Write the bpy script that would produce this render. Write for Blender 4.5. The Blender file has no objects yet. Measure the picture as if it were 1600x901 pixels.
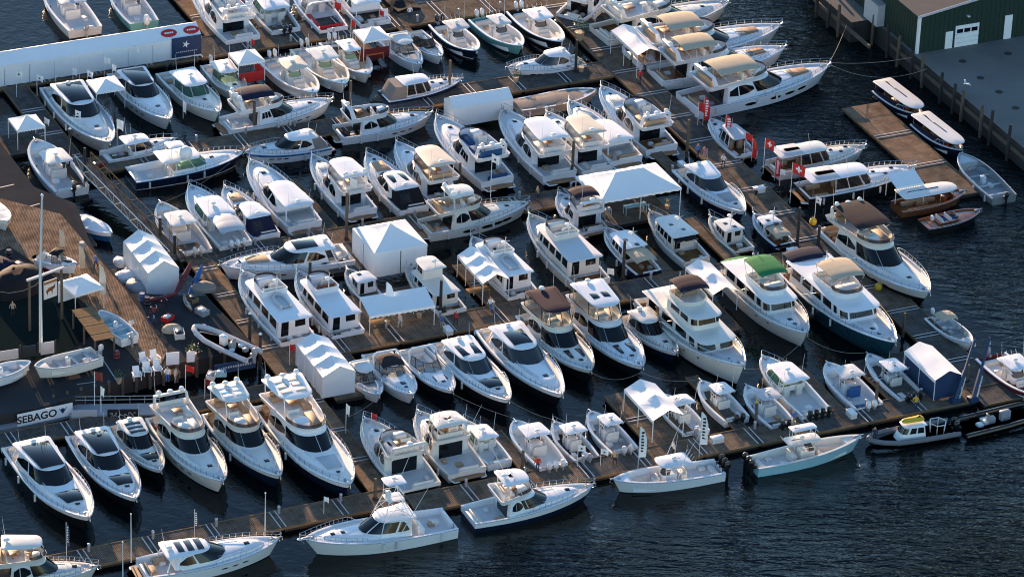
import bpy, math, random
from mathutils import Vector

# ------------------------------------------------------------------ camera, sky, sun, exposure
R = math.radians
SC = bpy.context.scene
COL = SC.collection
PITCH, ROLL, DIST, FPX = R(28.5), R(2.4), 7000.0 / 15.0, 7000.0
cam_d = bpy.data.cameras.new('camera')
cam = bpy.data.objects.new('camera', cam_d)
COL.objects.link(cam)
cam.location = (0, -DIST * math.cos(PITCH), DIST * math.sin(PITCH))
_f = Vector((0, math.cos(PITCH), -math.sin(PITCH)))
_u0 = Vector((0, math.sin(PITCH), math.cos(PITCH)))
_r = Vector((1, 0, 0)) * math.cos(ROLL) + _u0 * math.sin(ROLL)
_u = _u0 * math.cos(ROLL) - Vector((1, 0, 0)) * math.sin(ROLL)
from mathutils import Matrix
cam.rotation_euler = Matrix((_r, _u, -_f)).transposed().to_euler()
cam_d.sensor_width = 36.0
cam_d.lens = 36.0 * FPX / 1600.0
cam_d.clip_start = 10.0
cam_d.clip_end = 6000.0
SC.camera = cam

SUN_AZ, SUN_EL = 110.0, 8.8           # direction TO the sun: angle from +X, elevation
world = bpy.data.worlds.new('World')
SC.world = world
world.use_nodes = True
wn = world.node_tree.nodes
sky = wn.new('ShaderNodeTexSky')
sky.sky_type = 'NISHITA'
sky.sun_disc = False
sky.sun_elevation = R(SUN_EL)
sky.sun_rotation = R(90.0 - SUN_AZ)
sky.altitude = 0
sky.air_density = 1.0
sky.dust_density = 0.1
sky.ozone_density = 2.6
world.node_tree.links.new(sky.outputs[0], wn['Background'].inputs[0])
wn['Background'].inputs[1].default_value = 0.09
sun_d = bpy.data.lights.new('sun', 'SUN')
sun_d.energy = 4.2
sun_d.angle = R(0.5)
sun_d.color = (1.0, 0.66, 0.40)
sun = bpy.data.objects.new('sun', sun_d)
COL.objects.link(sun)
_to = Vector((math.cos(R(SUN_AZ)) * math.cos(R(SUN_EL)), math.sin(R(SUN_AZ)) * math.cos(R(SUN_EL)), math.sin(R(SUN_EL))))
sun.rotation_euler = _to.to_track_quat('Z', 'Y').to_euler()
SC.view_settings.view_transform = 'Standard'
SC.view_settings.look = 'None'
SC.view_settings.gamma = 1.0
SC.view_settings.use_curve_mapping = False
SC.view_settings.exposure = 2.0
SC.render.engine = 'CYCLES'
SC.cycles.use_denoising = True
SC.cycles.filter_width = 1.05
SC.cycles.max_bounces = 6
SC.cycles.caustics_reflective = False
SC.cycles.caustics_refractive = False
SC.cycles.sample_clamp_indirect = 4.0
DOCK_ANG = R(25.3)                     # the docks' long axis; the piers run square to it
EB = Vector((math.cos(DOCK_ANG), math.sin(DOCK_ANG), 0))
EA = Vector((math.sin(DOCK_ANG), -math.cos(DOCK_ANG), 0))
rnd = random.Random(7)

# ------------------------------------------------------------------ materials
MATS = {}


def nodes_of(m):
    m.use_nodes = True
    nt = m.node_tree
    return nt, nt.nodes, nt.links, nt.nodes['Principled BSDF']


def mat(name, col, rough=0.45, metal=0.0, vary=0.12, scale=1.3, coat=0.0, spec=0.5, bump=0.0):
    """A plain surface with a little procedural unevenness in its colour and gloss."""
    if name in MATS:
        return MATS[name]
    m = bpy.data.materials.new(name)
    nt, n, l, p = nodes_of(m)
    tc = n.new('ShaderNodeTexCoord')
    no = n.new('ShaderNodeTexNoise')
    no.inputs['Scale'].default_value = scale
    no.inputs['Detail'].default_value = 5
    l.new(tc.outputs['Object'], no.inputs['Vector'])
    mx = n.new('ShaderNodeMix')
    mx.data_type = 'RGBA'
    c = Vector(col[:3])
    mx.inputs[6].default_value = (*(c * (1 - vary)), 1)
    mx.inputs[7].default_value = (*[min(1, q) for q in c * (1 + vary * 0.7)], 1)
    l.new(no.outputs[0], mx.inputs[0])
    l.new(mx.outputs[2], p.inputs['Base Color'])
    p.inputs['Roughness'].default_value = rough
    p.inputs['Metallic'].default_value = metal
    p.inputs['Specular IOR Level'].default_value = spec
    if coat:
        p.inputs['Coat Weight'].default_value = coat
        p.inputs['Coat Roughness'].default_value = 0.08
    if bump:
        b = n.new('ShaderNodeBump')
        b.inputs['Strength'].default_value = bump
        b.inputs['Distance'].default_value = 0.05
        l.new(no.outputs[0], b.inputs['Height'])
        l.new(b.outputs[0], p.inputs['Normal'])
    MATS[name] = m
    return m


mat('white', (0.80, 0.80, 0.80), 0.28, coat=0.3, vary=0.05)
mat('ivory', (0.74, 0.71, 0.64), 0.3, coat=0.25, vary=0.06)
mat('coolwhite', (0.70, 0.73, 0.76), 0.28, coat=0.3, vary=0.05)
mat('bright', (0.86, 0.85, 0.83), 0.35, vary=0.05)
mat('offwhite', (0.70, 0.68, 0.64), 0.35, vary=0.07, coat=0.2)
mat('cream', (0.66, 0.58, 0.46), 0.5)
mat('nonskid', (0.62, 0.63, 0.64), 0.7, vary=0.08, scale=3)
mat('slate_roof', (0.075, 0.078, 0.085), 0.8, vary=0.25, scale=0.6, spec=0.1)
mat('grey', (0.30, 0.31, 0.33), 0.5)
mat('lightgrey', (0.50, 0.51, 0.53), 0.45)
mat('taupe', (0.36, 0.33, 0.31), 0.4, coat=0.2)
mat('navy', (0.008, 0.014, 0.035), 0.22, coat=0.5)
mat('darkteal', (0.010, 0.045, 0.065), 0.22, coat=0.5)
mat('black', (0.010, 0.010, 0.012), 0.3, coat=0.2)
mat('teal', (0.13, 0.36, 0.36), 0.3, coat=0.3)
mat('paleblue', (0.32, 0.55, 0.62), 0.3, coat=0.3)
mat('blue', (0.02, 0.10, 0.28), 0.45)
mat('red', (0.52, 0.02, 0.02), 0.5)
mat('maroon', (0.15, 0.015, 0.02), 0.4)
mat('orange', (0.75, 0.16, 0.02), 0.55)
mat('yellow', (0.62, 0.42, 0.02), 0.55)
mat('lime', (0.25, 0.55, 0.03), 0.6)
mat('teak', (0.30, 0.155, 0.07), 0.55, vary=0.3, scale=4)
mat('mahogany', (0.20, 0.07, 0.025), 0.2, vary=0.3, scale=3, coat=0.6)
mat('tan_canvas', (0.52, 0.43, 0.31), 0.85, vary=0.14, spec=0.08)
mat('brown_canvas', (0.036, 0.030, 0.034), 0.85, vary=0.14, spec=0.08)
mat('taupe_canvas', (0.25, 0.215, 0.19), 0.85, vary=0.14, spec=0.08)
mat('navy_canvas', (0.018, 0.02, 0.045), 0.8, vary=0.14, spec=0.08)
mat('black_canvas', (0.016, 0.016, 0.02), 0.75, vary=0.14, spec=0.08)
mat('plum_canvas', (0.035, 0.022, 0.035), 0.8, vary=0.14, spec=0.08)
mat('green_canvas', (0.03, 0.20, 0.07), 0.8, vary=0.14, spec=0.08)
mat('blue_canvas', (0.03, 0.09, 0.20), 0.8, vary=0.14, spec=0.08)
mat('tent_white', (0.84, 0.84, 0.84), 0.6, vary=0.05, scale=0.7)
mat('wrap_white', (0.74, 0.75, 0.77), 0.35, vary=0.08, scale=0.8, bump=0.5)
mat('steel', (0.62, 0.63, 0.64), 0.22, metal=0.9, vary=0.05)
mat('pipe_white', (0.78, 0.78, 0.77), 0.3, vary=0.03)
mat('rubber', (0.02, 0.02, 0.022), 0.6)
mat('hypalon', (0.16, 0.16, 0.17), 0.6)
mat('rope', (0.45, 0.40, 0.32), 0.9)
mat('cushion', (0.72, 0.68, 0.62), 0.7, vary=0.08)
mat('tan_cushion', (0.45, 0.30, 0.18), 0.7)
mat('asphalt', (0.050, 0.050, 0.052), 0.95, vary=0.35, scale=0.35, spec=0.0)
mat('concrete', (0.19, 0.182, 0.170), 0.9, vary=0.35, scale=0.22, spec=0.0)
mat('pile_wood', (0.115, 0.085, 0.06), 0.9, vary=0.4, scale=2)
mat('pile_dark', (0.035, 0.03, 0.028), 0.9, vary=0.4, scale=2)
mat('timber', (0.24, 0.16, 0.09), 0.85, vary=0.35, scale=1.5, spec=0.0)
mat('paint_green', (0.009, 0.030, 0.021), 0.6, vary=0.2)
mat('skin', (0.45, 0.26, 0.18), 0.6)
mat('banner_blue', (0.009, 0.038, 0.105), 0.6)
mat('banner_black', (0.012, 0.012, 0.014), 0.6)
mat('aluminium', (0.42, 0.44, 0.45), 0.4, metal=0.6)
mat('turf', (0.010, 0.017, 0.017), 0.95, spec=0.0)


def glass(name, col, rough=0.04):
    m = mat(name, col, rough, vary=0.1, spec=0.45)
    return m


glass('glass', (0.006, 0.007, 0.009))
glass('glass_grey', (0.035, 0.042, 0.050), 0.06)


def clear_glass(name, tint, fac):
    m = bpy.data.materials.new(name)
    nt, n, l, p = nodes_of(m)
    out = n['Material Output']
    tr = n.new('ShaderNodeBsdfTransparent')
    tr.inputs[0].default_value = (*tint, 1)
    mx = n.new('ShaderNodeMixShader')
    p.inputs['Base Color'].default_value = (tint[0] * 0.2, tint[1] * 0.2, tint[2] * 0.2, 1)
    p.inputs['Roughness'].default_value = 0.05
    mx.inputs[0].default_value = fac
    l.new(tr.outputs[0], mx.inputs[1])
    l.new(p.outputs[0], mx.inputs[2])
    l.new(mx.outputs[0], out.inputs[0])
    MATS[name] = m


clear_glass('clear_glass', (0.62, 0.66, 0.66), 0.25)
clear_glass('green_glass', (0.30, 0.52, 0.44), 0.35)
clear_glass('smoke_glass', (0.22, 0.22, 0.23), 0.4)
clear_glass('vinyl', (0.75, 0.74, 0.70), 0.2)


def plank_mat(name, c1, c2, width=0.15, length=3.0, along_x=False, rough=0.85):
    """Weathered boards: a brick texture in the object's own frame, joints darker and lower."""
    m = bpy.data.materials.new(name)
    nt, n, l, p = nodes_of(m)
    tc = n.new('ShaderNodeTexCoord')
    mp = n.new('ShaderNodeMapping')
    mp.inputs['Rotation'].default_value = (0, 0, 0 if along_x else R(90))
    l.new(tc.outputs['Object'], mp.inputs[0])
    br = n.new('ShaderNodeTexBrick')
    br.inputs['Color1'].default_value = (*c1, 1)
    br.inputs['Color2'].default_value = (*c2, 1)
    br.inputs['Mortar'].default_value = (*[q * 0.25 for q in c1], 1)
    br.inputs['Scale'].default_value = 1.0
    br.inputs['Mortar Size'].default_value = 0.018
    br.inputs['Brick Width'].default_value = length
    br.inputs['Row Height'].default_value = width
    br.offset = 0.37
    l.new(mp.outputs[0], br.inputs['Vector'])
    no = n.new('ShaderNodeTexNoise')
    no.inputs['Scale'].default_value = 0.9
    no.inputs['Detail'].default_value = 6
    l.new(tc.outputs['Object'], no.inputs['Vector'])
    rp = n.new('ShaderNodeMapRange')
    rp.inputs[1].default_value = 0.25
    rp.inputs[2].default_value = 0.75
    rp.inputs[3].default_value = 0.55
    rp.inputs[4].default_value = 1.35
    l.new(no.outputs[0], rp.inputs[0])
    mu = n.new('ShaderNodeMix')
    mu.data_type = 'RGBA'
    mu.blend_type = 'MULTIPLY'
    mu.inputs[0].default_value = 1.0
    l.new(br.outputs['Color'], mu.inputs[6])
    l.new(rp.outputs[0], mu.inputs[7])
    l.new(mu.outputs[2], p.inputs['Base Color'])
    b = n.new('ShaderNodeBump')
    b.inputs['Strength'].default_value = 0.6
    b.inputs['Distance'].default_value = 0.02
    b.invert = True
    l.new(br.outputs['Fac'], b.inputs['Height'])
    l.new(b.outputs[0], p.inputs['Normal'])
    p.inputs['Roughness'].default_value = rough
    p.inputs['Specular IOR Level'].default_value = 0.0
    MATS[name] = m


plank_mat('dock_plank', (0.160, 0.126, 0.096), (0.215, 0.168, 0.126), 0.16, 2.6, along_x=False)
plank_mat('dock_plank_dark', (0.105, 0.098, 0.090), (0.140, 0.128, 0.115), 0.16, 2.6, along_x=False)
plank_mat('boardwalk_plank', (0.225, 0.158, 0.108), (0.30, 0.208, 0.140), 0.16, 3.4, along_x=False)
plank_mat('teak_plank', (0.26, 0.13, 0.06), (0.33, 0.17, 0.08), 0.09, 2.0, along_x=True, rough=0.6)


def water_mat():
    m = bpy.data.materials.new('sea_water')
    nt, n, l, p = nodes_of(m)
    p.inputs['Base Color'].default_value = (0.0022, 0.0048, 0.0060, 1)
    p.inputs['Roughness'].default_value = 0.03
    p.inputs['IOR'].default_value = 1.333
    p.inputs['Specular IOR Level'].default_value = 0.33
    geo = n.new('ShaderNodeNewGeometry')

    def noise(scale, rot, stretch, detail, dist):
        mp = n.new('ShaderNodeMapping')
        mp.inputs['Rotation'].default_value = (0, 0, R(rot))
        mp.inputs['Scale'].default_value = (stretch, 1.0, 1.0)
        l.new(geo.outputs['Position'], mp.inputs[0])
        t = n.new('ShaderNodeTexNoise')
        t.inputs['Scale'].default_value = scale
        t.inputs['Detail'].default_value = detail
        t.inputs['Roughness'].default_value = 0.55
        t.inputs['Distortion'].default_value = dist
        l.new(mp.outputs[0], t.inputs['Vector'])
        return t.outputs[0]

    # how ruffled the surface is: open water beyond the outer docks, sheltered between them
    def dot(v):
        d = n.new('ShaderNodeVectorMath')
        d.operation = 'DOT_PRODUCT'
        d.inputs[1].default_value = v
        l.new(geo.outputs['Position'], d.inputs[0])
        return d.outputs['Value']

    def ramp(src, a, b):
        q = n.new('ShaderNodeMapRange')
        q.interpolation_type = 'SMOOTHSTEP'
        q.inputs[1].default_value = a
        q.inputs[2].default_value = b
        l.new(src, q.inputs[0])
        return q.outputs[0]

    def op(kind, a, b):
        q = n.new('ShaderNodeMath')
        q.operation = kind
        for k, s in enumerate((a, b)):
            if hasattr(s, 'name'):
                l.new(s, q.inputs[k])
            else:
                q.inputs[k].default_value = s
        return q.outputs[0]

    open_a = ramp(dot(EA), WATER_A0, WATER_A0 + 9)
    open_b = ramp(dot(EB), WATER_B0, WATER_B0 + 8)
    ruffle = op('MAXIMUM', open_a, open_b)
    gust = ramp(noise(0.035, 20, 0.5, 3, 0.8), 0.35, 0.62)
    ruffle = op('MULTIPLY', ruffle, op('ADD', op('MULTIPLY', gust, 0.55), 0.55))
    big = noise(0.46, 9, 0.26, 2, 0.3)
    mid = noise(1.35, -5, 0.32, 3, 0.5)
    fine = noise(4.0, 14, 0.5, 2, 0.2)
    calm = noise(0.9, 40, 0.8, 2, 0.3)
    h_open = op('ADD', op('ADD', op('MULTIPLY', big, 0.75), op('MULTIPLY', mid, 0.78)), op('MULTIPLY', fine, 0.085))
    h_calm = op('ADD', op('MULTIPLY', calm, 0.05), op('MULTIPLY', fine, 0.012))
    h = op('ADD', op('MULTIPLY', h_open, ruffle), h_calm)
    b = n.new('ShaderNodeBump')
    b.inputs['Strength'].default_value = 1.0
    b.inputs['Distance'].default_value = 1.0
    l.new(h, b.inputs['Height'])
    l.new(b.outputs[0], p.inputs['Normal'])
    MATS['sea_water'] = m


WATER_A0, WATER_B0 = 43.0, 40.0
water_mat()


def M(x):
    return MATS[x]


# ------------------------------------------------------------------ mesh helpers
class MB:
    """Collects faces and links them as one mesh object."""

    def __init__(s):
        s.v, s.f, s.mi = [], [], []

    def add(s, vs, fs, mi=0):
        o = len(s.v)
        s.v += [tuple(q) for q in vs]
        s.f += [tuple(i + o for i in f) for f in fs]
        s.mi += [mi] * len(fs)
        return s

    def loft(s, rings, cap0=False, cap1=True, mi=0, closed=True):
        n = len(rings[0])
        vs = [p for r in rings for p in r]
        fs = []
        for k in range(len(rings) - 1):
            for i in range(n if closed else n - 1):
                j = (i + 1) % n
                fs.append((k * n + i, k * n + j, (k + 1) * n + j, (k + 1) * n + i))
        if cap0:
            fs.append(tuple(range(n))[::-1])
        if cap1:
            fs.append(tuple(range((len(rings) - 1) * n, len(rings) * n)))
        return s.add(vs, fs, mi)

    def box(s, x0, x1, y0, y1, z0, z1, ch=0.0, mi=0):
        if ch <= 0:
            vs = [(x, y, z) for z in (z0, z1) for x, y in ((x0, y0), (x1, y0), (x1, y1), (x0, y1))]
            return s.add(vs, [(3, 2, 1, 0), (4, 5, 6, 7), (0, 1, 5, 4), (1, 2, 6, 5), (2, 3, 7, 6), (3, 0, 4, 7)], mi)
        ch = min(ch, (x1 - x0) * 0.4, (y1 - y0) * 0.4, (z1 - z0) * 0.6)

        def rg(e, z):
            c = ch * 0.7
            a, b, d, g = x0 + e, x1 - e, y0 + e, y1 - e
            return [(a + c, d, z), (b - c, d, z), (b, d + c, z), (b, g - c, z), (b - c, g, z), (a + c, g, z), (a, g - c, z), (a, d + c, z)]
        return s.loft([rg(0, z0), rg(0, z1 - ch), rg(ch, z1)], True, True, mi)

    def tube(s, path, r, n=5, mi=0, r1=None):
        path = [Vector(p) for p in path]
        rings = []
        for i, p in enumerate(path):
            a = path[max(0, i - 1)]
            b = path[min(len(path) - 1, i + 1)]
            d = (b - a).normalized()
            ref = Vector((0, 0, 1)) if abs(d.z) < 0.9 else Vector((1, 0, 0))
            e1 = d.cross(ref).normalized()
            e2 = d.cross(e1)
            rr = r if r1 is None else r + (r1 - r) * i / max(1, len(path) - 1)
            rings.append([p + e1 * (rr * math.cos(2 * math.pi * k / n)) + e2 * (rr * math.sin(2 * math.pi * k / n)) for k in range(n)])
        return s.loft(rings, True, True, mi)

    def dome(s, x, y, z, r, h, n=12, mi=0, base=0.75):
        rings = []
        for rr, hh in ((base, 0), (1.0, 0.25), (0.97, 0.5), (0.78, 0.8), (0.4, 0.96), (0.1, 1.0)):
            rings.append([(x + r * rr * math.cos(2 * math.pi * k / n), y + r * rr * math.sin(2 * math.pi * k / n), z + h * hh) for k in range(n)])
        return s.loft(rings, True, True, mi)

    def build(s, name, mats, parent=None, sharp=38, flat=False, xf=None):
        if isinstance(mats, str):
            mats = [mats]
        me = bpy.data.meshes.new(name)
        vs = s.v if xf is None else [xf(p) for p in s.v]
        me.from_pydata(vs, [], s.f)
        for m in mats:
            me.materials.append(MATS[m])
        if len(mats) > 1:
            me.polygons.foreach_set('material_index', s.mi)
        if not flat:
            me.polygons.foreach_set('use_smooth', [True] * len(me.polygons))
            me.set_sharp_from_angle(angle=R(sharp))
        me.update()
        return link(name, me, parent)


def link(name, me, parent=None):
    o = bpy.data.objects.new(name, me)
    COL.objects.link(o)
    if parent is not None:
        o.parent = parent
    return o


def tag(o, label=None, cat=None, group=None, kind=None):
    if label:
        o['label'] = label
    if cat:
        o['category'] = cat
    if group:
        o['group'] = group
    if kind:
        o['kind'] = kind
    return o


def thing(name, loc, rz, label, cat, group=None):
    o = link(name, None)
    o.empty_display_size = 0.5
    o.location = loc
    o.rotation_euler = (0, 0, rz)
    return tag(o, label, cat, group)


def lerp(a, b, t):
    return a + (b - a) * t


def lst(v, s):
    """value at s in 0..1 along a list of stops (or a plain number)"""
    if not isinstance(v, (list, tuple)):
        return v
    q = s * (len(v) - 1)
    i = min(int(q), len(v) - 2)
    return lerp(v[i], v[i + 1], q - i)


# a closed plan outline: rounded front (index 0 = front centre, 6 = end of the front curve, 9 = aft end of the side, 12 = aft centre)
def half_ring(x0, x1, w0, w1, z, fl, nf=2.2, r=0.2, zf=0.0, za=0.0):
    pts = []
    for i in range(7):
        th = i / 6 * math.pi / 2
        pts.append((x1 - fl + fl * max(0, math.cos(th)) ** (2 / nf), w1 * max(0, math.sin(th)) ** (2 / nf)))
    xa, xb = x1 - fl, x0 + r
    for k in (1 / 3, 2 / 3, 1):
        pts.append((lerp(xa, xb, k), lerp(w1, w0, k)))
    pts += [(x0 + r * 0.25, w0 - r * 0.25), (x0, w0 - r), (x0, 0)]
    ln = max(0.01, x1 - x0)
    return [Vector((x, y, z + zf * max(0, (x - x0) / ln) + za * (1 - (x - x0) / ln))) for x, y in pts]


def full(h):
    return h + [Vector((p.x, -p.y, p.z)) for p in h[-2:0:-1]]


def ring(*a, **k):
    return full(half_ring(*a, **k))


def hpt(h, i):
    s = 1 if i >= 0 else -1
    i = min(abs(i), 12)
    k = min(int(i), 11)
    p = h[k].lerp(h[k + 1], i - k)
    return Vector((p.x, p.y * s, p.z))


def patch(mb, h0, h1, i0, i1, v0, v1, n=8, off=0.02, m=3, mi=0):
    """a pane lying on the wall between two outlines, with a rim down to the wall"""
    rows = []
    stops = sorted({i0, i1} | {float(k) for k in range(-12, 13) if min(i0, i1) + 0.02 < k < max(i0, i1) - 0.02} | {lerp(i0, i1, k / n) for k in range(1, n)}, reverse=i0 > i1)
    n = len(stops) - 1
    for layer in (off, -0.03):
        g = []
        for i in stops:
            s = (i - i0) / (i1 - i0)
            t = (hpt(h0, i + 0.05) - hpt(h0, i - 0.05))
            nr = Vector((t.y, -t.x, 0))
            if nr.length < 1e-6:
                nr = Vector((1, 0, 0))
            nr.normalize()
            q = hpt(h0, i)
            if nr.dot(Vector((q.x - (h0[0].x + h0[12].x) / 2, q.y, 0))) < 0:
                nr = -nr
            sl = (hpt(h0, i) - hpt(h1, i))
            nz = max(0.0, Vector((sl.x, sl.y, 0)).dot(nr)) / max(0.05, abs(sl.z))
            nv = Vector((nr.x, nr.y, nz)).normalized()
            for b in range(m + 1):
                v = lerp(lst(v0, s), lst(v1, s), b / m)
                g.append(hpt(h0, i).lerp(hpt(h1, i), v) + nv * layer)
        rows.append(g)
    w = m + 1
    fs = [(a * w + b, (a + 1) * w + b, (a + 1) * w + b + 1, a * w + b + 1) for a in range(n) for b in range(m)]
    o = (n + 1) * w
    edge = [a * w for a in range(n + 1)] + [n * w + b for b in range(1, w)] + [a * w + m for a in range(n - 1, -1, -1)] + [b for b in range(m - 1, 0, -1)]
    for k in range(len(edge)):
        a, b = edge[k], edge[(k + 1) % len(edge)]
        fs.append((a, b, b + o, a + o))
    mb.add(rows[0] + rows[1], fs, mi)
    return mb


def slab(mb, x0, x1, w0, w1, z, th=0.12, fl=0.6, nf=2.4, r=0.25, crown=0.08, zf=0.0, mi=0):
    """a thin moulded top with soft edges and a slight crown"""
    def rg(e, zz):
        return ring(x0 + e, x1 - e, max(0.05, w0 - e), max(0.05, w1 - e), zz, max(0.05, fl - e * 0.5), nf, r, zf)
    w = min(w0, w1)
    mb.loft([rg(0.07, z), rg(0, z + th * 0.45), rg(0.03, z + th * 0.8), rg(0.12, z + th), rg(w * 0.45, z + th + crown * 0.7), rg(w * 0.85, z + th + crown)], True, True, mi)
    return mb


def tub(mb, o0, o1, t=0.14, zfloor=0.12, mi=0, mf=0):
    """an open moulded tub between two half outlines: outer wall, rim, inner wall and floor"""
    def inset(h):
        c = (h[0].x + h[12].x) / 2
        out = []
        for p in h:
            out.append(Vector((c + (p.x - c) * (1 - t / max(0.3, abs(h[0].x - h[12].x) / 2)), p.y * (1 - t / max(0.3, max(q.y for q in h))), p.z)))
        return out
    i1, i0 = inset(o1), [Vector((p.x, p.y, p.z + zfloor)) for p in inset(o0)]
    mb.loft([full(o0), full(o1), full(i1), full(i0)], True, False, mi)
    mb.add(full(i0), [tuple(range(24))], mf)
    return mb


def dk(a, b, z=0.0):
    """dock frame (a along the piers toward the camera, b along the docks) to world"""
    p = EA * a + EB * b
    return Vector((p.x, p.y, z))


# ------------------------------------------------------------------ water, docks, wharf, quay
mb = MB()
mb.add([(-1600, -900, 0), (1600, -900, 0), (1600, 2600, 0), (-1600, 2600, 0)], [(0, 1, 2, 3)])
tag(mb.build('sea_water', 'sea_water', flat=True), 'dark blue harbour water, rippled outside the docks', kind='structure')
DOCK_Z = 0.55


def dock(name, a0, a1, b0, b1, label, along, sec=6.0, mats_=('dock_plank', 'dock_plank_dark'), z=DOCK_Z, seed=0):
    """a floating dock of separate sections; along = 'a' or 'b' is its long axis"""
    r = random.Random(seed or int(abs(a0 * 13 + b0 * 7)))
    if along == 'b':
        ln, w, rz = b1 - b0, a1 - a0, DOCK_ANG
    else:
        ln, w, rz = a1 - a0, b1 - b0, DOCK_ANG - math.pi / 2
    c = dk((a0 + a1) / 2, (b0 + b1) / 2)
    root = link(name, None)
    root.location = (c.x, c.y, 0)
    root.rotation_euler = (0, 0, rz)
    tag(root, label, kind='structure')
    n = max(1, round(ln / sec))
    cur = -ln / 2
    for k in range(n):
        x0, x1 = cur + 0.03, cur + ln / n - 0.03
        cur += ln / n
        dz = r.uniform(-0.02, 0.02)
        m = mats_[0] if r.random() < 0.6 else mats_[1]
        mb = MB()
        mb.box(x0, x1, -w / 2, w / 2, z - 0.12 + dz, z + dz)
        mb.build('dock_section', m, root, flat=True)
        mb = MB()
        mb.box(x0 + 0.15, x1 - 0.15, -w / 2 + 0.12, w / 2 - 0.12, -0.4, z - 0.12 + dz)
        mb.build('dock_float', 'pile_dark', root, flat=True)
        for sd in (1, -1):
            mb = MB()
            mb.box(x0, x1, sd * (w / 2 + 0.03) - 0.05, sd * (w / 2 + 0.03) + 0.05, z - 0.2 + dz, z + 0.05 + dz)
            mb.build('edge_timber', 'timber', root, flat=True)
        if k and w > 1.6:
            for q in (-0.28, 0.28):
                mb = MB()
                mb.box(cur - ln / n + q - 0.05, cur - ln / n + q + 0.05, -w / 2 + 0.05, w / 2 - 0.05, z + 0.03, z + 0.075)
                mb.build('cable_cover', 'lightgrey', root, flat=True)
    return root


dock('dock', 33.4, 36.5, -72, -27.2, 'outer dock at the lower left, below the black roofed yachts', 'b', seed=3)
dock('dock', 35.2, 38.5, -27.1, 33.9, 'front dock running behind the outer fishing boats', 'b', seed=4)
dock('dock', 36.2, 39.6, 34.0, 58, 'front dock past the wide pier, toward the right edge', 'b', seed=5)
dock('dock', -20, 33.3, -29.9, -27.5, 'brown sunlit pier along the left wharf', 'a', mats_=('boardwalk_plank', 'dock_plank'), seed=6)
dock('dock', 3.6, 7.4, -27.4, 31.4, 'middle dock behind the row of bows', 'b', seed=7)
dock('dock', -17.8, -14.4, -27.4, 31.4, 'dock with the pyramid tent and the open sided tent', 'b', seed=8)
dock('dock', -42.2, -38.6, -32, 2.9, 'upper dock at the left under the navy bimini yacht', 'b', seed=9)
dock('dock', -45.2, -41.4, 3.0, 31.4, 'upper dock at the right with dark mats', 'b', mats_=('dock_plank_dark', 'dock_plank_dark'), seed=10)
dock('dock', -66.8, -61.6, -48, 31.4, 'far dock under the long white tent', 'b', seed=11)
dock('dock', -67, 8, 31.5, 35.3, 'wide pier with the red banners', 'a', mats_=('dock_plank_dark', 'dock_plank'), seed=12)
dock('dock', 8.1, 36.1, 34.0, 37.6, 'wide pier, outer stretch beside the teal hulled trawler', 'a', mats_=('dock_plank_dark', 'dock_plank'), seed=13)
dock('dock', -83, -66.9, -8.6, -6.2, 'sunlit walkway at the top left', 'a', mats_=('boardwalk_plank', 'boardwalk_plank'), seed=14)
dock('dock', -61.5, -37, -34.9, -32.2, 'left dock under the small boats and tent', 'a', mats_=('dock_plank_dark', 'dock_plank_dark'), seed=15)
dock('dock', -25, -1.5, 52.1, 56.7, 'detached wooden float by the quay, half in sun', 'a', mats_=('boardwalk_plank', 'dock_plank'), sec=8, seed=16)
dock('dock', 10.6, 13.2, -70, -30.2, 'dark dock at the sterns of the lower left yachts', 'b', mats_=('dock_plank_dark', 'dock_plank_dark'), seed=17)
# finger piers between the boats
for k, (a0, a1, b0, b1, lb) in enumerate([
        (-14.3, -8.5, -16.6, -10.6, 'platform under the white pyramid tent'),
        (-14.3, -8.2, 12.4, 22.6, 'platform under the open sided tent'),
        (-3.5, 3.5, -18.6, -8.6, 'platform under the striped awning'),
        (-6.0, 3.5, -4.2, -0.6, 'finger pier under the long gable tent'),
        (-6, 3.5, 15.8, 17.0, 'finger pier right of the biggest trawler'),
        (-7, 3.5, 23.4, 24.6, 'finger pier left of the mid size trawler'),
        (-30, -17.9, -13.6, -12.4, 'finger pier left of the black cabin flybridge yacht'),
        (-30, -17.9, 1.6, 2.8, 'finger pier left of the blue seated yacht'),
        (-30, -17.9, 26.8, 28.0, 'finger pier beside the outer upper yacht'),
        (7.5, 17, 17.0, 18.2, 'finger pier left of the pilothouse yacht'),
        (7.5, 17, 26.0, 27.2, 'finger pier by the small tent and green canvas trawler'),
        (24.0, 35.1, 8.4, 9.6, 'finger pier right of the two bay tent'),
        (24.5, 35.1, -1.0, 4.2, 'float under the two bay tent'),
        (27, 35.1, 25.6, 31.6, 'float under the navy walled tent'),
        (26, 35.1, 19.2, 20.4, 'finger pier by the thin piling'),
        (27, 35.1, -14.6, -13.4, 'finger pier left of the broad hardtop console boat'),
        (-61.5, -54, 13.0, 14.2, 'finger pier under the upper row of console boats'),
        (-61.5, -55, 4.0, 8.0, 'float under the dark red tent'),
        (-74, -66.9, 1.2, 2.2, 'finger pier at the top edge'),
        (7.5, 16, -26.2, -21.5, 'float under the wrapped boat tent')]):
    dock('finger_pier', a0, a1, b0, b1, lb, 'a', sec=5, seed=40 + k)

# --- the wharf on the left: asphalt on fill behind a timber bulkhead
WZ = 1.8


def prism(name, pts, z0, z1, mats_, label, kind='structure', parent=None):
    mb = MB()
    n = len(pts)
    mb.add([(x, y, z1) for x, y in pts], [tuple(range(n))], 0)
    mb.add([(x, y, z) for z in (z0, z1) for x, y in pts], [(i, (i + 1) % n, n + (i + 1) % n, n + i) for i in range(n)], 1 if len(mats_) > 1 else 0)
    o = mb.build(name, list(mats_), parent, flat=True)
    return tag(o, label, kind=kind) if parent is None else o


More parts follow.
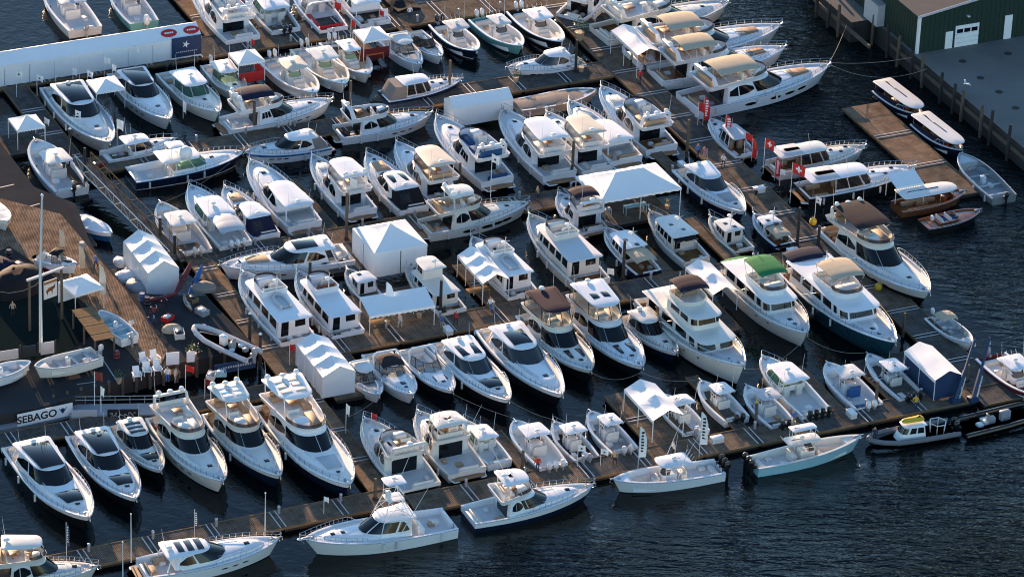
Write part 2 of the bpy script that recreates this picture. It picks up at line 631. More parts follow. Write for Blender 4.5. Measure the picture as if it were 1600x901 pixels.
wh = [dk(-37, -40.2), dk(-35.5, -40.2), (-46.70, 11.48), (-44.04, 2.14), (-39.02, -7.77), (-31.29, -7.65), dk(5.5, -30.6), dk(5.5, -38), dk(7, -47), dk(9, -54), dk(9, -56), dk(10, -95), dk(-60, -95), dk(-60, -40.2)]
prism('wharf_ground', [(p[0], p[1]) for p in wh], -1.5, WZ, ('asphalt', 'pile_dark'), 'dark asphalt wharf at the left with parked boats')
k = 0
for a, b in [(5.62, -31.2 - 1.5 * i) for i in range(5)] + [(5.9 + 0.17 * i, -39.4 - 1.5 * i) for i in range(10)]:
    mb = MB()
    mb.tube([(0, 0, -1.5), (0, 0, WZ + 0.25)], 0.16, 7)
    o = mb.build('bulkhead_post', 'pile_wood')
    p = dk(a + 0.25, b)
    o.location = p
    tag(o, 'short timber post in the row along the wharf bulkhead', 'post', 'timber posts along the wharf bulkhead')
wg = bpy.data.objects['wharf_ground']
for k, (pa, pb) in enumerate([((-59.54, 17.18), (-55.85, 19.64)), ((-57.63, 12.85), (-53.69, 15.31)), ((-59.01, 13.02), (-57.12, 14.24)), ((-53.09, 9.13), (-50.47, 11.13)),
                              ((-40.53, -21.54), (-38.38, -26.51)), ((-42.52, -26.86), (-40.69, -26.20))]):
    d = Vector((pb[0] - pa[0], pb[1] - pa[1], 0))
    s_ = d.normalized().cross(Vector((0, 0, 1))) * 0.07
    mb = MB()
    a_, b_ = Vector((*pa, WZ + 0.006)), Vector((*pb, WZ + 0.006))
    mb.add([a_ - s_, b_ - s_, b_ + s_, a_ + s_], [(0, 1, 2, 3)])
    mb.build('painted_line', 'grey', wg, flat=True)
bw = [(-57.66, 13.15), (-47.98, 8.86), (-44.18, 1.55), (-39.69, -7.01), (-34.20, -19.43), (-34.68, -22.60), (-36.97, -22.01), (-41.32, -13.68), (-46.38, -5.94), (-52.50, 1.24), (-56.82, -4.08)]
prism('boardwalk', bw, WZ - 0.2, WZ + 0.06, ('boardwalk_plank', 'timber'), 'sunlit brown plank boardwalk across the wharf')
dock('finger_pier', -17.5, -8.4, -38.6, -34.4, 'float under the wrapped boat shed', 'a', sec=5, mats_=('dock_plank_dark', 'dock_plank_dark'), seed=71)
dock('finger_pier', -30.6, -23, -39.4, -37.6, 'dark float beside the small covered boat', 'a', sec=4, mats_=('dock_plank_dark', 'dock_plank_dark'), seed=72)
dock('finger_pier', -50.6, -45.8, -39.4, -35.0, 'float under the small peaked tent at the left edge', 'a', sec=5, mats_=('dock_plank_dark', 'dock_plank_dark'), seed=73)
# --- quay on the right
qb = dk(0, 63.9).dot(EB)
prism('quay', [(p.x, p.y) for p in (dk(-140, 64.3), dk(-50, 64.3), dk(-50, 61.6), dk(-41, 61.6), dk(-41, 64.3), dk(25, 64.3), dk(25, 150), dk(-140, 150))], -2, 2.6, ('concrete', 'pile_dark'), 'concrete quay in shade beside the green warehouse')
rq = random.Random(5)
for k in range(26):
    a = -86 + 3.1 * k + rq.uniform(-0.7, 0.7)
    b = 64.0 if not -50.5 < a < -40.5 else 61.3
    mb = MB()
    h = 2.9 + rq.uniform(0.1, 1.6)
    mb.tube([(0, 0, -2), (0, 0, h - 0.1), (0.02, 0, h)], 0.2, 8, r1=0.17)
    o = mb.build('fender_pile', 'pile_dark' if rq.random() < 0.6 else 'pile_wood')
    o.location = dk(a, b - 0.25)
    o.rotation_euler = (R(rq.uniform(-2, 2)), R(rq.uniform(-2, 2)), 0)
    tag(o, 'dark timber pile in the row along the quay face', 'pile', 'timber piles along the quay')
for k in range(18):
    mb = MB()
    mb.box(-0.13, 0.13, -2.5, 2.5, 1.5, 1.9)
    o = mb.build('fender_timber', 'pile_wood', flat=True)
    a = -84 + 5.05 * k
    o.location = dk(a, 64.05 if not -52.8 < a < -38.3 else 61.4)
    o.rotation_euler = (0, 0, DOCK_ANG)
    tag(o, 'long horizontal timber bolted to the quay face', 'timber', 'fender timbers on the quay')
# drain covers and stains on the quay
for px in [(50.46, 54.14), (52.21, 49.93), (54.06, 46.46), (55.87, 56.71), (55.63, 42.51)]:
    mb = MB()
    pts = [(0.45 * math.cos(q * math.pi / 8), 0.45 * math.sin(q * math.pi / 8)) for q in range(16)]
    mb.loft([[(x, y, 2.55) for x, y in pts], [(x, y, 2.625) for x, y in pts]], False, True)
    o = mb.build('drain_cover', 'pile_dark', flat=True)
    o.location = (px[0], px[1], 0)
    tag(o, 'round dark cover set in the quay paving', 'drain cover', 'drain covers on the quay')


# ------------------------------------------------------------------ boats
class Boat:
    """Local frame while building: x from the transom (0) to the bow (L), y to port, z up from the waterline."""

    def __init__(s, name, x, y, hd, L, label, cat, group, o, z=0.0):
        s.L = L
        s.B = o.get('B', (1.05 + 0.245 * L) * o.get('bm', 1.0))
        s.fs = o.get('fs', 0.35 + 0.05 * L)
        s.fb = o.get('fb', 0.5 + 0.095 * L)
        s.rn = random.Random(int(abs(x * 31 + y * 17) * 10))
        u = s.rn.uniform
        s.p, s.tm, s.tr = o.get('p', 2.3 * u(0.88, 1.15)), o.get('tm', u(0.37, 0.48)), o.get('tr', u(0.84, 0.92))
        s.rd = o.get('rd', u(0.70, 0.80))
        s.sh = o.get('sheer', u(1.4, 2.0))
        s.wh = s.rn.choice(['white', 'white', 'bright', 'ivory', 'coolwhite'])
        s.o = o
        s.root = thing(name, (x, y, z), hd, label, cat, group)

    def P(s, name, mb, mats, parent=None, sharp=38, flat=False):
        h = s.L / 2
        mats = [s.wh if m == 'white' else m for m in ([mats] if isinstance(mats, str) else mats)]
        return mb.build(name, mats, parent or s.root, sharp, flat, xf=lambda p: (p[0] - h, p[1], p[2]))

    def hb(s, t):
        if t < s.tm:
            q = s.tr + (1 - s.tr) * math.sin(math.pi / 2 * t / s.tm)
        else:
            q = max(0.0, 1 - ((t - s.tm) / (1 - s.tm)) ** s.p) ** s.rd
        return max(0.035, s.B / 2 * q)

    def zs(s, t):
        return s.fs + (s.fb - s.fs) * max(0, t) ** s.sh

    def hull(s, tc=0.27, sole=0.5, cols=None, g=0.2, drop=0.1, floor='nonskid', deck='white', rake=None, camber=0.07, rub='steel', tdoor=True):
        o = s.o
        L = s.L
        rake = o.get('rake', 0.085) if rake is None else rake
        hc = o.get('hull', 'white')
        cols = cols or [o.get('boot', 'navy'), o.get('stripe', hc), hc, o.get('mid', hc), o.get('top', hc)]
        ts = sorted(set([0, 0.06, 0.14, 0.22, 0.3, 0.4, 0.5, 0.6, 0.68, 0.76, 0.83, 0.89, 0.93, 0.96, 0.98, 0.993, 1.0, tc]))
        ks = [0, 0.2, 0.27, 0.6, 0.78, 1.0]

        def pt(t, k, sd):
            z = -0.3 + (s.zs(t) + 0.3) * k
            c = 0.9 - 0.78 * t ** 3
            y = s.hb(t) * (c + (1 - c) * k ** 0.75)
            x = L * t - rake * L * (1 - k) * t ** 7
            return (x, sd * y, z)
        mats = []
        for c in cols + [o.get('cap', 'white')]:
            if c not in mats:
                mats.append(c)
        mb = MB()
        for sd in (1, -1):
            for k in range(5):
                rows = [[pt(t, ks[k], sd) for t in ts], [pt(t, ks[k + 1], sd) for t in ts]]
                mb.loft(rows, False, False, mats.index(cols[k]), closed=False)
        for k in range(5):                                       # transom and stem
            for t in (0, 1.0):
                a = [pt(t, ks[k], 1), pt(t, ks[k], -1), pt(t, ks[k + 1], -1), pt(t, ks[k + 1], 1)]
                mb.add(a, [(0, 1, 2, 3)], mats.index(cols[k]))
        wi = mats.index(o.get('cap', 'white'))
        s.g = g
        yin = lambda t: max(0.02, s.hb(t) - g)
        tx = lambda t: min(L * t, L - g * 1.4)
        for sd in (1, -1):
            outer = [(L * t, sd * s.hb(t), s.zs(t)) for t in ts]
            cap = [(L * t, sd * (s.hb(t) - 0.0), s.zs(t) + 0.05) for t in ts]
            capin = [(tx(t), sd * yin(t), s.zs(t) + 0.05) for t in ts]
            mb.loft([outer, cap, capin], False, False, wi, closed=False)
            fore = [t for t in ts if t >= tc]
            aft = [t for t in ts if t <= tc]
            mb.loft([[(tx(t), sd * yin(t), s.zs(t) + 0.05) for t in fore], [(tx(t), sd * yin(t), s.zs(t) - drop) for t in fore]], False, False, wi, closed=False)
            mb.loft([[(tx(t), sd * yin(t), s.zs(t) + 0.05) for t in aft], [(tx(t), sd * yin(t), sole - 0.02) for t in aft]], False, False, wi, closed=False)
        tw = yin(0) + 0.01
        if tdoor and s.fs > sole + 0.35:
            mb.box(0.02, 0.3, -tw, tw * 0.45, sole - 0.05, s.fs + 0.045, 0.04, wi)
        hull = s.P('hull', mb, mats)
        s.hull_o = hull
        # foredeck
        mb = MB()
        fore = [t for t in ts if t >= tc]
        ys = (-1, -0.6, -0.2, 0.2, 0.6, 1)
        rows = [[(tx(t), q * yin(t), s.zs(t) - drop + camber * (1 - q * q) * min(1, yin(t))) for q in ys] for t in fore]
        mb.loft(rows, False, False, 0, closed=False)
        t = tc
        mb.loft([rows[0], [(tx(t), q * yin(t), sole - 0.02) for q in ys]], False, False, 0, closed=False)
        s.deck_o = s.P('deck', mb, deck)
        mb = MB()
        aft = [t for t in ts if t <= tc]
        mb.loft([[(tx(t) + 0.02, q * (yin(t) + 0.02), sole) for q in (-1, 0, 1)] for t in aft], False, False, 0, closed=False)
        s.P('cockpit_floor', mb, floor)
        mb = MB()
        for sd in (1, -1):
            mb.tube([(L * t + (0.03 if t == 1 else 0), sd * (s.hb(t) + 0.015), s.zs(t) - 0.03) for t in ts], 0.035, 4)
        s.P('rub_rail', mb, rub, hull)
        return hull

    def trunk(s, x0, x1, w, z, h, fl, col='white', zf=None, back=None):
        """raised foredeck moulding"""
        L, B = s.L, s.B
        zf = (s.zs(x1) - s.zs(x0)) * 0.8 if zf is None else zf
        h0 = half_ring(x0 * L, x1 * L, w * B, w * B * 0.92, z, fl * L, 1.9, 0.15, zf)
        h1 = half_ring(x0 * L, (x1 - 0.03) * L, w * B * 0.93, w * B * 0.82, z + h, fl * L * 0.93, 1.95, 0.15, zf * 0.75)
        h2 = half_ring(x0 * L, (x1 - 0.10) * L, w * B * 0.7, w * B * 0.55, z + h * 1.25, fl * L * 0.8, 2, 0.15, zf * 0.7)
        mb = MB()
        mb.loft([full(h0), full(h1), full(h2)], False, True)
        s.tr_o = s.P('cabin_trunk', mb, col, sharp=50)
        s.trh = (h0, h1, h2)
        s.tr_args = (x0, x1, z, h, zf)
        return s.tr_o

    def deck_detail(s):
        """grab rails and non-slip panels along the raised foredeck"""
        h1, h2 = s.trh[1], s.trh[2]
        for sd in (1, -1):
            mb = MB()
            pts = [hpt(h1, sd * q).lerp(hpt(h2, sd * q), 0.35) + Vector((0, 0, 0.12)) for q in (3.2, 4.2, 5.2, 6.0, 6.6)]
            mb.tube(pts, 0.022, 4)
            for p in pts[::2]:
                mb.tube([p, p - Vector((0, 0, 0.14))], 0.018, 4)
            s.P('grab_rail', mb, 'steel', s.tr_o)
        if s.rn.random() < 0.6:
            for sd in (1, -1):
                mb = MB()
                patch(mb, h1, h2, sd * 2.2, sd * 6.2, 0.15, 0.8, 5, 0.008)
                s.P('nonslip_panel', mb, 'nonskid', s.tr_o)

    def trunk_z(s, x):
        h2 = s.trh[2]
        a, b = h2[12], h2[0]
        return lerp(a.z, b.z, (x * s.L - a.x) / (b.x - a.x))

    def hatch(s, x, w=0.3, l=0.5, y=0, parent=None, z=None, col='glass', taper=1.0, tilt=None):
        """a glazed deck hatch lying on the trunk"""
        L = s.L
        z = s.trunk_z(x) if z is None else z
        dz = (s.trunk_z(x + 0.02) - s.trunk_z(x)) / (0.02 * L) if tilt is None and hasattr(s, 'trh') else (tilt or 0)
        X = x * L
        mb = MB()
        rg = []
        for e, zz in ((0, -0.05), (0, 0.03), (0.03, 0.05)):
            a, b = X - l / 2 + e, X + l / 2 - e
            wa, wb = w / 2 - e, w / 2 * taper - e
            rg.append([(a, y - wa, z + zz + (a - X) * dz), (b, y - wb, z + zz + (b - X) * dz), (b, y + wb, z + zz + (b - X) * dz), (a, y + wa, z + zz + (a - X) * dz)])
        mb.loft(rg, False, True)
        return s.P('hatch', mb, col, parent or getattr(s, 'tr_o', s.deck_o))

    def rail(s, t0=0.5, h=0.6, inset=0.12, mat_='steel', pulpit=0.25, t1=1.0, r=0.028, gap=None):
        L = s.L
        mb = MB()
        n = 12
        tt = [t0 + (t1 - t0) * k / n for k in range(n + 1)]

        def p(t, sd, hh):
            ov = pulpit * max(0, (t - 0.9) / 0.1)
            return (L * t + ov - 0.1, sd * max(0.1, s.hb(t) - inset), s.zs(t) + hh)
        lft = [p(t, 1, 0.05 + h * min(1, (t - t0) / 0.06 + 0.0)) for t in tt]
        rgt = [p(t, -1, 0.05 + h * min(1, (t - t0) / 0.06 + 0.0)) for t in tt]
        mb.tube(lft + rgt[::-1], r, 4)
        if h > 0.5:
            a = [p(t, 1, h * 0.5) for t in tt[2:]]
            b = [p(t, -1, h * 0.5) for t in tt[2:]]
            mb.tube(a + b[::-1], r * 0.5, 3)
        for k in range(1, n + 1, 2 if L < 9 else 1):
            for sd in (1, -1):
                a = p(tt[k], sd, 0.05)
                b = p(tt[k], sd, h)
                mb.tube([(a[0] - 0.05, a[1], a[2]), b], r * 0.8, 4)
        return s.P('bow_rail', mb, mat_)

    def platform(s, ln=0.9, col='white', pad='teak', z=0.32):
        mb = MB()
        w = s.hb(0) * 0.95
        slab(mb, -ln, 0.05, w * 0.93, w, z, 0.12, 0.05, 6, 0.25, 0.0)
        pf = s.P('swim_platform', mb, col)
        if pad:
            mb = MB()
            mb.box(-ln + 0.12, -0.1, -w * 0.85, w * 0.85, z + 0.1, z + 0.135, 0.0)
            s.P('deck_pad', mb, pad, pf)
        return pf

    def seat(s, x0, x1, y0, y1, z, h=0.45, back=None, col='cushion', parent=None):
        mb = MB()
        mb.box(x0, x1, y0, y1, z, z + h, 0.07)
        if back == 'aft':
            mb.box(x0, x0 + 0.16, y0, y1, z + h - 0.03, z + h + 0.42, 0.06)
        if back == 'fore':
            mb.box(x1 - 0.16, x1, y0, y1, z + h - 0.03, z + h + 0.42, 0.06)
        return s.P('seat', mb, col, parent)

    def outboards(s, n=2, col='white', size=1.0):
        sp = 0.72 * size
        for k in range(n):
            y = (k - (n - 1) / 2) * sp
            zb = s.fs + 0.12
            mb = MB()
            rg = []
            for (dx, dz, ax, ay) in ((0, 0, 0.26, 0.17), (0.0, 0.12, 0.34, 0.22), (0.0, 0.42, 0.36, 0.23), (0.03, 0.62, 0.30, 0.19), (0.05, 0.72, 0.16, 0.10)):
                rg.append([(-0.5 * size + (dx + ax * math.cos(q * math.pi / 5)) * size, y + ay * math.sin(q * math.pi / 5) * size, zb + (dz - ax * math.cos(q * math.pi / 5) * 0.18) * size) for q in range(10)])
            mb.loft(rg, True, True)
            ob = s.P('outboard', mb, col)
            mb = MB()
            mb.box(-0.62 * size, -0.3 * size, y - 0.08, y + 0.08, -0.3, zb + 0.05, 0.02)
            mb.box(-0.35 * size, 0.05, y - 0.13, y + 0.13, zb - 0.3, zb - 0.02, 0.02)
            s.P('lower_unit', mb, 'grey' if col != 'black' else 'black', ob)

    def antennas(s, x, z, n=2, h=2.6, w=0.8, parent=None):
        for k in range(n):
            mb = MB()
            y = (k - (n - 1) / 2) * w * 2 / max(1, n - 1) if n > 1 else 0.2
            mb.tube([(x, y, z), (x - 0.25, y * 1.05, z + h)], 0.022, 4, r1=0.012)
            s.P('antenna', mb, 'pipe_white', parent)

    def radar(s, x, y, z, r=0.32, h=0.26, parent=None, bar=False):
        mb = MB()
        if bar:
            mb.box(x - 0.14, x + 0.14, y - 0.14, y + 0.14, z, z + 0.26, 0.05)
            mb.box(x - 0.08, x + 0.08, y - 0.65, y + 0.65, z + 0.24, z + 0.36, 0.03)
        else:
            mb.tube([(x, y, z - 0.05), (x, y, z + 0.12)], r * 0.35, 6)
            mb.dome(x, y, z + 0.1, r, h)
        return s.P('radar', mb, 'bright', parent)

    def windows(s, h0, h1, ranges, parent, col='glass', name='side_window', v=(0.25, 0.85), n=4, off=0.02):
        for rg in ranges:
            for sd in (1, -1):
                mb = MB()
                v0, v1 = (rg[2], rg[3]) if len(rg) > 2 else v
                patch(mb, h0, h1, sd * rg[0], sd * rg[1], v0, v1, n, off)
                s.P(name, mb, col, parent)

    def screen(s, h0, h1, i0, i1, v0, v1, parent, col='glass', panes=1, gap=0.18, name='windscreen', n=10, off=0.02):
        w = (i1 - i0 - gap * (panes - 1)) / panes
        for k in range(panes):
            mb = MB()
            a = i0 + k * (w + gap)
            patch(mb, h0, h1, a, a + w, v0, v1, max(3, n // panes), off)
            s.P(name, mb, col, parent)

    def posts(s, pts, r=0.04, col='pipe_white', parent=None, name='top_post'):
        for a, b in pts:
            mb = MB()
            mb.tube([a, b], r, 5)
            s.P(name, mb, col, parent)

    def canopy(s, x0, x1, w, z, col, crown=0.16, th=0.06, name='bimini_top', seams=2, zf=0.0, parent=None):
        """stretched canvas over bows: sags a little between the hoops"""
        mb = MB()
        nx, ny = 9, 6
        top, bot = [], []
        for i in range(nx + 1):
            u = i / nx
            for j in range(ny + 1):
                q = j / ny * 2 - 1
                e = max(0, abs(2 * u - 1) - 0.8) / 0.2
                ww = w * (1 - 0.06 * e ** 2)
                zz = z + crown * (1 - q * q) + 0.10 * (1 - (2 * u - 1) ** 2) - 0.03 * math.sin(u * math.pi * (seams + 1)) ** 2 - 0.1 * abs(q) ** 6 - 0.08 * e ** 2 + zf * u
                top.append((lerp(x0, x1, u), q * ww, zz))
                bot.append((lerp(x0, x1, u), q * ww, zz - th))
        w_ = ny + 1
        fs = [(i * w_ + j, (i + 1) * w_ + j, (i + 1) * w_ + j + 1, i * w_ + j + 1) for i in range(nx) for j in range(ny)]
        o = len(top)
        fs += [tuple(q + o for q in f)[::-1] for f in fs]
        edge = [i * w_ for i in range(nx + 1)] + [nx * w_ + j for j in range(1, w_)] + [i * w_ + ny for i in range(nx - 1, -1, -1)] + [j for j in range(ny - 1, 0, -1)]
        for k in range(len(edge)):
            a, b = edge[k], edge[(k + 1) % len(edge)]
            fs.append((a, b, b + o, a + o))
        mb.add(top + bot, fs)
        c = s.P(name, mb, col, parent)
        return c

    def hoops(s, x0, x1, w, z, zb, n=3, parent=None, col='steel'):
        xm = (x0 + x1) / 2
        for k in range(n):                          # each hoop runs up, across under the cloth and down
            x = lerp(x0 + 0.05, x1 - 0.05, k / (n - 1))
            xb = lerp(xm, x, 0.55)
            mb = MB()
            mb.tube([(xb, w * 0.97, zb), (x, w * 0.96, z - 0.08), (x, w * 0.5, z), (x, -w * 0.5, z), (x, -w * 0.96, z - 0.08), (xb, -w * 0.97, zb)], 0.025, 4)
            s.P('bimini_hoop', mb, col, parent)

    def fenders(s, ts, side):
        for t in ts:
            mb = MB()
            y = side * (s.hb(t) + 0.12)
            z = s.zs(t) - 0.55
            mb.tube([(s.L * t, y, z + 0.42), (s.L * t, y, z + 0.3), (s.L * t, y, z - 0.2), (s.L * t, y, z - 0.3)], 0.12, 7)
            s.P('fender', mb, s.rn.choice(['offwhite', 'lightgrey', 'offwhite']))

    def clutter(s, x0, x1, z, n=3):
        """loose gear in the cockpit: cooler, bag, folded cushion"""
        for k in range(n):
            x = s.rn.uniform(x0, x1)
            y = s.rn.uniform(-0.3, 0.3) * s.B
            a, b, h = s.rn.uniform(0.2, 0.4), s.rn.uniform(0.2, 0.35), s.rn.uniform(0.2, 0.4)
            mb = MB()
            mb.box(x - a, x + a, y - b, y + b, z, z + h, 0.05)
            s.P('locker', mb, s.rn.choice(['white', 'cushion', 'grey', 'tan_cushion', 'offwhite']))

    def bow_gear(s):
        """anchor roller, windlass and cleats"""
        L = s.L
        z = s.zs(0.95)
        mb = MB()
        mb.box(L - 0.55, L + 0.3, -0.07, 0.07, s.zs(0.99), s.zs(1.0) + 0.1, 0.02)
        mb.tube([(L + 0.2, 0, s.zs(1) + 0.06), (L + 0.32, 0, s.zs(1) - 0.25), (L + 0.05, 0.14, s.zs(1) - 0.42)], 0.045, 5)
        s.P('anchor', mb, 'steel', s.deck_o)
        mb = MB()
        mb.box(L * 0.945 - 0.15, L * 0.945 + 0.15, -0.11, 0.11, z - 0.12, z + 0.14, 0.04)
        s.P('windlass', mb, 'grey', s.deck_o)


def portholes(b, ts, k=0.62, w=0.5, h=0.14, col='glass'):
    """dark lozenge windows in the topsides"""
    for t in ts:
        for sd in (1, -1):
            mb = MB()
            z = -0.3 + (b.zs(t) + 0.3) * k
            rows = []
            for off in (0.012, -0.03):
                g = []
                for a in range(9):
                    q = a / 9 * 2 * math.pi
                    tt = t + w / 2 * math.cos(q) / b.L
                    zz = z + h / 2 * math.sin(q)
                    kk = (zz + 0.3) / (b.zs(tt) + 0.3)
                    c = 0.9 - 0.78 * tt ** 3
                    y = b.hb(tt) * (c + (1 - c) * kk ** 0.75)
                    x = b.L * tt - b.o.get('rake', 0.085) * b.L * (1 - kk) * tt ** 7
                    g.append((x, sd * (y + off), zz))
                rows.append(g)
            mb.loft(rows[::-1], False, True)
            b.P('porthole', mb, col, b.hull_o)


# --- express cruiser: low coupe with a hardtop over the helm
def express(b):
    o, L, B = b.o, b.L, b.B
    zD = b.zs(0.3)
    s_ = (0.78 + 0.019 * L) * b.rn.uniform(0.96, 1.08)   # overall height scale
    v1 = b.rn.uniform(-0.02, 0.02)
    b.hull(tc=o.get('ck', 0.27), sole=b.fs - 0.55, floor=o.get('floor', 'nonskid'), deck=o.get('deck', b.rn.choice(['white', 'nonskid', 'offwhite'])))
    b.trunk(0.26, 0.90, 0.41, zD - 0.12, 0.42 * s_, 0.46, o.get('trunk', 'white'))
    h0 = half_ring(0.20 * L, (0.655 + v1) * L, 0.43 * B, 0.385 * B, zD + 0.20, 0.24 * L, 2.2, 0.3, 0.12)
    h1 = half_ring(0.23 * L, (0.48 + v1) * L, 0.375 * B, 0.31 * B, zD + 1.30 * s_, 0.12 * L, 2.4, 0.3)
    mb = MB()
    mb.loft([full(h0), full(h1)], False, True)
    cab = b.P('cabin', mb, o.get('cab', 'white'), sharp=50)
    gl = o.get('glass', 'glass')
    b.screen(h0, h1, -6.3, 6.3, 0.14, 0.97, cab, gl, o.get('panes', b.rn.choice([1, 1, 3]) if o.get('sun') != 3 else 1), 0.1)
    for sd in (0.35, -0.9):
        mb = MB()
        mb.tube([hpt(h0, sd).lerp(hpt(h1, sd), 0.16) + Vector((0.05, 0, 0.05)), hpt(h0, sd * 3).lerp(hpt(h1, sd * 3), 0.6) + Vector((0.05, 0, 0.05))], 0.018, 4)
        b.P('wiper', mb, 'black', cab)
    b.windows(h0, h1, [(6.6, 9.1, [0.22, 0.22, 0.42], [0.93, 0.9, 0.6])], cab, gl, n=6)
    mb = MB()
    t0 = o.get('top0', 0.15)
    slab(mb, t0 * L, (0.495 + v1) * L, 0.38 * B, 0.325 * B, zD + 1.27 * s_, 0.13, 0.12 * L, 2.4, 0.4, 0.12)
    top = b.P('hardtop', mb, o.get('roof', 'white'), sharp=50)
    zt = zD + 1.27 * s_ + 0.13
    sr = o.get('sun', 1)
    if sr == 1:
        b.hatch(0.35, 0.40 * B, 0.17 * L, 0, top, zt + 0.105, tilt=-0.004)
    elif sr == 2:
        b.hatch(0.35, 0.18 * B, 0.15 * L, 0.14 * B, top, zt + 0.06, tilt=0)
        b.hatch(0.35, 0.18 * B, 0.15 * L, -0.14 * B, top, zt + 0.06, tilt=0)
    elif sr == 3:                                   # nearly all glass roof
        b.hatch(0.33, 0.54 * B, 0.27 * L, 0, top, zt + 0.11, taper=0.85, tilt=-0.006)
    elif sr == 4:
        for k in range(3):
            b.hatch(0.27 + 0.07 * k, 0.42 * B, 0.045 * L, 0, top, zt + 0.10, 'glass_grey', tilt=0)
    for sd in (1, -1):                              # aft legs of the top
        b.posts([((t0 + 0.03) * L, sd * 0.31 * B, zD + 1.3 * s_) and (((t0 + 0.04) * L, sd * 0.31 * B, zD + 1.3 * s_), ((t0 - 0.0) * L, sd * 0.36 * B, zD))], 0.07, 'white', top, 'arch_leg')
    fg = o.get('fg', 1)
    if fg == 1:
        b.hatch(0.76, 0.5, 0.5)
    elif fg == 2:                                   # big dark foredeck glass
        b.hatch(0.74, 0.46 * B, 0.13 * L, taper=0.72)
        b.hatch(0.835, 0.42, 0.36)
    elif fg == 3:                                   # two slim skylights
        b.hatch(0.71, 0.12, 0.1 * L, 0.16 * B)
        b.hatch(0.71, 0.12, 0.1 * L, -0.16 * B)
        b.hatch(0.78, 0.42, 0.42)
    elif fg == 4:
        b.hatch(0.71, 0.13 * B, 0.14 * L, 0.15 * B, taper=0.5)
        b.hatch(0.71, 0.13 * B, 0.14 * L, -0.15 * B, taper=0.5)
        b.hatch(0.83, 0.4, 0.36)
    elif fg == 5:                                   # sun pad
        b.hatch(0.72, 0.40 * B, 0.17 * L, 0, col=o.get('pad', 'lightgrey'), taper=0.8)
        b.hatch(0.855, 0.34, 0.3)
    b.deck_detail()
    b.rail(o.get('rail0', 0.46), o.get('railh', 0.55))
    if o.get('plat', 1):
        b.platform(0.06 * L, pad=o.get('platpad', 'teak'))
    fz = b.fs - 0.55
    b.seat(0.03 * L, 0.10 * L, -0.33 * B, 0.12 * B, fz, 0.42, 'aft', o.get('cush', 'cushion'))
    b.seat(0.11 * L, 0.20 * L, 0.2 * B, 0.36 * B, fz, 0.42, None, o.get('cush', 'cushion'))
    b.seat(0.24 * L, 0.28 * L, -0.25 * B, -0.08 * B, zD - 0.1, 0.7, 'aft', 'cushion')
    if o.get('radar', 1):
        b.radar((t0 + 0.05) * L, 0, zt + 0.02, 0.3, 0.24, top)
        b.antennas((t0 + 0.04) * L, zt, 2, 1.6, 0.26 * B, top)
    if o.get('ports', 1):
        portholes(b, (0.56, 0.64, 0.72), 0.62, 0.7, 0.16)
    if o.get('canvas'):                             # aft enclosure
        a0 = half_ring(0.02 * L, 0.24 * L, 0.40 * B, 0.38 * B, b.fs + 0.03, 0.05, 5, 0.3)
        a1 = half_ring(0.13 * L, 0.24 * L, 0.33 * B, 0.32 * B, zD + 1.3 * s_, 0.05, 5, 0.3)
        mb = MB()
        mb.loft([full(a0), full(a1)], False, True)
        en = b.P('cockpit_cover', mb, o['canvas'])
        b.screen(a0, a1, 10.9, 12, 0.3, 0.85, en, 'vinyl', name='clear_panel', n=4)
    else:
        b.clutter(0.05 * L, 0.2 * L, fz, 2)
    b.bow_gear()


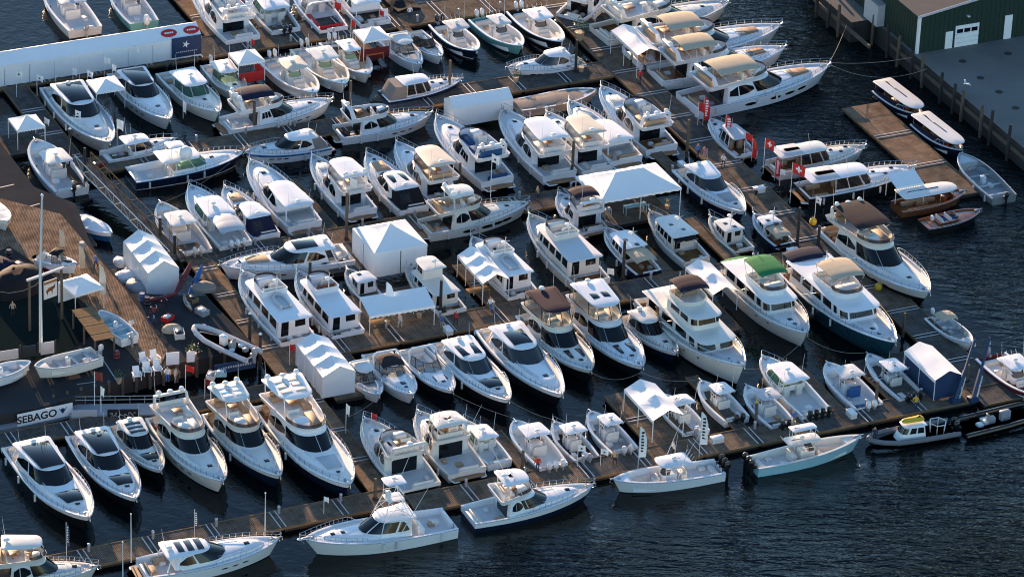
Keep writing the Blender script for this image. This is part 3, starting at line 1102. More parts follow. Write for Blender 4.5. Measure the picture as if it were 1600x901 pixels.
# --- flybridge motor yacht
def flybridge(b):
    o, L, B = b.o, b.L, b.B
    zD = b.zs(0.3)
    H = o.get('H', 1.25 + 0.018 * L) * b.rn.uniform(0.98, 1.10)
    ck = o.get('ck', 0.2)
    c1 = o.get('c1', 0.69) + b.rn.uniform(-0.02, 0.02)
    sole = o.get('sole', b.fs - 0.5)
    b.hull(tc=ck, sole=sole, floor=o.get('floor', 'teak_plank'), deck=o.get('deck', b.rn.choice(['white', 'nonskid', 'offwhite'])))
    b.trunk(ck + 0.02, o.get('tr1', 0.89), 0.405, zD - 0.12, 0.38, 0.46, o.get('trunk', 'white'))
    h0 = half_ring(ck * L, c1 * L, 0.445 * B, 0.40 * B, zD - 0.1, 0.25 * L, 2.2, 0.25, 0.2)
    h1 = half_ring((ck + 0.01) * L, (c1 - 0.16) * L, 0.40 * B, 0.335 * B, zD + H, 0.14 * L, 2.4, 0.25)
    mb = MB()
    mb.loft([full(h0), full(h1)], False, True)
    cab = b.P('cabin', mb, o.get('cab', 'white'), sharp=50)
    gl = o.get('glass', 'glass')
    b.screen(h0, h1, -6.2, 6.2, o.get('ws0', 0.28), 0.97, cab, gl, o.get('panes', b.rn.choice([1, 2, 3])), 0.1)
    sw = o.get('side', 0)
    if sw == 0:
        b.windows(h0, h1, [(6.35, 7.95, [0.5, 0.34, 0.32], [0.72, 0.93, 0.93]), (8.07, 9.05, [0.32, 0.42], [0.93, 0.72])], cab, gl, n=5)
    elif sw == 1:
        b.windows(h0, h1, [(6.4, 7.5, [0.45, 0.36], [0.62, 0.93]), (7.65, 9.0, [0.36, 0.45], [0.93, 0.7])], cab, gl, n=5)
    else:
        b.windows(h0, h1, [(6.5, 7.2), (7.35, 8.05), (8.2, 8.9)], cab, gl, v=(0.42, 0.85), n=3)
    mb = MB()                                       # saloon doors
    mb.box(ck * L - 0.03, ck * L + 0.05, -0.27 * B, 0.27 * B, sole + 0.05, zD + H - 0.25)
    b.P('saloon_door', mb, 'glass', cab)
    # upper deck
    f0x, f1x = o.get('f0', 0.07), o.get('f1', 0.535)
    zF = zD + H - 0.04
    fh = o.get('fh', 0.62)
    f0 = half_ring((f0x + 0.01) * L, (f1x - 0.02) * L, 0.41 * B, 0.345 * B, zF, 0.17 * L, 2.2, 0.3)
    f1 = half_ring(f0x * L, f1x * L, 0.44 * B, 0.365 * B, zF + fh, 0.16 * L, 2.2, 0.3, 0.08, -0.25 * fh)
    mb = MB()
    tub(mb, f0, f1, 0.13, 0.1)
    fly = b.P('flybridge', mb, o.get('flyc', 'white'), sharp=50)
    fl = zF + 0.1
    cu = o.get('cush', 'cushion')
    mb = MB()
    mb.box((f0x + 0.02) * L, (f1x - 0.1) * L, -0.3 * B, 0.3 * B, fl, fl + 0.02)
    b.P('upper_floor', mb, o.get('flyfloor', 'nonskid'), fly)
    b.seat((f0x + 0.04) * L, (f0x + 0.09) * L, -0.28 * B, 0.28 * B, fl, 0.4, 'aft', cu, fly)
    b.seat((f0x + 0.1) * L, (f0x + 0.22) * L, 0.14 * B, 0.29 * B, fl, 0.4, None, cu, fly)
    b.seat((f1x - 0.2) * L, (f1x - 0.165) * L, -0.24 * B, -0.02 * B, fl, 0.55, 'aft', 'cushion', fly)
    b.seat((f1x - 0.2) * L, (f1x - 0.06) * L, 0.06 * B, 0.22 * B, fl, 0.4, None, cu, fly)
    mb = MB()
    mb.box((f1x - 0.13) * L, (f1x - 0.06) * L, -0.24 * B, -0.0 * B, fl, fl + 0.85, 0.12)
    b.P('helm_console', mb, 'white', fly)
    if o.get('table', 1):
        mb = MB()
        mb.box((f0x + 0.12) * L, (f0x + 0.19) * L, -0.1 * B, 0.1 * B, fl + 0.55, fl + 0.62, 0.02)
        mb.tube([((f0x + 0.155) * L, 0, fl), ((f0x + 0.155) * L, 0, fl + 0.56)], 0.06)
        b.P('table', mb, 'teak', fly)
    tp = o.get('top', None)
    tp = o.get('cover', 'open')
    if tp != 'enclosed':                            # low wind deflector
        a = [Vector((p.x - 0.05, p.y * 0.97, p.z)) for p in f1]
        c = [Vector((p.x - 0.22, p.y * 0.93, p.z + 0.3)) for p in f1]
        b.screen(a, c, -5.6, 5.6, 0.0, 1.0, fly, o.get('wd', 'smoke_glass'), name='wind_deflector', off=0.01)
    zA = zF + fh
    if tp in ('open', 'bimini'):
        ax = o.get('arch', f0x + 0.06)
        mb = MB()
        for sd in (1, -1):
            mb.loft([[(ax * L + dx - 0.3 * k, sd * (0.375 * B - 0.12 * k) + dy, zA - 0.4 + 1.3 * k) for dx, dy in ((-0.3, -0.07), (0.3 - 0.15 * k, -0.07), (0.3 - 0.15 * k, 0.07), (-0.3, 0.07))] for k in (0, 1)], True, True)
        mb.box(ax * L - 0.6, ax * L - 0.15, -0.355 * B, 0.355 * B, zA + 0.88, zA + 1.02, 0.05)
        ar = b.P('radar_arch', mb, 'white', fly)
        b.radar(ax * L - 0.38, 0, zA + 1.0, parent=ar, bar=o.get('bar', 0))
        if o.get('domes', 1):
            b.radar(ax * L - 0.38, 0.25 * B, zA + 1.0, 0.27, 0.4, ar)
            b.radar(ax * L - 0.38, -0.25 * B, zA + 1.0, 0.27, 0.4, ar)
        b.antennas(ax * L - 0.3, zA + 1.0, 2, 2.2, 0.33 * B, ar)
    if tp == 'bimini':
        x0, x1 = o.get('b0', f0x + 0.12) * L, o.get('b1', f1x - 0.06) * L
        b.canopy(x0, x1, 0.37 * B, zA + 1.15, o.get('canvas', 'navy_canvas'), seams=o.get('seams', 2))
        b.hoops(x0, x1, 0.37 * B, zA + 1.15, zA - 0.1, 3)
    if tp in ('hard', 'enclosed'):
        x0, x1 = o.get('t0', f0x + 0.03) * L, o.get('t1', f1x - 0.06) * L
        mb = MB()
        zh = zA + 1.22
        slab(mb, x0, x1, 0.385 * B, 0.335 * B, zh, 0.13, 0.1 * L, 2.6, 0.35, 0.1)
        top = b.P('hardtop', mb, o.get('roof', 'white'), sharp=50)
        if o.get('slats'):
            for k in range(3):
                for sd in (1, -1):
                    b.hatch(((x0 + (x1 - x0) * (0.28 + 0.21 * k)) / L), 0.2 * B, (x1 - x0) * 0.15, sd * 0.13 * B, top, zh + 0.18, o['slats'], tilt=0)
        elif o.get('skylight'):
            for sd in (1, -1):
                b.hatch((x0 + (x1 - x0) * 0.6) / L, 0.16 * B, (x1 - x0) * 0.2, sd * 0.12 * B, top, zh + 0.19, 'glass', tilt=0)
        b.posts([((x0 + 0.5, sd * 0.32 * B, zA - 0.25), (x0 + 0.35, sd * 0.32 * B, zh + 0.05)) for sd in (1, -1)] + [((x1 + 0.1, sd * 0.27 * B, zA), (x1 - 0.35, sd * 0.26 * B, zh + 0.05)) for sd in (1, -1)], 0.055, 'white', top)
        b.radar(x0 + 0.5, 0, zh + 0.18, parent=top, bar=o.get('bar', 0))
        if o.get('domes', 1):
            for sd in (1, -1):
                b.radar(x0 + 0.35, sd * 0.27 * B, zh + 0.14, 0.3, 0.42, top)
        b.antennas(x0 + 0.4, zh + 0.1, 2, 2.0, 0.3 * B, top)
        if tp == 'enclosed':
            e0 = half_ring(x0 + 0.2, (f1x - 0.01) * L, 0.42 * B, 0.35 * B, zA - 0.03, 0.13 * L, 2.3, 0.3)
            e1 = half_ring(x0 + 0.1, x1 - 0.1, 0.375 * B, 0.325 * B, zh + 0.05, 0.1 * L, 2.5, 0.3)
            n_ = o.get('epanes', 4)
            w = 18.0 / (n_ + 2)
            for k in range(n_ + 2):
                mb = MB()
                patch(mb, e0, e1, -9 + w * k + 0.08, -9 + w * (k + 1) - 0.08, 0.04, 0.97, 4, 0.0)
                b.P('clear_panel', mb, 'vinyl', top)
            mb = MB()
            for k in range(n_ + 3):
                q = -9 + w * k
                mb.tube([hpt(e0, q), hpt(e1, q)], 0.04, 4)
            mb.tube([hpt(e0, -9 + 18 * k / 24) for k in range(25)], 0.05, 4)
            b.P('panel_frame', mb, o.get('frame', 'black_canvas'), top)
    fg = o.get('fg', 1)
    if fg == 1:
        b.hatch(0.79, 0.45, 0.45)
    elif fg == 2:
        b.hatch(0.745, 0.36 * B, 0.14 * L, 0, col=o.get('pad', 'lightgrey'), taper=0.75)
        b.hatch(0.855, 0.34, 0.3)
    elif fg == 4:
        b.hatch(0.735, 0.14 * B, 0.12 * L, 0.14 * B, taper=0.45)
        b.hatch(0.735, 0.14 * B, 0.12 * L, -0.14 * B, taper=0.45)
        b.hatch(0.84, 0.4, 0.34)
    elif fg == 6:                                   # wooden bow seating
        b.hatch(0.77, 0.34 * B, 0.13 * L, 0, col='teak', taper=0.7)
        b.hatch(0.72, 0.3 * B, 0.05 * L, 0, col='cushion')
    b.deck_detail()
    b.rail(o.get('rail0', 0.42), o.get('railh', 0.6), mat_=o.get('railm', 'steel'))
    if o.get('plat', 1):
        b.platform(o.get('pl', 0.075) * L, pad=o.get('platpad', 'teak'))
    b.seat(0.025 * L, 0.075 * L, -0.3 * B, 0.14 * B, sole, 0.42, 'aft', cu)
    b.clutter(0.08 * L, max(0.12, ck - 0.03) * L, sole, 2)
    if o.get('ports', 1):
        if o.get('bigports'):
            portholes(b, (0.36, 0.54, 0.65, 0.75), 0.62, 1.5, 0.42)
        else:
            portholes(b, (0.55, 0.64, 0.73), 0.62, 0.75, 0.17)
    if o.get('tower'):
        tower(b, 0.36, zA + 1.4, o['tower'])
    if o.get('rigs'):
        outriggers(b, 0.42, zD + 1.2, o['rigs'])
    b.bow_gear()


def tower(b, xc, z1, h):
    """tuna tower: splayed legs, cross braces, a standing platform and a small sun top"""
    L, B = b.L, b.B
    mb = MB()
    zt = z1 + h
    zb = b.zs(0.3) + 0.1
    for sd in (1, -1):
        mb.tube([((xc - 0.16) * L, sd * 0.42 * B, zb), ((xc - 0.05) * L, sd * 0.17 * B, zt)], 0.045, 5)
        mb.tube([((xc + 0.13) * L, sd * 0.37 * B, zb), ((xc + 0.05) * L, sd * 0.17 * B, zt)], 0.045, 5)
        mb.tube([((xc - 0.11) * L, sd * 0.31 * B, lerp(zb, zt, 0.45)), ((xc + 0.05) * L, sd * 0.17 * B, zt)], 0.03, 4)
        mb.tube([((xc + 0.095) * L, sd * 0.28 * B, lerp(zb, zt, 0.45)), ((xc - 0.05) * L, sd * 0.17 * B, zt)], 0.03, 4)
    for f in (0.45, 0.75, 1.0, 1.17):
        g = min(f, 1)
        xa, xb = lerp(xc - 0.16, xc - 0.05, g) * L, lerp(xc + 0.13, xc + 0.05, g) * L
        wa, wb = lerp(0.42, 0.17, g) * B, lerp(0.37, 0.17, g) * B
        z = lerp(zb, zt, f)
        mb.tube([(xa, wa, z), (xb, wb, z), (xb, -wb, z), (xa, -wa, z), (xa, wa, z)], 0.03, 4)
    for sd in (1, -1):
        for x in (-0.05, 0.05):
            mb.tube([((xc + x) * L, sd * 0.17 * B, zt), ((xc + x) * L, sd * 0.16 * B, zt + 1.75)], 0.025, 4)
    tw = b.P('fishing_tower', mb, 'pipe_white')
    mb = MB()
    slab(mb, (xc - 0.06) * L, (xc + 0.06) * L, 0.17 * B, 0.17 * B, zt - 0.03, 0.06, 0.3, 3, 0.15, 0.0)
    mb.box((xc + 0.02) * L, (xc + 0.05) * L, -0.25, 0.25, zt, zt + 0.8, 0.06)
    b.P('tower_platform', mb, 'white', tw)
    mb = MB()
    slab(mb, (xc - 0.07) * L, (xc + 0.07) * L, 0.19 * B, 0.19 * B, zt + 1.75, 0.08, 0.4, 3, 0.2, 0.05)
    b.P('sun_top', mb, 'white', tw)
    b.radar(xc * L, 0.0, zt + 1.88, 0.22, 0.2, tw)


def outriggers(b, x, z, ln):
    for sd in (1, -1):
        mb = MB()
        mb.tube([(x * b.L, sd * 0.42 * b.B, z - 0.6), (x * b.L - ln * 0.45, sd * (0.42 * b.B + ln * 0.12), z + ln * 0.85)], 0.04, 4, r1=0.015)
        b.P('outrigger', mb, 'pipe_white')


# --- express sport fisher: long foredeck, rounded house with wrap-round screen, open cockpit aft
def sportfish(b):
    o, L, B = b.o, b.L, b.B
    zD = b.zs(0.35)
    b.hull(tc=0.32, sole=0.5, floor='nonskid', rake=0.1)
    b.trunk(0.34, 0.9, 0.38, zD - 0.12, 0.35, 0.45)
    h0 = half_ring(0.31 * L, 0.67 * L, 0.40 * B, 0.35 * B, zD, 0.24 * L, 2.3, 0.3, 0.12)
    h1 = half_ring(0.30 * L, 0.52 * L, 0.33 * B, 0.28 * B, zD + 1.55, 0.14 * L, 2.6, 0.4)
    mb = MB()
    mb.loft([full(h0), full(h1)], False, True)
    cab = b.P('cabin', mb, 'white', sharp=50)
    gl = o.get('glass', 'glass')
    b.screen(h0, h1, -5.9, 5.9, 0.28, 0.93, cab, gl, o.get('panes', 3), 0.3)
    b.windows(h0, h1, [(6.3, 8.9, [0.3, 0.3, 0.34, 0.4], [0.9, 0.93, 0.8, 0.45])], cab, gl, n=7)
    mb = MB()
    slab(mb, 0.27 * L, 0.525 * L, 0.335 * B, 0.285 * B, zD + 1.53, 0.12, 0.14 * L, 2.6, 0.4, 0.16)
    top = b.P('hardtop', mb, 'white', sharp=50)
    for k in range(2):
        b.hatch(0.74 + 0.07 * k, 0.45, 0.4)
    b.rail(0.6, 0.55, pulpit=0.6)
    mb = MB()
    slab(mb, L * 0.96, L + 0.75, 0.28, 0.2, b.fb - 0.02, 0.1, 0.3, 2.5, 0.1, 0)
    b.P('bow_pulpit', mb, 'white')
    b.seat(0.2 * L, 0.25 * L, -0.2 * B, 0.2 * B, 0.5, 0.6, 'fore', 'white')
    b.seat(0.26 * L, 0.3 * L, -0.36 * B, -0.16 * B, 0.5, 0.75, None, 'tan_cushion')
    b.clutter(0.05 * L, 0.2 * L, 0.5, 3)
    if o.get('tower', 2.2):
        tower(b, 0.40, zD + 1.7, o.get('tower', 2.2))
    if o.get('rigs', 7):
        outriggers(b, 0.40, zD + 1.0, o.get('rigs', 7))
    b.bow_gear()


# --- open express with a framed windscreen under a hardtop and big radome
def walkaround(b):
    o, L, B = b.o, b.L, b.B
    zD = b.zs(0.4)
    ck = o.get('ck', 0.42)
    sole = max(0.3, b.fs - 0.75)
    b.hull(tc=ck, sole=sole, floor=o.get('floor', 'nonskid'))
    b.trunk(ck + 0.01, 0.9, 0.34, zD - 0.12, 0.35, 0.40)
    sc = 0.8 + 0.02 * L
    h0 = half_ring((ck - 0.1) * L, (ck + 0.24) * L, 0.38 * B, 0.35 * B, zD + 0.2, 0.15 * L, 2.6, 0.2)
    h1 = half_ring((ck - 0.1) * L, (ck + 0.13) * L, 0.34 * B, 0.30 * B, zD + 1.2 * sc, 0.09 * L, 2.8, 0.2)
    mb = MB()
    hm = [p.lerp(q, 0.12) for p, q in zip(h0, h1)]
    mb.loft([[Vector((p.x, p.y, p.z - 0.5)) for p in full(h0)], full(h0), full(hm)], False, False)
    cab = b.P('helm_coaming', mb, 'white')
    gl = o.get('glass', 'green_glass')
    b.screen(h0, h1, -5.8, 5.8, 0.12, 0.95, cab, gl, 3, 0.2)
    b.windows(h0, h1, [(6.0, 8.6, [0.12, 0.12], [0.95, 0.8])], cab, gl, n=4)
    for q in (-8.8, -5.95, -1.9, 1.9, 5.95, 8.8):
        mb = MB()
        mb.tube([hpt(h0, q), hpt(h1, q)], 0.035, 4)
        b.P('window_post', mb, 'white', cab)
    mb = MB()
    z = zD + 1.25 * sc
    slab(mb, (ck - 0.2) * L, (ck + 0.16) * L, 0.385 * B, 0.345 * B, z, 0.12, 0.08 * L, 2.8, 0.3, 0.1)
    top = b.P('hardtop', mb, o.get('roof', 'white'), sharp=50)
    b.posts([(((ck - 0.12) * L, sd * 0.33 * B, zD - 0.1), ((ck - 0.14) * L, sd * 0.31 * B, z + 0.05)) for sd in (1, -1)], 0.045, 'white', top)
    b.radar((ck - 0.02) * L, 0.1, z + 0.2, 0.3, 0.25, top)
    b.antennas((ck - 0.1) * L, z + 0.1, 2, 2.4, 0.26 * B, top)
    b.seat((ck - 0.13) * L, (ck - 0.08) * L, -0.28 * B, -0.1 * B, sole, 0.85, 'aft', 'cushion')
    b.seat((ck - 0.13) * L, (ck - 0.08) * L, 0.1 * B, 0.28 * B, sole, 0.85, 'aft', 'cushion')
    mb = MB()
    mb.box((ck - 0.03) * L, (ck + 0.02) * L, -0.3 * B, -0.04 * B, sole, zD + 0.4, 0.08)
    b.P('helm_console', mb, 'white')
    b.seat(0.03 * L, 0.08 * L, -0.3 * B, 0.3 * B, sole, 0.42, None, 'cushion')
    b.hatch(0.72, 0.45, 0.45)
    b.rail(0.5, 0.5)
    if o.get('ob', 0):
        b.outboards(o['ob'], o.get('obc', 'white'))
    if o.get('dome'):
        b.radar((ck + 0.02) * L, -0.26 * B, z + 0.15, 0.75, 1.25, top)
    if o.get('upper'):
        mb = MB()
        slab(mb, (ck - 0.12) * L, (ck + 0.03) * L, 0.22 * B, 0.2 * B, z + 1.3, 0.08, 0.3, 3, 0.2, 0.06)
        u = b.P('sun_top', mb, 'bright', top)
        b.posts([((x * L, sd * 0.22 * B, z + 0.1), (x * L, sd * 0.2 * B, z + 1.32)) for sd in (1, -1) for x in (ck - 0.1, ck + 0.01)], 0.035, 'white', u)
    if o.get('canvas'):
        b.canopy(0.04 * L, (ck - 0.16) * L, 0.34 * B, z - 0.1, o['canvas'], name='aft_canvas', zf=0.1)
        b.hoops(0.04 * L, (ck - 0.16) * L, 0.34 * B, z - 0.1, b.fs, 2)
    b.clutter(0.08 * L, (ck - 0.18) * L, sole, 2)
    b.bow_gear()


# --- centre console
def console(b):
    o, L, B = b.o, b.L, b.B
    sole = max(0.25, b.fs - 0.62)
    b.hull(tc=0.84, sole=sole, floor=o.get('floor', 'nonskid'), g=0.24, tdoor=False)
    cx = o.get('cx', 0.47)
    mb = MB()
    w = 0.19 * B
    c0 = half_ring((cx - 0.05) * L, (cx + 0.1) * L, w, w, sole, 0.06 * L, 3, 0.12)
    c1 = half_ring((cx - 0.045) * L, (cx + 0.085) * L, w * 0.92, w * 0.9, sole + 1.05, 0.06 * L, 3, 0.12, -0.1)
    c2 = half_ring((cx - 0.04) * L, (cx + 0.06) * L, w * 0.85, w * 0.8, sole + 1.55, 0.05 * L, 3, 0.1)
    mb.loft([full(c0), full(c1)], False, True)
    con = b.P('helm_console', mb, 'white')
    b.screen(c1, c2, -6, 6, 0, 1, con, o.get('glass', 'smoke_glass'), off=0.0, n=8)
    b.seat((cx - 0.14) * L, (cx - 0.085) * L, -w, w, sole, 0.8, 'aft', o.get('cush', 'cushion'))
    b.seat((cx + 0.11) * L, (cx + 0.16) * L, -w * 0.8, w * 0.8, sole, 0.5, 'aft', 'cushion')
    z = sole + 2.15
    tw = o.get('tw', 0.31) * 1.12 * B
    t0, t1 = o.get('t0', cx - 0.17), o.get('t1', cx + 0.13)
    if o.get('ttop', 1):
        mb = MB()
        slab(mb, t0 * L, t1 * L, tw, tw * 0.92, z, 0.1, 0.05 * L, o.get('tnf', 3), 0.3, o.get('crown', 0.07))
        top = b.P('t_top', mb, o.get('tc', 'white'), sharp=50)
        fr = [((cx + x) * L, sd * w * 1.1, sole) for x in (-0.045, 0.07) for sd in (1, -1)]
        b.posts([(p, (lerp(t0 * L, p[0], 0.75) if p[0] < cx * L else p[0] - 0.1, p[1] * 1.25, z + 0.05)) for p in fr] + [((fr[0][0], s_ * w * 1.1, sole + 1.5), (fr[2][0], s_ * w * 1.1, sole + 1.5)) for s_ in (1, -1)], 0.035, o.get('pipe', 'pipe_white'), top)
        b.radar((cx - 0.03) * L, 0, z + 0.14, 0.27, 0.22, top)
        b.antennas((cx - 0.08) * L, z + 0.1, 2, 2.2, tw * 0.9, top)
        if o.get('rods', 1):
            mb = MB()
            for k in range(5):
                y = (k - 2) * tw * 0.4
                mb.tube([(t0 * L, y, z - 0.1), (t0 * L - 0.35, y, z + 0.45)], 0.022, 4)
            b.P('rod_holders', mb, 'pipe_white', top)
        if o.get('upper'):
            mb = MB()
            slab(mb, (t0 + 0.03) * L, (t1 - 0.04) * L, tw * 0.7, tw * 0.65, z + 1.35, 0.07, 0.3, 3, 0.2, 0.05)
            b.P('sun_top', mb, 'bright', top)
            b.posts([((x * L, sd * tw * 0.6, z + 0.1), (x * L, sd * tw * 0.6, z + 1.37)) for sd in (1, -1) for x in (t0 + 0.05, t1 - 0.06)], 0.03, 'pipe_white', top)
    b.seat(0.04 * L, 0.09 * L, -0.28 * B, 0.28 * B, sole, 0.42, None, o.get('cush', 'cushion'))
    if o.get('bowseat', 1):
        for sd in (1, -1):
            mb = MB()
            ts = [0.62, 0.7, 0.78, 0.84]
            a = [(L * t, sd * (b.hb(t) - 0.25), sole) for t in ts]
            c = [(L * t, sd * (b.hb(t) - 0.25), sole + 0.42) for t in ts]
            d = [(L * t, sd * max(0.12, b.hb(t) - 0.72), sole + 0.42) for t in ts]
            e = [(L * t, sd * max(0.12, b.hb(t) - 0.72), sole) for t in ts]
            mb.loft([a, c, d, e], False, False, closed=False)
            b.P('bow_seat', mb, o.get('bs', 'cushion'))
    b.outboards(o.get('ob', 2), o.get('obc', 'white'), o.get('obs', 1.0))
    if o.get('rail', 0):
        b.rail(0.6, 0.4)
    if o.get('rigs'):
        outriggers(b, cx, z, o['rigs'])
    b.clutter(0.12 * L, 0.3 * L, sole, 2)
    b.bow_gear()


# --- bow rider / day cruiser with wrap-round windscreen and arch
def bowrider(b):
    o, L, B = b.o, b.L, b.B
    ck = o.get('ck', 0.55)
    sole = max(0.25, b.fs - 0.6)
    zD = b.zs(0.5)
    b.hull(tc=ck, sole=sole, floor=o.get('floor', 'nonskid'), g=0.2)
    if o.get('openbow', 0):
        mb = MB()
        h0 = half_ring((ck + 0.04) * L, 0.93 * L, 0.32 * B, 0.3 * B, b.zs(0.7) - 0.03, 0.33 * L, 1.9, 0.1, 0.2)
        h1 = half_ring((ck + 0.05) * L, 0.90 * L, 0.30 * B, 0.28 * B, b.zs(0.7) + 0.09, 0.31 * L, 1.9, 0.1, 0.2)
        tub(mb, h0, h1, 0.16, 0.02, 0, 1)
        b.P('bow_cockpit', mb, ['white', 'grey'])
        b.tr_o = b.deck_o
    else:
        b.trunk(ck, 0.9, 0.36, zD - 0.1, 0.25, 0.36)
        fg = o.get('fg', 1)
        if fg == 1:
            b.hatch(0.75, 0.55, 0.6)
            b.hatch(0.83, 0.3, 0.3)
        else:
            b.hatch(0.72, 0.1, 0.1 * L, 0.17 * B)
            b.hatch(0.72, 0.1, 0.1 * L, -0.17 * B)
            b.hatch(0.8, 0.4, 0.35)
    h0 = half_ring((ck - 0.2) * L, (ck + 0.13) * L, 0.40 * B, 0.36 * B, zD + 0.08, 0.2 * L, 2.1, 0.2)
    h1 = half_ring((ck - 0.2) * L, (ck + 0.01) * L, 0.36 * B, 0.30 * B, zD + 0.9, 0.15 * L, 2.1, 0.2)
    g = o.get('glass', 'clear_glass')
    sc = MB()
    mb = MB()
    mb.tube([hpt(h1, -9 + 18 * k / 24) for k in range(25)], 0.04, 4)
    mb.tube([hpt(h0, -9 + 18 * k / 24) for k in range(25)], 0.05, 4)
    for q in (-9, -6.2, -3, 0, 3, 6.2, 9):
        mb.tube([hpt(h0, q), hpt(h1, q)], 0.03, 4)
    fr = b.P('window_frame', mb, o.get('frame', 'black'))
    b.screen(h0, h1, -8.9, 8.9, 0, 1, fr, g, 6, 0.06, off=0.0, n=24)
    mb = MB()
    x = (ck - 0.22) * L
    zt = zD + 1.45
    path = [(x + 0.5, 0.43 * B, zD - 0.1), (x, 0.40 * B, zt - 0.3), (x - 0.1, 0.3 * B, zt), (x - 0.1, -0.3 * B, zt), (x, -0.40 * B, zt - 0.3), (x + 0.5, -0.43 * B, zD - 0.1)]
    mb.tube(path, 0.11, 6)
    if o.get('arch', 1):
        b.P('arch', mb, 'white')
    if o.get('cover'):
        b.canopy((ck - 0.24) * L, (ck + 0.0) * L, 0.34 * B, zD + 1.05, o['cover'], crown=0.12)
    if o.get('roof'):
        mb = MB()
        slab(mb, (ck - 0.3) * L, (ck + 0.03) * L, 0.36 * B, 0.3 * B, zD + 1.15, 0.1, 0.08 * L, 2.6, 0.3, 0.08)
        b.P('hardtop', mb, o['roof'], sharp=50)
        b.posts([(((ck - 0.26) * L, sd * 0.36 * B, zD - 0.2), ((ck - 0.27) * L, sd * 0.33 * B, zD + 1.2)) for sd in (1, -1)], 0.04, 'white')
    b.seat((ck - 0.08) * L, (ck - 0.02) * L, -0.3 * B, -0.1 * B, sole, 0.7, 'aft', 'cushion')
    b.seat((ck - 0.08) * L, (ck - 0.02) * L, 0.1 * B, 0.3 * B, sole, 0.7, 'aft', 'cushion')
    b.seat(0.05 * L, 0.13 * L, -0.36 * B, 0.36 * B, sole, 0.42, 'aft', o.get('cush', 'cushion'))
    b.seat(0.14 * L, (ck - 0.14) * L, 0.22 * B, 0.37 * B, sole, 0.42, None, o.get('cush', 'cushion'))
    b.platform(0.07 * L, pad=None)
    if o.get('ob'):
        b.outboards(o['ob'], o.get('obc', 'white'))
    if o.get('rail', 1):
        b.rail(0.62, 0.35)
    b.bow_gear()


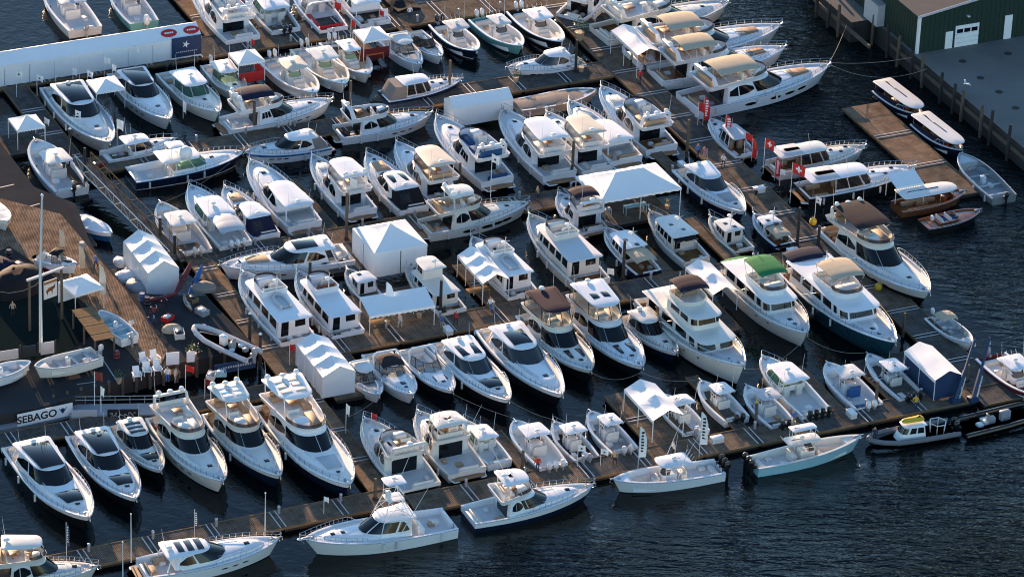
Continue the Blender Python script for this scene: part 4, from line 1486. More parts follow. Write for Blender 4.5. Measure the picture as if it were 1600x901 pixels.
# --- trawler / pilothouse cruiser with upright windows
def trawler(b):
    o, L, B = b.o, b.L, b.B
    zD = b.zs(0.35)
    ck = o.get('ck', 0.18)
    sole = o.get('sole', b.fs - 0.45)
    b.hull(tc=ck, sole=sole, floor=o.get('floor', 'teak_plank'), deck=o.get('deck', 'nonskid'), drop=0.35, rake=0.07)
    rc = o.get('roof', 'white')
    cc = o.get('cab', 'white')
    H = o.get('H', 1.75)
    c1 = o.get('c1', 0.70)
    h0 = half_ring(ck * L, c1 * L, 0.405 * B, 0.37 * B, zD - 0.3, 0.1 * L, 4.5, 0.15, 0.15)
    h1 = half_ring(ck * L, (c1 - 0.035) * L, 0.38 * B, 0.345 * B, zD - 0.3 + H, 0.09 * L, 4.5, 0.15)
    mb = MB()
    mb.loft([full(h0), full(h1)], False, True)
    cab = b.P('cabin', mb, cc)
    gl = o.get('glass', 'glass')
    b.screen(h0, h1, -4.6, 4.6, 0.44, 0.9, cab, gl, o.get('panes', 3), 0.5, n=9)
    nw = o.get('nw', 4)
    w = (9.0 - 5.4) / nw
    b.windows(h0, h1, [(5.4 + w * k + 0.1 * w, 5.4 + w * (k + 1) - 0.14 * w) for k in range(nw)], cab, gl, v=(0.44, 0.88), n=3)
    b.screen(h0, h1, 11.15, 11.65, 0.1, 0.86, cab, gl, 1, name='cabin_door', n=3)
    b.screen(h0, h1, -11.9, -11.2, 0.5, 0.86, cab, gl, 1, name='aft_window', n=3)
    zr = zD - 0.3 + H
    r0 = o.get('r0', ck - 0.04)
    mb = MB()
    slab(mb, r0 * L, (c1 + 0.01) * L, 0.43 * B, 0.385 * B, zr - 0.02, 0.1, 0.11 * L, 4, 0.25, 0.07)
    roof = b.P('cabin_roof', mb, rc)
    b.trunk(c1 - 0.02, 0.90, 0.28, zD - 0.3, 0.45, 0.2)
    b.hatch(0.78, 0.5, 0.5)
    b.hatch(0.845, 0.35, 0.35)
    lvl = o.get('lvl', 0)
    zt = zr + 0.12
    if lvl == 1:                                    # raised pilothouse / fly bridge house
        p0x, p1x = o.get('p0', 0.40), o.get('p1', c1 - 0.03)
        g0 = half_ring(p0x * L, p1x * L, 0.32 * B, 0.30 * B, zr, 0.08 * L, 4, 0.15, 0)
        g1 = half_ring(p0x * L, (p1x - 0.02) * L, 0.30 * B, 0.28 * B, zr + 1.45, 0.07 * L, 4, 0.15)
        mb = MB()
        mb.loft([full(g0), full(g1)], False, True)
        ph = b.P('pilothouse', mb, cc)
        b.screen(g0, g1, -4.4, 4.4, 0.45, 0.88, ph, gl, 3, 0.4, n=9)
        b.windows(g0, g1, [(5.6, 6.9), (7.1, 8.4)], ph, gl, v=(0.45, 0.85), n=3)
        mb = MB()
        slab(mb, (p0x - 0.06) * L, (p1x + 0.01) * L, 0.36 * B, 0.33 * B, zr + 1.43, 0.1, 0.1 * L, 3.5, 0.25, 0.07)
        rf = b.P('pilothouse_roof', mb, rc)
        zt = zr + 1.6
        mx = p0x - 0.03
        if o.get('canvas'):                         # small upper helm under a bimini
            u0 = half_ring((p0x + 0.0) * L, (p0x + 0.17) * L, 0.27 * B, 0.25 * B, zr + 1.55, 0.06 * L, 2.4, 0.2)
            u1 = half_ring((p0x - 0.005) * L, (p0x + 0.175) * L, 0.29 * B, 0.27 * B, zr + 2.1, 0.06 * L, 2.4, 0.2)
            mb = MB()
            tub(mb, u0, u1, 0.1, 0.1)
            fb_ = b.P('upper_helm', mb, 'white', sharp=50)
            b.seat((p0x + 0.03) * L, (p0x + 0.06) * L, -0.2 * B, 0.2 * B, zr + 1.65, 0.45, 'aft', 'tan_cushion', fb_)
            b.canopy((p0x - 0.01) * L, (p0x + 0.15) * L, 0.28 * B, zr + 3.3, o['canvas'], seams=2)
            b.hoops((p0x - 0.01) * L, (p0x + 0.15) * L, 0.28 * B, zr + 3.3, zr + 2.1, 3)
    elif lvl == 2:                                  # open fly bridge
        p0x, p1x = o.get('p0', 0.30), o.get('p1', c1 - 0.06)
        g0 = half_ring(p0x * L, p1x * L, 0.31 * B, 0.28 * B, zr + 0.05, 0.1 * L, 2.6, 0.25)
        g1 = half_ring((p0x - 0.005) * L, (p1x + 0.01) * L, 0.33 * B, 0.29 * B, zr + 0.8, 0.1 * L, 2.6, 0.25)
        mb = MB()
        tub(mb, g0, g1, 0.12, 0.1)
        fly = b.P('flybridge', mb, 'white', sharp=50)
        fl = zr + 0.17
        b.seat((p0x + 0.02) * L, (p0x + 0.07) * L, -0.26 * B, 0.26 * B, fl, 0.42, 'aft', o.get('cush', 'cushion'), fly)
        b.seat((p1x - 0.17) * L, (p1x - 0.13) * L, -0.18 * B, 0.02 * B, fl, 0.6, 'aft', 'cushion', fly)
        mb = MB()
        mb.box((p1x - 0.09) * L, (p1x - 0.04) * L, -0.2 * B, 0.2 * B, fl, fl + 0.8, 0.1)
        b.P('helm_console', mb, 'white', fly)
        a = [Vector((p.x - 0.05, p.y * 0.96, p.z)) for p in g1]
        c = [Vector((p.x - 0.2, p.y * 0.93, p.z + 0.35)) for p in g1]
        b.screen(a, c, -5.5, 5.5, 0.0, 1.0, fly, 'smoke_glass', name='wind_deflector', off=0.01)
        zt = zr + 0.85
        mx = p0x - 0.02
        if o.get('canvas'):
            x0, x1 = o.get('b0', p0x + 0.02) * L, o.get('b1', p1x - 0.04) * L
            b.canopy(x0, x1, 0.31 * B, zr + 2.25, o['canvas'], seams=3)
            b.hoops(x0, x1, 0.31 * B, zr + 2.25, zr + 0.7, 3)
    else:
        mx = o.get('mx', 0.42)
        for k in range(o.get('rh', 2)):
            b.hatch(o.get('rhx', 0.5) - 0.13 * k, 0.45, 0.5, (0.1 - 0.2 * k) * B, roof, zr + 0.12, o.get('rhc', 'glass_grey'), tilt=0)
    if o.get('aftcanvas'):
        x0, x1 = o.get('a0', 0.02) * L, o.get('a1', ck + 0.02) * L
        b.canopy(x0, x1, 0.36 * B, zr + o.get('az', -0.25), o['aftcanvas'], seams=3, name='aft_canvas')
        b.hoops(x0, x1, 0.36 * B, zr + o.get('az', -0.25), b.fs, 3)
    if o.get('mast', 1):
        mb = MB()
        zm = zt + o.get('mh', 1.9)
        mb.tube([(mx * L, 0, zt - 0.1), (mx * L - 0.15, 0, zm)], 0.06, 5, r1=0.04)
        mb.tube([(mx * L - 0.1, -0.5, lerp(zt, zm, 0.7)), (mx * L - 0.1, 0.5, lerp(zt, zm, 0.7))], 0.03, 4)
        if o.get('boom'):
            mb.tube([(mx * L, 0, zt + 0.3), (mx * L - o['boom'], 0.1, zt + 1.3)], 0.05, 5)
        ms = b.P('mast', mb, 'pipe_white')
        b.radar(mx * L + 0.25, 0, lerp(zt, zm, 0.45), 0.3, 0.24, ms)
    if o.get('dinghy'):
        mb = MB()
        dx = o['dinghy'] * L
        zz = zr + 0.35
        for sd in (1, -1):
            mb.tube([(dx - 1.2, sd * 0.55, zz), (dx + 0.6, sd * 0.58, zz), (dx + 1.15, sd * 0.4, zz + 0.08), (dx + 1.4, 0, zz + 0.14)], 0.19, 7)
        mb.box(dx - 1.2, dx + 1.0, -0.4, 0.4, zz - 0.1, zz - 0.02)
        b.P('dinghy', mb, 'lightgrey')
    if o.get('dark_roof'):
        mb = MB()
        mb.box((r0 + 0.03) * L, (r0 + 0.3) * L, -0.33 * B, 0.33 * B, zr + 0.13, zr + 0.28, 0.08)
        b.P('roof_cover', mb, o['dark_roof'], roof)
    if o.get('roofrail'):
        mb = MB()
        x0, x1, w = (r0 + 0.01) * L, (o.get('p0', 0.45)) * L, 0.38 * B
        for hh in (0.45, 0.85):
            mb.tube([(x1, w, zr + hh), (x0, w, zr + hh), (x0, -w, zr + hh), (x1, -w, zr + hh)], 0.025, 4)
        for k in range(5):
            for sd in (1, -1):
                x = lerp(x0, x1, k / 4)
                mb.tube([(x, sd * w, zr + 0.08), (x, sd * w, zr + 0.85)], 0.022, 4)
        b.P('roof_rail', mb, 'steel')
    b.rail(o.get('rail0', 0.3), o.get('railh', 0.6), mat_=o.get('railm', 'steel'), pulpit=0.4)
    b.platform(0.05 * L, pad=o.get('platpad', 'teak'))
    b.clutter(0.04 * L, max(0.08, ck - 0.03) * L, sole, 2)
    portholes(b, (0.6, 0.72), 0.72, 0.3, 0.22)
    b.bow_gear()


# --- launch with a long flat canopy on posts
def launch(b):
    o, L, B = b.o, b.L, b.B
    sole = 0.25
    b.hull(tc=0.82, sole=sole, floor=o.get('floor', 'teak_plank'), deck=o.get('deck', 'mahogany'), g=0.18, tdoor=False)
    c0, c1 = o.get('c0', 0.03), o.get('c1', 0.86)
    z = o.get('cz', b.fs + 1.35)
    mb = MB()
    slab(mb, c0 * L, c1 * L, 0.44 * B, 0.42 * B, z, 0.08, 0.3 * L, 2.6, 0.35, 0.1)
    top = b.P('canopy', mb, o.get('canopy', 'offwhite'), sharp=50)
    if o.get('slot', 1):
        b.hatch((c0 + c1) / 2, 0.14, 0.3 * L, 0, top, z + 0.17, 'black', tilt=0)
    b.posts([((t * L, sd * (b.hb(t) - 0.12), b.zs(t)), (t * L, sd * 0.40 * B * (1 if t < 0.6 else 0.85), z + 0.03)) for t in (0.06, 0.3, 0.55, 0.76) for sd in (1, -1)], 0.03, o.get('post', 'steel'), top)
    for sd in (1, -1):
        b.seat(0.12 * L, 0.62 * L, sd * 0.28 * B - 0.22, sd * 0.28 * B + 0.22, sole, 0.42, None, o.get('cush', 'tan_cushion'))
    mb = MB()
    mb.box(0.66 * L, 0.7 * L, -0.2 * B, 0.06 * B, sole, sole + 0.95, 0.06)
    b.P('helm_console', mb, 'mahogany')
    b.seat(0.3 * L, 0.45 * L, -0.09 * B, 0.09 * B, sole, 0.6, None, 'teak')
    if o.get('rail', 0):
        b.rail(0.6, 0.45)
    if o.get('sides'):
        pts = []
        mb = MB()
        for sd in (1, -1):
            mb.loft([[(t * L, sd * (b.hb(t) - 0.1), b.zs(t) + 0.02) for t in (0.04, 0.3, 0.55, 0.78)], [(t * L, sd * (b.hb(t) - 0.14), b.zs(t) + 0.55) for t in (0.04, 0.3, 0.55, 0.78)]], False, False, closed=False)
        b.P('side_curtain', mb, o['sides'])
    b.bow_gear()


# --- picnic boat: open aft under a long hardtop, long low foredeck with hatches
def picnic(b):
    o, L, B = b.o, b.L, b.B
    sole = b.fs - 0.55
    zD = b.zs(0.5)
    b.hull(tc=0.5, sole=sole, floor=o.get('floor', 'teak_plank'))
    b.trunk(0.5, 0.9, 0.34, zD - 0.1, 0.35, 0.36)
    h0 = half_ring(0.22 * L, 0.60 * L, 0.37 * B, 0.34 * B, zD + 0.05, 0.12 * L, 3, 0.2)
    h1 = half_ring(0.22 * L, 0.53 * L, 0.34 * B, 0.31 * B, zD + 1.35, 0.1 * L, 3, 0.2)
    mb = MB()
    for q in (-8.9, -7.4, -5.6, -1.8, 1.8, 5.6, 7.4, 8.9):
        mb.tube([hpt(h0, q), hpt(h1, q)], 0.05, 4)
    mb.loft([[Vector((p.x, p.y, p.z - 0.6)) for p in h0[:10]], h0[:10]], False, False, closed=False)
    mb.loft([[Vector((p.x, -p.y, p.z - 0.6)) for p in h0[:10]], [Vector((p.x, -p.y, p.z)) for p in h0[:10]]], False, False, closed=False)
    cab = b.P('wheelhouse', mb, 'white')
    g = o.get('glass', 'smoke_glass')
    b.screen(h0, h1, -5.4, 5.4, 0.03, 0.95, cab, g, 3, 0.3, off=0)
    b.windows(h0, h1, [(5.8, 7.2), (7.6, 8.7)], cab, g, v=(0.05, 0.95), n=3, off=0)
    mb = MB()
    t0 = o.get('t0', 0.06)
    slab(mb, t0 * L, 0.56 * L, 0.39 * B, 0.34 * B, zD + 1.33, 0.1, 0.1 * L, 3, 0.3, 0.12)
    top = b.P('hardtop', mb, o.get('roof', 'white'), sharp=50)
    b.posts([(((t0 + 0.02) * L, sd * 0.38 * B, b.fs), ((t0 + 0.02) * L, sd * 0.35 * B, zD + 1.36)) for sd in (1, -1)], 0.035, 'steel', top)
    if o.get('half'):
        b.hatch(0.18, 0.66 * B, 0.2 * L, 0, top, zD + 1.5, o['half'], tilt=0)
    for k in range(3):
        b.hatch(0.64 + 0.08 * k, 0.4, 0.4, 0.1 * B * (-1) ** k)
    for sd in (1, -1):
        b.seat(0.08 * L, 0.2 * L, sd * 0.26 * B - 0.25, sd * 0.26 * B + 0.25, sole, 0.42, None, o.get('cush', 'tan_cushion'))
        b.seat(0.3 * L, 0.35 * L, sd * 0.2 * B - 0.3, sd * 0.2 * B + 0.3, sole, 0.8, 'aft', 'tan_cushion')
    if o.get('curtain'):
        a0 = half_ring(0.02 * L, 0.24 * L, 0.41 * B, 0.40 * B, b.fs + 0.03, 0.05, 5, 0.3)
        a1 = half_ring(0.10 * L, 0.24 * L, 0.37 * B, 0.36 * B, zD + 1.32, 0.05, 5, 0.3)
        mb = MB()
        mb.loft([full(a0), full(a1)], False, True)
        b.P('cockpit_cover', mb, o['curtain'])
    b.rail(0.5, 0.55)
    b.platform(0.05 * L)
    b.antennas(0.4 * L, zD + 1.5, 1, 1.5)
    b.bow_gear()


# --- varnished runabout
def runabout(b):
    o, L, B = b.o, b.L, b.B
    b.hull(tc=0.1, sole=b.fs - 0.1, floor='mahogany', deck='mahogany', g=0.16, tdoor=False)
    mb = MB()
    zD = b.zs(0.35)
    h0 = half_ring(0.22 * L, 0.6 * L, 0.3 * B, 0.3 * B, zD - 0.06, 0.1 * L, 3, 0.15, 0.12)
    h1 = half_ring(0.22 * L, 0.6 * L, 0.31 * B, 0.31 * B, zD + 0.12, 0.1 * L, 3, 0.15, 0.12)
    tub(mb, h0, h1, 0.12, 0.03, 0, 1)
    b.P('cockpit_coaming', mb, ['mahogany', 'blue_canvas'])
    for x in (0.27, 0.42):
        b.seat(x * L, (x + 0.06) * L, -0.26 * B, 0.26 * B, zD - 0.05, 0.22, 'aft', 'cushion')
    h0 = half_ring(0.48 * L, 0.62 * L, 0.3 * B, 0.27 * B, zD + 0.12, 0.08 * L, 2.4, 0.1)
    h1 = half_ring(0.48 * L, 0.57 * L, 0.28 * B, 0.24 * B, zD + 0.55, 0.07 * L, 2.4, 0.1)
    fr = MB()
    fr.tube([hpt(h1, -6 + k) for k in range(13)], 0.03, 4)
    f = b.P('window_frame', fr, 'steel')
    b.screen(h0, h1, -6, 6, 0, 1, f, 'clear_glass', 2, 0.1, off=0)
    mb = MB()
    mb.box(0.18 * L, 0.22 * L, 0.1 * B, 0.26 * B, zD, zD + 0.5, 0.06)
    b.P('locker', mb, 'bright')
    b.bow_gear()


# --- open skiff
def skiff(b):
    o, L, B = b.o, b.L, b.B
    sole = 0.18
    b.hull(tc=0.80, sole=sole, floor=o.get('floor', 'lightgrey'), deck=o.get('deck', 'lightgrey'), g=0.13, tdoor=False)
    for x in (0.14, 0.36, 0.6):
        mb = MB()
        w = b.hb(x) - 0.1
        mb.box(x * L - 0.16, x * L + 0.16, -w, w, sole + 0.28, sole + 0.34, 0.02)
        b.P('thwart', mb, o.get('thwart', 'lightgrey'))
    if o.get('con', 1):
        mb = MB()
        mb.box(0.44 * L, 0.5 * L, -0.24, 0.24, sole, sole + 0.95, 0.08)
        b.P('helm_console', mb, 'white')
        mb = MB()
        mb.tube([(0.43 * L, 0.2 * math.cos(q), sole + 0.85 + 0.2 * math.sin(q)) for q in [k * math.pi / 5 for k in range(11)]], 0.025, 4)
        b.P('steering_wheel', mb, 'steel')
    if o.get('screen'):
        h0 = half_ring(0.5 * L, 0.72 * L, 0.38 * B, 0.34 * B, b.zs(0.6), 0.15 * L, 2.2, 0.1)
        h1 = half_ring(0.5 * L, 0.64 * L, 0.36 * B, 0.30 * B, b.zs(0.6) + 0.5, 0.12 * L, 2.2, 0.1)
        b.screen(h0, h1, -6.5, 6.5, 0, 1, b.deck_o, 'clear_glass', 3, 0.1, off=0)
    b.outboards(1, o.get('obc', 'black'), o.get('obs', 0.85))
    b.clutter(0.2 * L, 0.6 * L, sole, 2)
    if o.get('canvas'):
        b.canopy(0.16 * L, 0.42 * L, 0.36 * B, b.fs + 1.1, o['canvas'])
        b.hoops(0.16 * L, 0.42 * L, 0.36 * B, b.fs + 1.1, b.fs, 2)


# --- rigid inflatable
def inflatable(b):
    o, L, B = b.o, b.L, b.B
    mb = MB()
    r = 0.26
    tc = o.get('tube', 'hypalon')
    for sd in (1, -1):
        path = [(-0.35, sd * (B / 2 - r), 0.42), (0, sd * (B / 2 - r), 0.45), (L * 0.4, sd * (B / 2 - r), 0.47), (L * 0.68, sd * (B / 2 - r) * 0.93, 0.55), (L * 0.85, sd * (B / 2 - r) * 0.66, 0.68), (L * 0.95, sd * (B / 2 - r) * 0.3, 0.8), (L - 0.2, 0, 0.84)]
        mb.tube(path, r, 9)
    b.P('buoyancy_tube', mb, tc)
    mb = MB()
    ts = [0, 0.4, 0.7, 0.9, 1.0]
    ww = [0.36, 0.36, 0.3, 0.15, 0.02]
    mb.loft([[(t * L * 0.97, -w * B, 0.3), (t * L * 0.97, -w * B * 0.6, -0.25 + 0.5 * t ** 4), (t * L * 0.97, w * B * 0.6, -0.25 + 0.5 * t ** 4), (t * L * 0.97, w * B, 0.3)] for t, w in zip(ts, ww)], True, True)
    b.P('hull', mb, o.get('hull', 'lightgrey'))
    mb = MB()
    mb.loft([[(t * L * 0.95, -w * B, 0.3), (t * L * 0.95, w * B, 0.3)] for t, w in zip(ts, ww)], False, False, closed=False)
    b.deck_o = b.P('deck', mb, o.get('floor', 'grey'))
    b.fs = 0.55
    if o.get('house'):
        h0 = half_ring(0.34 * L, 0.66 * L, 0.30 * B, 0.27 * B, 0.3, 0.1 * L, 3, 0.15)
        h1 = half_ring(0.36 * L, 0.58 * L, 0.26 * B, 0.22 * B, 1.75, 0.08 * L, 3, 0.15)
        mb = MB()
        mb.loft([full(h0), full(h1)], False, True)
        c = b.P('cabin', mb, 'white')
        b.screen(h0, h1, -5, 5, 0.5, 0.9, c, 'glass', 3, 0.3)
        b.windows(h0, h1, [(5.8, 7.2), (7.5, 8.9)], c, 'glass', v=(0.5, 0.9))
        mb = MB()
        slab(mb, 0.33 * L, 0.60 * L, 0.28 * B, 0.24 * B, 1.73, 0.1, 0.08 * L, 3, 0.2, 0.06)
        rf = b.P('cabin_roof', mb, 'white')
        mb = MB()
        slab(mb, 0.34 * L, 0.6 * L, 0.14 * B, 0.12 * B, 2.02, 0.28, 0.1 * L, 2.4, 0.3, 0.1)
        b.P('roof_float', mb, o['house'], rf)
        fr = MB()
        x = 0.16 * L
        w = 0.3 * B
        hexa = [(x + 0.9 * math.cos(q * math.pi / 3), 0.9 * math.sin(q * math.pi / 3), 1.35) for q in range(7)]
        fr.tube(hexa, 0.05, 5)
        for q in range(6):
            fr.tube([hexa[q], (x + 0.75 * math.cos(q * math.pi / 3), 0.75 * math.sin(q * math.pi / 3), 0.3)], 0.04, 4)
        b.P('tow_frame', fr, 'pipe_white')
    else:
        mb = MB()
        mb.box(0.42 * L, 0.52 * L, -0.3, 0.3, 0.3, 1.3, 0.1)
        con = b.P('helm_console', mb, o.get('con', 'grey'))
        b.seat(0.28 * L, 0.36 * L, -0.28, 0.28, 0.3, 0.65, 'aft', 'grey')
        b.clutter(0.12 * L, 0.3 * L, 0.3, 3)
    b.outboards(o.get('ob', 1), o.get('obc', 'black'), 0.95)


# --- boat under a fitted cover, or fully shrink-wrapped
def covered(b):
    o, L, B = b.o, b.L, b.B
    b.hull(tc=0.1, sole=b.fs - 0.05, tdoor=False)
    c = o.get('cover', 'wrap_white')
    mb = MB()
    rows = []
    rise = o.get('rise', 0.9)
    N = 13
    for k in range(N):
        t = k / (N - 1)
        hb = b.hb(t) + 0.05
        x = L * t + (0.08 if k == N - 1 else (-0.08 if k == 0 else 0))
        up = rise * (math.sin(math.pi * min(1, t * 1.15 + 0.12)) ** 0.5 if t < 0.72 else max(0, math.sin(math.pi * min(1, t * 1.15 + 0.12))) ** 0.5 if t * 1.15 + 0.12 < 1 else 0.0)
        dip = 0.16 * math.sin(t * math.pi * 4) ** 2
        z = b.zs(t)
        rows.append([(x, -hb - 0.02, z - 0.35), (x, -hb, z + 0.05), (x, -hb * 0.55, z + up * 0.62 - dip), (x, 0, z + up * 1.0 - dip * 0.4 + 0.06), (x, hb * 0.55, z + up * 0.62 - dip), (x, hb, z + 0.05), (x, hb + 0.02, z - 0.35)])
    mb.loft(rows, False, False, closed=False)
    mb.add(rows[0], [tuple(range(7))])
    cv = b.P('boat_cover', mb, c, sharp=25)
    if o.get('ob'):
        b.outboards(o['ob'], o.get('obc', 'white'))


BUILD = {'express': (express, 'express_cruiser', 'yacht', 'express cruisers with hardtops'),
         'fly': (flybridge, 'flybridge_yacht', 'yacht', 'flybridge yachts'),
         'sport': (sportfish, 'sport_fishing_boat', 'fishing boat', 'sport fishing boats'),
         'walk': (walkaround, 'walkaround_boat', 'motorboat', 'walkaround boats with windscreens and hardtops'),
         'cc': (console, 'center_console_boat', 'motorboat', 'open center console boats'),
         'bow': (bowrider, 'day_cruiser', 'motorboat', 'day cruisers with wraparound windscreens'),
         'trawl': (trawler, 'trawler_yacht', 'trawler', 'trawlers with upright cabins'),
         'launch': (launch, 'canopy_launch', 'launch', 'launches under long canopies'),
         'picnic': (picnic, 'picnic_boat', 'motorboat', 'picnic boats with long tops'),
         'runabout': (runabout, 'wooden_runabout', 'motorboat', None),
         'skiff': (skiff, 'skiff', 'skiff', 'open skiffs'),
         'rib': (inflatable, 'inflatable_boat', 'inflatable boat', 'rigid inflatable boats'),
         'cover': (covered, 'covered_boat', 'motorboat', 'boats under fitted covers')}


def boat(kind, x, y, hd, L, label, z=0.0, **o):
    fn, name, cat, group = BUILD[kind]
    b = Boat(name, x, y, R(hd), L, label, cat, group, o, z)
    fn(b)
    if z == 0 and L > 8.5 and kind not in ('rib', 'cc') and b.rn.random() < 0.6:
        for sd in (1, -1):
            b.fenders([b.rn.uniform(0.08, 0.2), b.rn.uniform(0.32, 0.45), b.rn.uniform(0.52, 0.62)][:3 if L > 12 else 2], sd)
    return b


# ------------------------------------------------------------------ the green warehouse on the quay
def on_quay(name, a, b, label, cat, group=None, z=2.6):
    p = dk(a, b)
    return thing(name, (p.x, p.y, z), DOCK_ANG, label, cat, group)


wc = (45.27, 55.68)
wh_a, wh_b = Vector((*wc, 0)).dot(EA), Vector((*wc, 0)).dot(EB)
t = on_quay('warehouse', wh_a, wh_b, 'dark green metal warehouse with white corner trim and garage door', 'building')
WW, WD, WH, WP = 22.0, 26.0, 4.9, 1.6          # along the docks, depth, eave height, gable rise
mb = MB()
mb.add([(0, 0, 0), (WW, 0, 0), (WW, 0, WH), (WW / 2, 0, WH + WP), (0, 0, WH), (0, WD, 0), (WW, WD, 0), (WW, WD, WH), (WW / 2, WD, WH + WP), (0, WD, WH)],
       [(0, 1, 2, 3, 4), (5, 9, 8, 7, 6), (0, 4, 9, 5), (1, 6, 7, 2)])
wall_o = mb.build('wall', 'paint_green', t, flat=True)
mb = MB()
for k in range(36):                               # standing ribs of the cladding
    x = 0.3 + k * 0.61
    zt = WH + WP * (1 - abs(x - WW / 2) / (WW / 2)) - 0.05
    mb.box(x - 0.03, x + 0.03, -0.035, 0.0, 0.05, zt)
for k in range(42):
    y = 0.3 + k * 0.61
    mb.box(-0.035, 0.0, y - 0.03, y + 0.03, 0.05, WH - 0.05)
tag(mb.build('cladding_rib', 'paint_green', wall_o, flat=True), kind='stuff')
for sd in (0, 1):
    mb = MB()
    x0, x1 = (-0.5, WW / 2) if sd == 0 else (WW + 0.5, WW / 2)
    z0 = WH - 0.07
    mb.add([(x0, -0.5, z0), (x1, -0.5, WH + WP), (x1, WD, WH + WP), (x0, WD, z0), (x0, -0.5, z0 + 0.14), (x1, -0.5, WH + WP + 0.14), (x1, WD, WH + WP + 0.14), (x0, WD, z0 + 0.14)],
           [(0, 1, 2, 3), (4, 5, 6, 7), (0, 1, 5, 4), (3, 2, 6, 7), (0, 4, 7, 3)])
    rf = mb.build('roof', 'slate_roof', t, flat=True)
    mb = MB()
    mb.add([(x0, -0.56, z0 - 0.12), (x1, -0.56, WH + WP - 0.12), (x1, -0.56, WH + WP + 0.17), (x0, -0.56, z0 + 0.17), (x0, -0.5, z0 - 0.12), (x1, -0.5, WH + WP - 0.12), (x1, -0.5, WH + WP + 0.17), (x0, -0.5, z0 + 0.17)],
           [(0, 1, 2, 3), (4, 5, 6, 7), (0, 1, 5, 4), (3, 2, 6, 7), (0, 4, 7, 3)])
    mb.build('trim_board', 'lightgrey', rf, flat=True)
mb = MB()
mb.box(-0.1, 0.22, -0.1, 0.22, 0, WH)
mb.build('corner_trim', 'bright', t, flat=True)
mb = MB()
mb.box(-0.16, -0.03, -0.4, WD, WH - 0.2, WH - 0.02)
mb.build('gutter', 'bright', t, flat=True)
gx = 4.9
mb = MB()
mb.box(gx, gx + 3.1, -0.06, 0.02, 0, 2.7)
gd = mb.build('garage_door', 'bright', t, flat=True)
for k in range(3):
    mb = MB()
    mb.box(gx + 0.2 + k * 0.95, gx + 0.2 + k * 0.95 + 0.8, -0.075, -0.03, 1.75, 2.25)
    mb.build('pane', 'glass', gd, flat=True)
for k in range(4):
    mb = MB()
    mb.box(gx, gx + 3.1, -0.07, -0.05, 0.55 * k + 0.52, 0.55 * k + 0.56)
    mb.build('panel_joint', 'lightgrey', gd, flat=True)
mb = MB()
mb.box(gx - 1.25, gx - 0.3, -0.06, 0.02, 0, 2.15)
d_ = mb.build('door', 'bright', t, flat=True)
mb = MB()
mb.box(gx - 0.48, gx - 0.42, -0.13, -0.05, 1.0, 1.06)
mb.build('handle', 'steel', d_, flat=True)
mb = MB()
mb.box(11.4, 12.4, -0.06, 0.02, 0, 3.0)
mb.build('door', 'bright', t, flat=True)
mb = MB()
mb.box(6.2, 6.5, -0.4, 0, 3.75, 3.9)
mb.build('wall_lamp', 'offwhite', t, flat=True)
sp = Vector((*(42.28, 62.99), 0))
t = on_quay('storage_shed', sp.dot(EA), sp.dot(EB), 'narrow pale shed on the quay edge left of the warehouse', 'shed')
mb = MB()
mb.box(-1.4, 0.1, 0, 3.2, 0, 2.7)
mb.build('wall', 'lightgrey', t, flat=True)
mb = MB()
mb.box(-1.5, 0.2, -0.1, 3.3, 2.7, 2.82)
mb.build('roof', 'grey', t, flat=True)

# ------------------------------------------------------------------ boats
boat('cc', -52.99, 62.04, 115.4, 12.34, 'open boat with bright lime cloth aft, beyond the long white tent', tc='lightgrey', ob=1, obc='grey', hull='lightgrey', bm=1.14)
boat('cc', -45.90, 63.69, 114.9, 10.18, 'grey boat with a big white outboard and turquoise gear, beyond the long white tent', hull='teal', obc='white', ob=1, obs=1.6, bm=1.14)
boat('fly', -35.40, 62.29, 116.1, 15.06, 'flybridge yacht moored stern to at the top left, beside the orange sunlit walkway', cover='open', floor='nonskid')
boat('walk', -30.05, 64.24, 114.6, 13.04, 'boat with black outboards and a white sign on its stern, top edge of the picture', ob=2, obc='black', ck=0.4)
boat('bow', -24.42, 64.91, 114.4, 12.36, 'day cruiser with red seats showing its rounded stern at the top edge', cush='red')
boat('express', -19.95, 67.57, 114.5, 13.66, 'white cruiser with dark saloon door, stern toward the camera at the top edge', sun=0)
boat('cover', -15.42, 69.52, 117.8, 8.68, 'dark covered boat at the top edge behind the finger dock', cover='black_canvas', hull='navy', rise=0.5)
boat('cc', -25.57, 45.99, -61.4, 11.11, 'cream center console with domed cream top, leftmost of the three above the navy bimini yacht', hull='offwhite', tc='cream', floor='offwhite', glass='green_glass', obc='white', crown=0.18, bs='cream', bm=1.14)
boat('cc', -22.29, 48.83, -64.7, 11.60, 'cream center console with flat white top, middle of the three beside the red show tent', hull='offwhite', tc='white', floor='offwhite', glass='green_glass', bs='cream', bm=1.14)
boat('cc', -19.51, 51.35, -65.4, 10.60, 'white center console with narrow top, right against the dark red show tent', hull='offwhite', tc='bright', glass='green_glass', tw=0.24, floor='cream', bm=1.14)
boat('bow', -13.52, 54.18, -65.4, 9.71, 'white bow rider with cream hardtop, right of the dark red show tent', openbow=1, roof='offwhite', ck=0.55)
boat('bow', -11.05, 56.11, -64.0, 8.12, 'smaller bow rider with low windscreen between a hardtop bow rider and a navy center console', openbow=1, arch=0, glass='smoke_glass')
boat('cc', -7.43, 58.27, -63.3, 9.30, 'navy center console with pale blue top and deck', hull='navy', tc='lightgrey', floor='lightgrey', obc='navy', bs='lightgrey', stripe='white', bm=1.14)
boat('cc', -2.49, 60.06, -60.6, 9.83, 'teal hulled center console with cream deck gear', hull='teal', tc='offwhite', floor='offwhite', tw=0.24, bm=1.14)
boat('cc', 2.04, 62.02, -63.5, 10.84, 'black hulled center console with white top, rightmost of the upper row', hull='black', tc='white', floor='offwhite', stripe='white', bm=1.14)
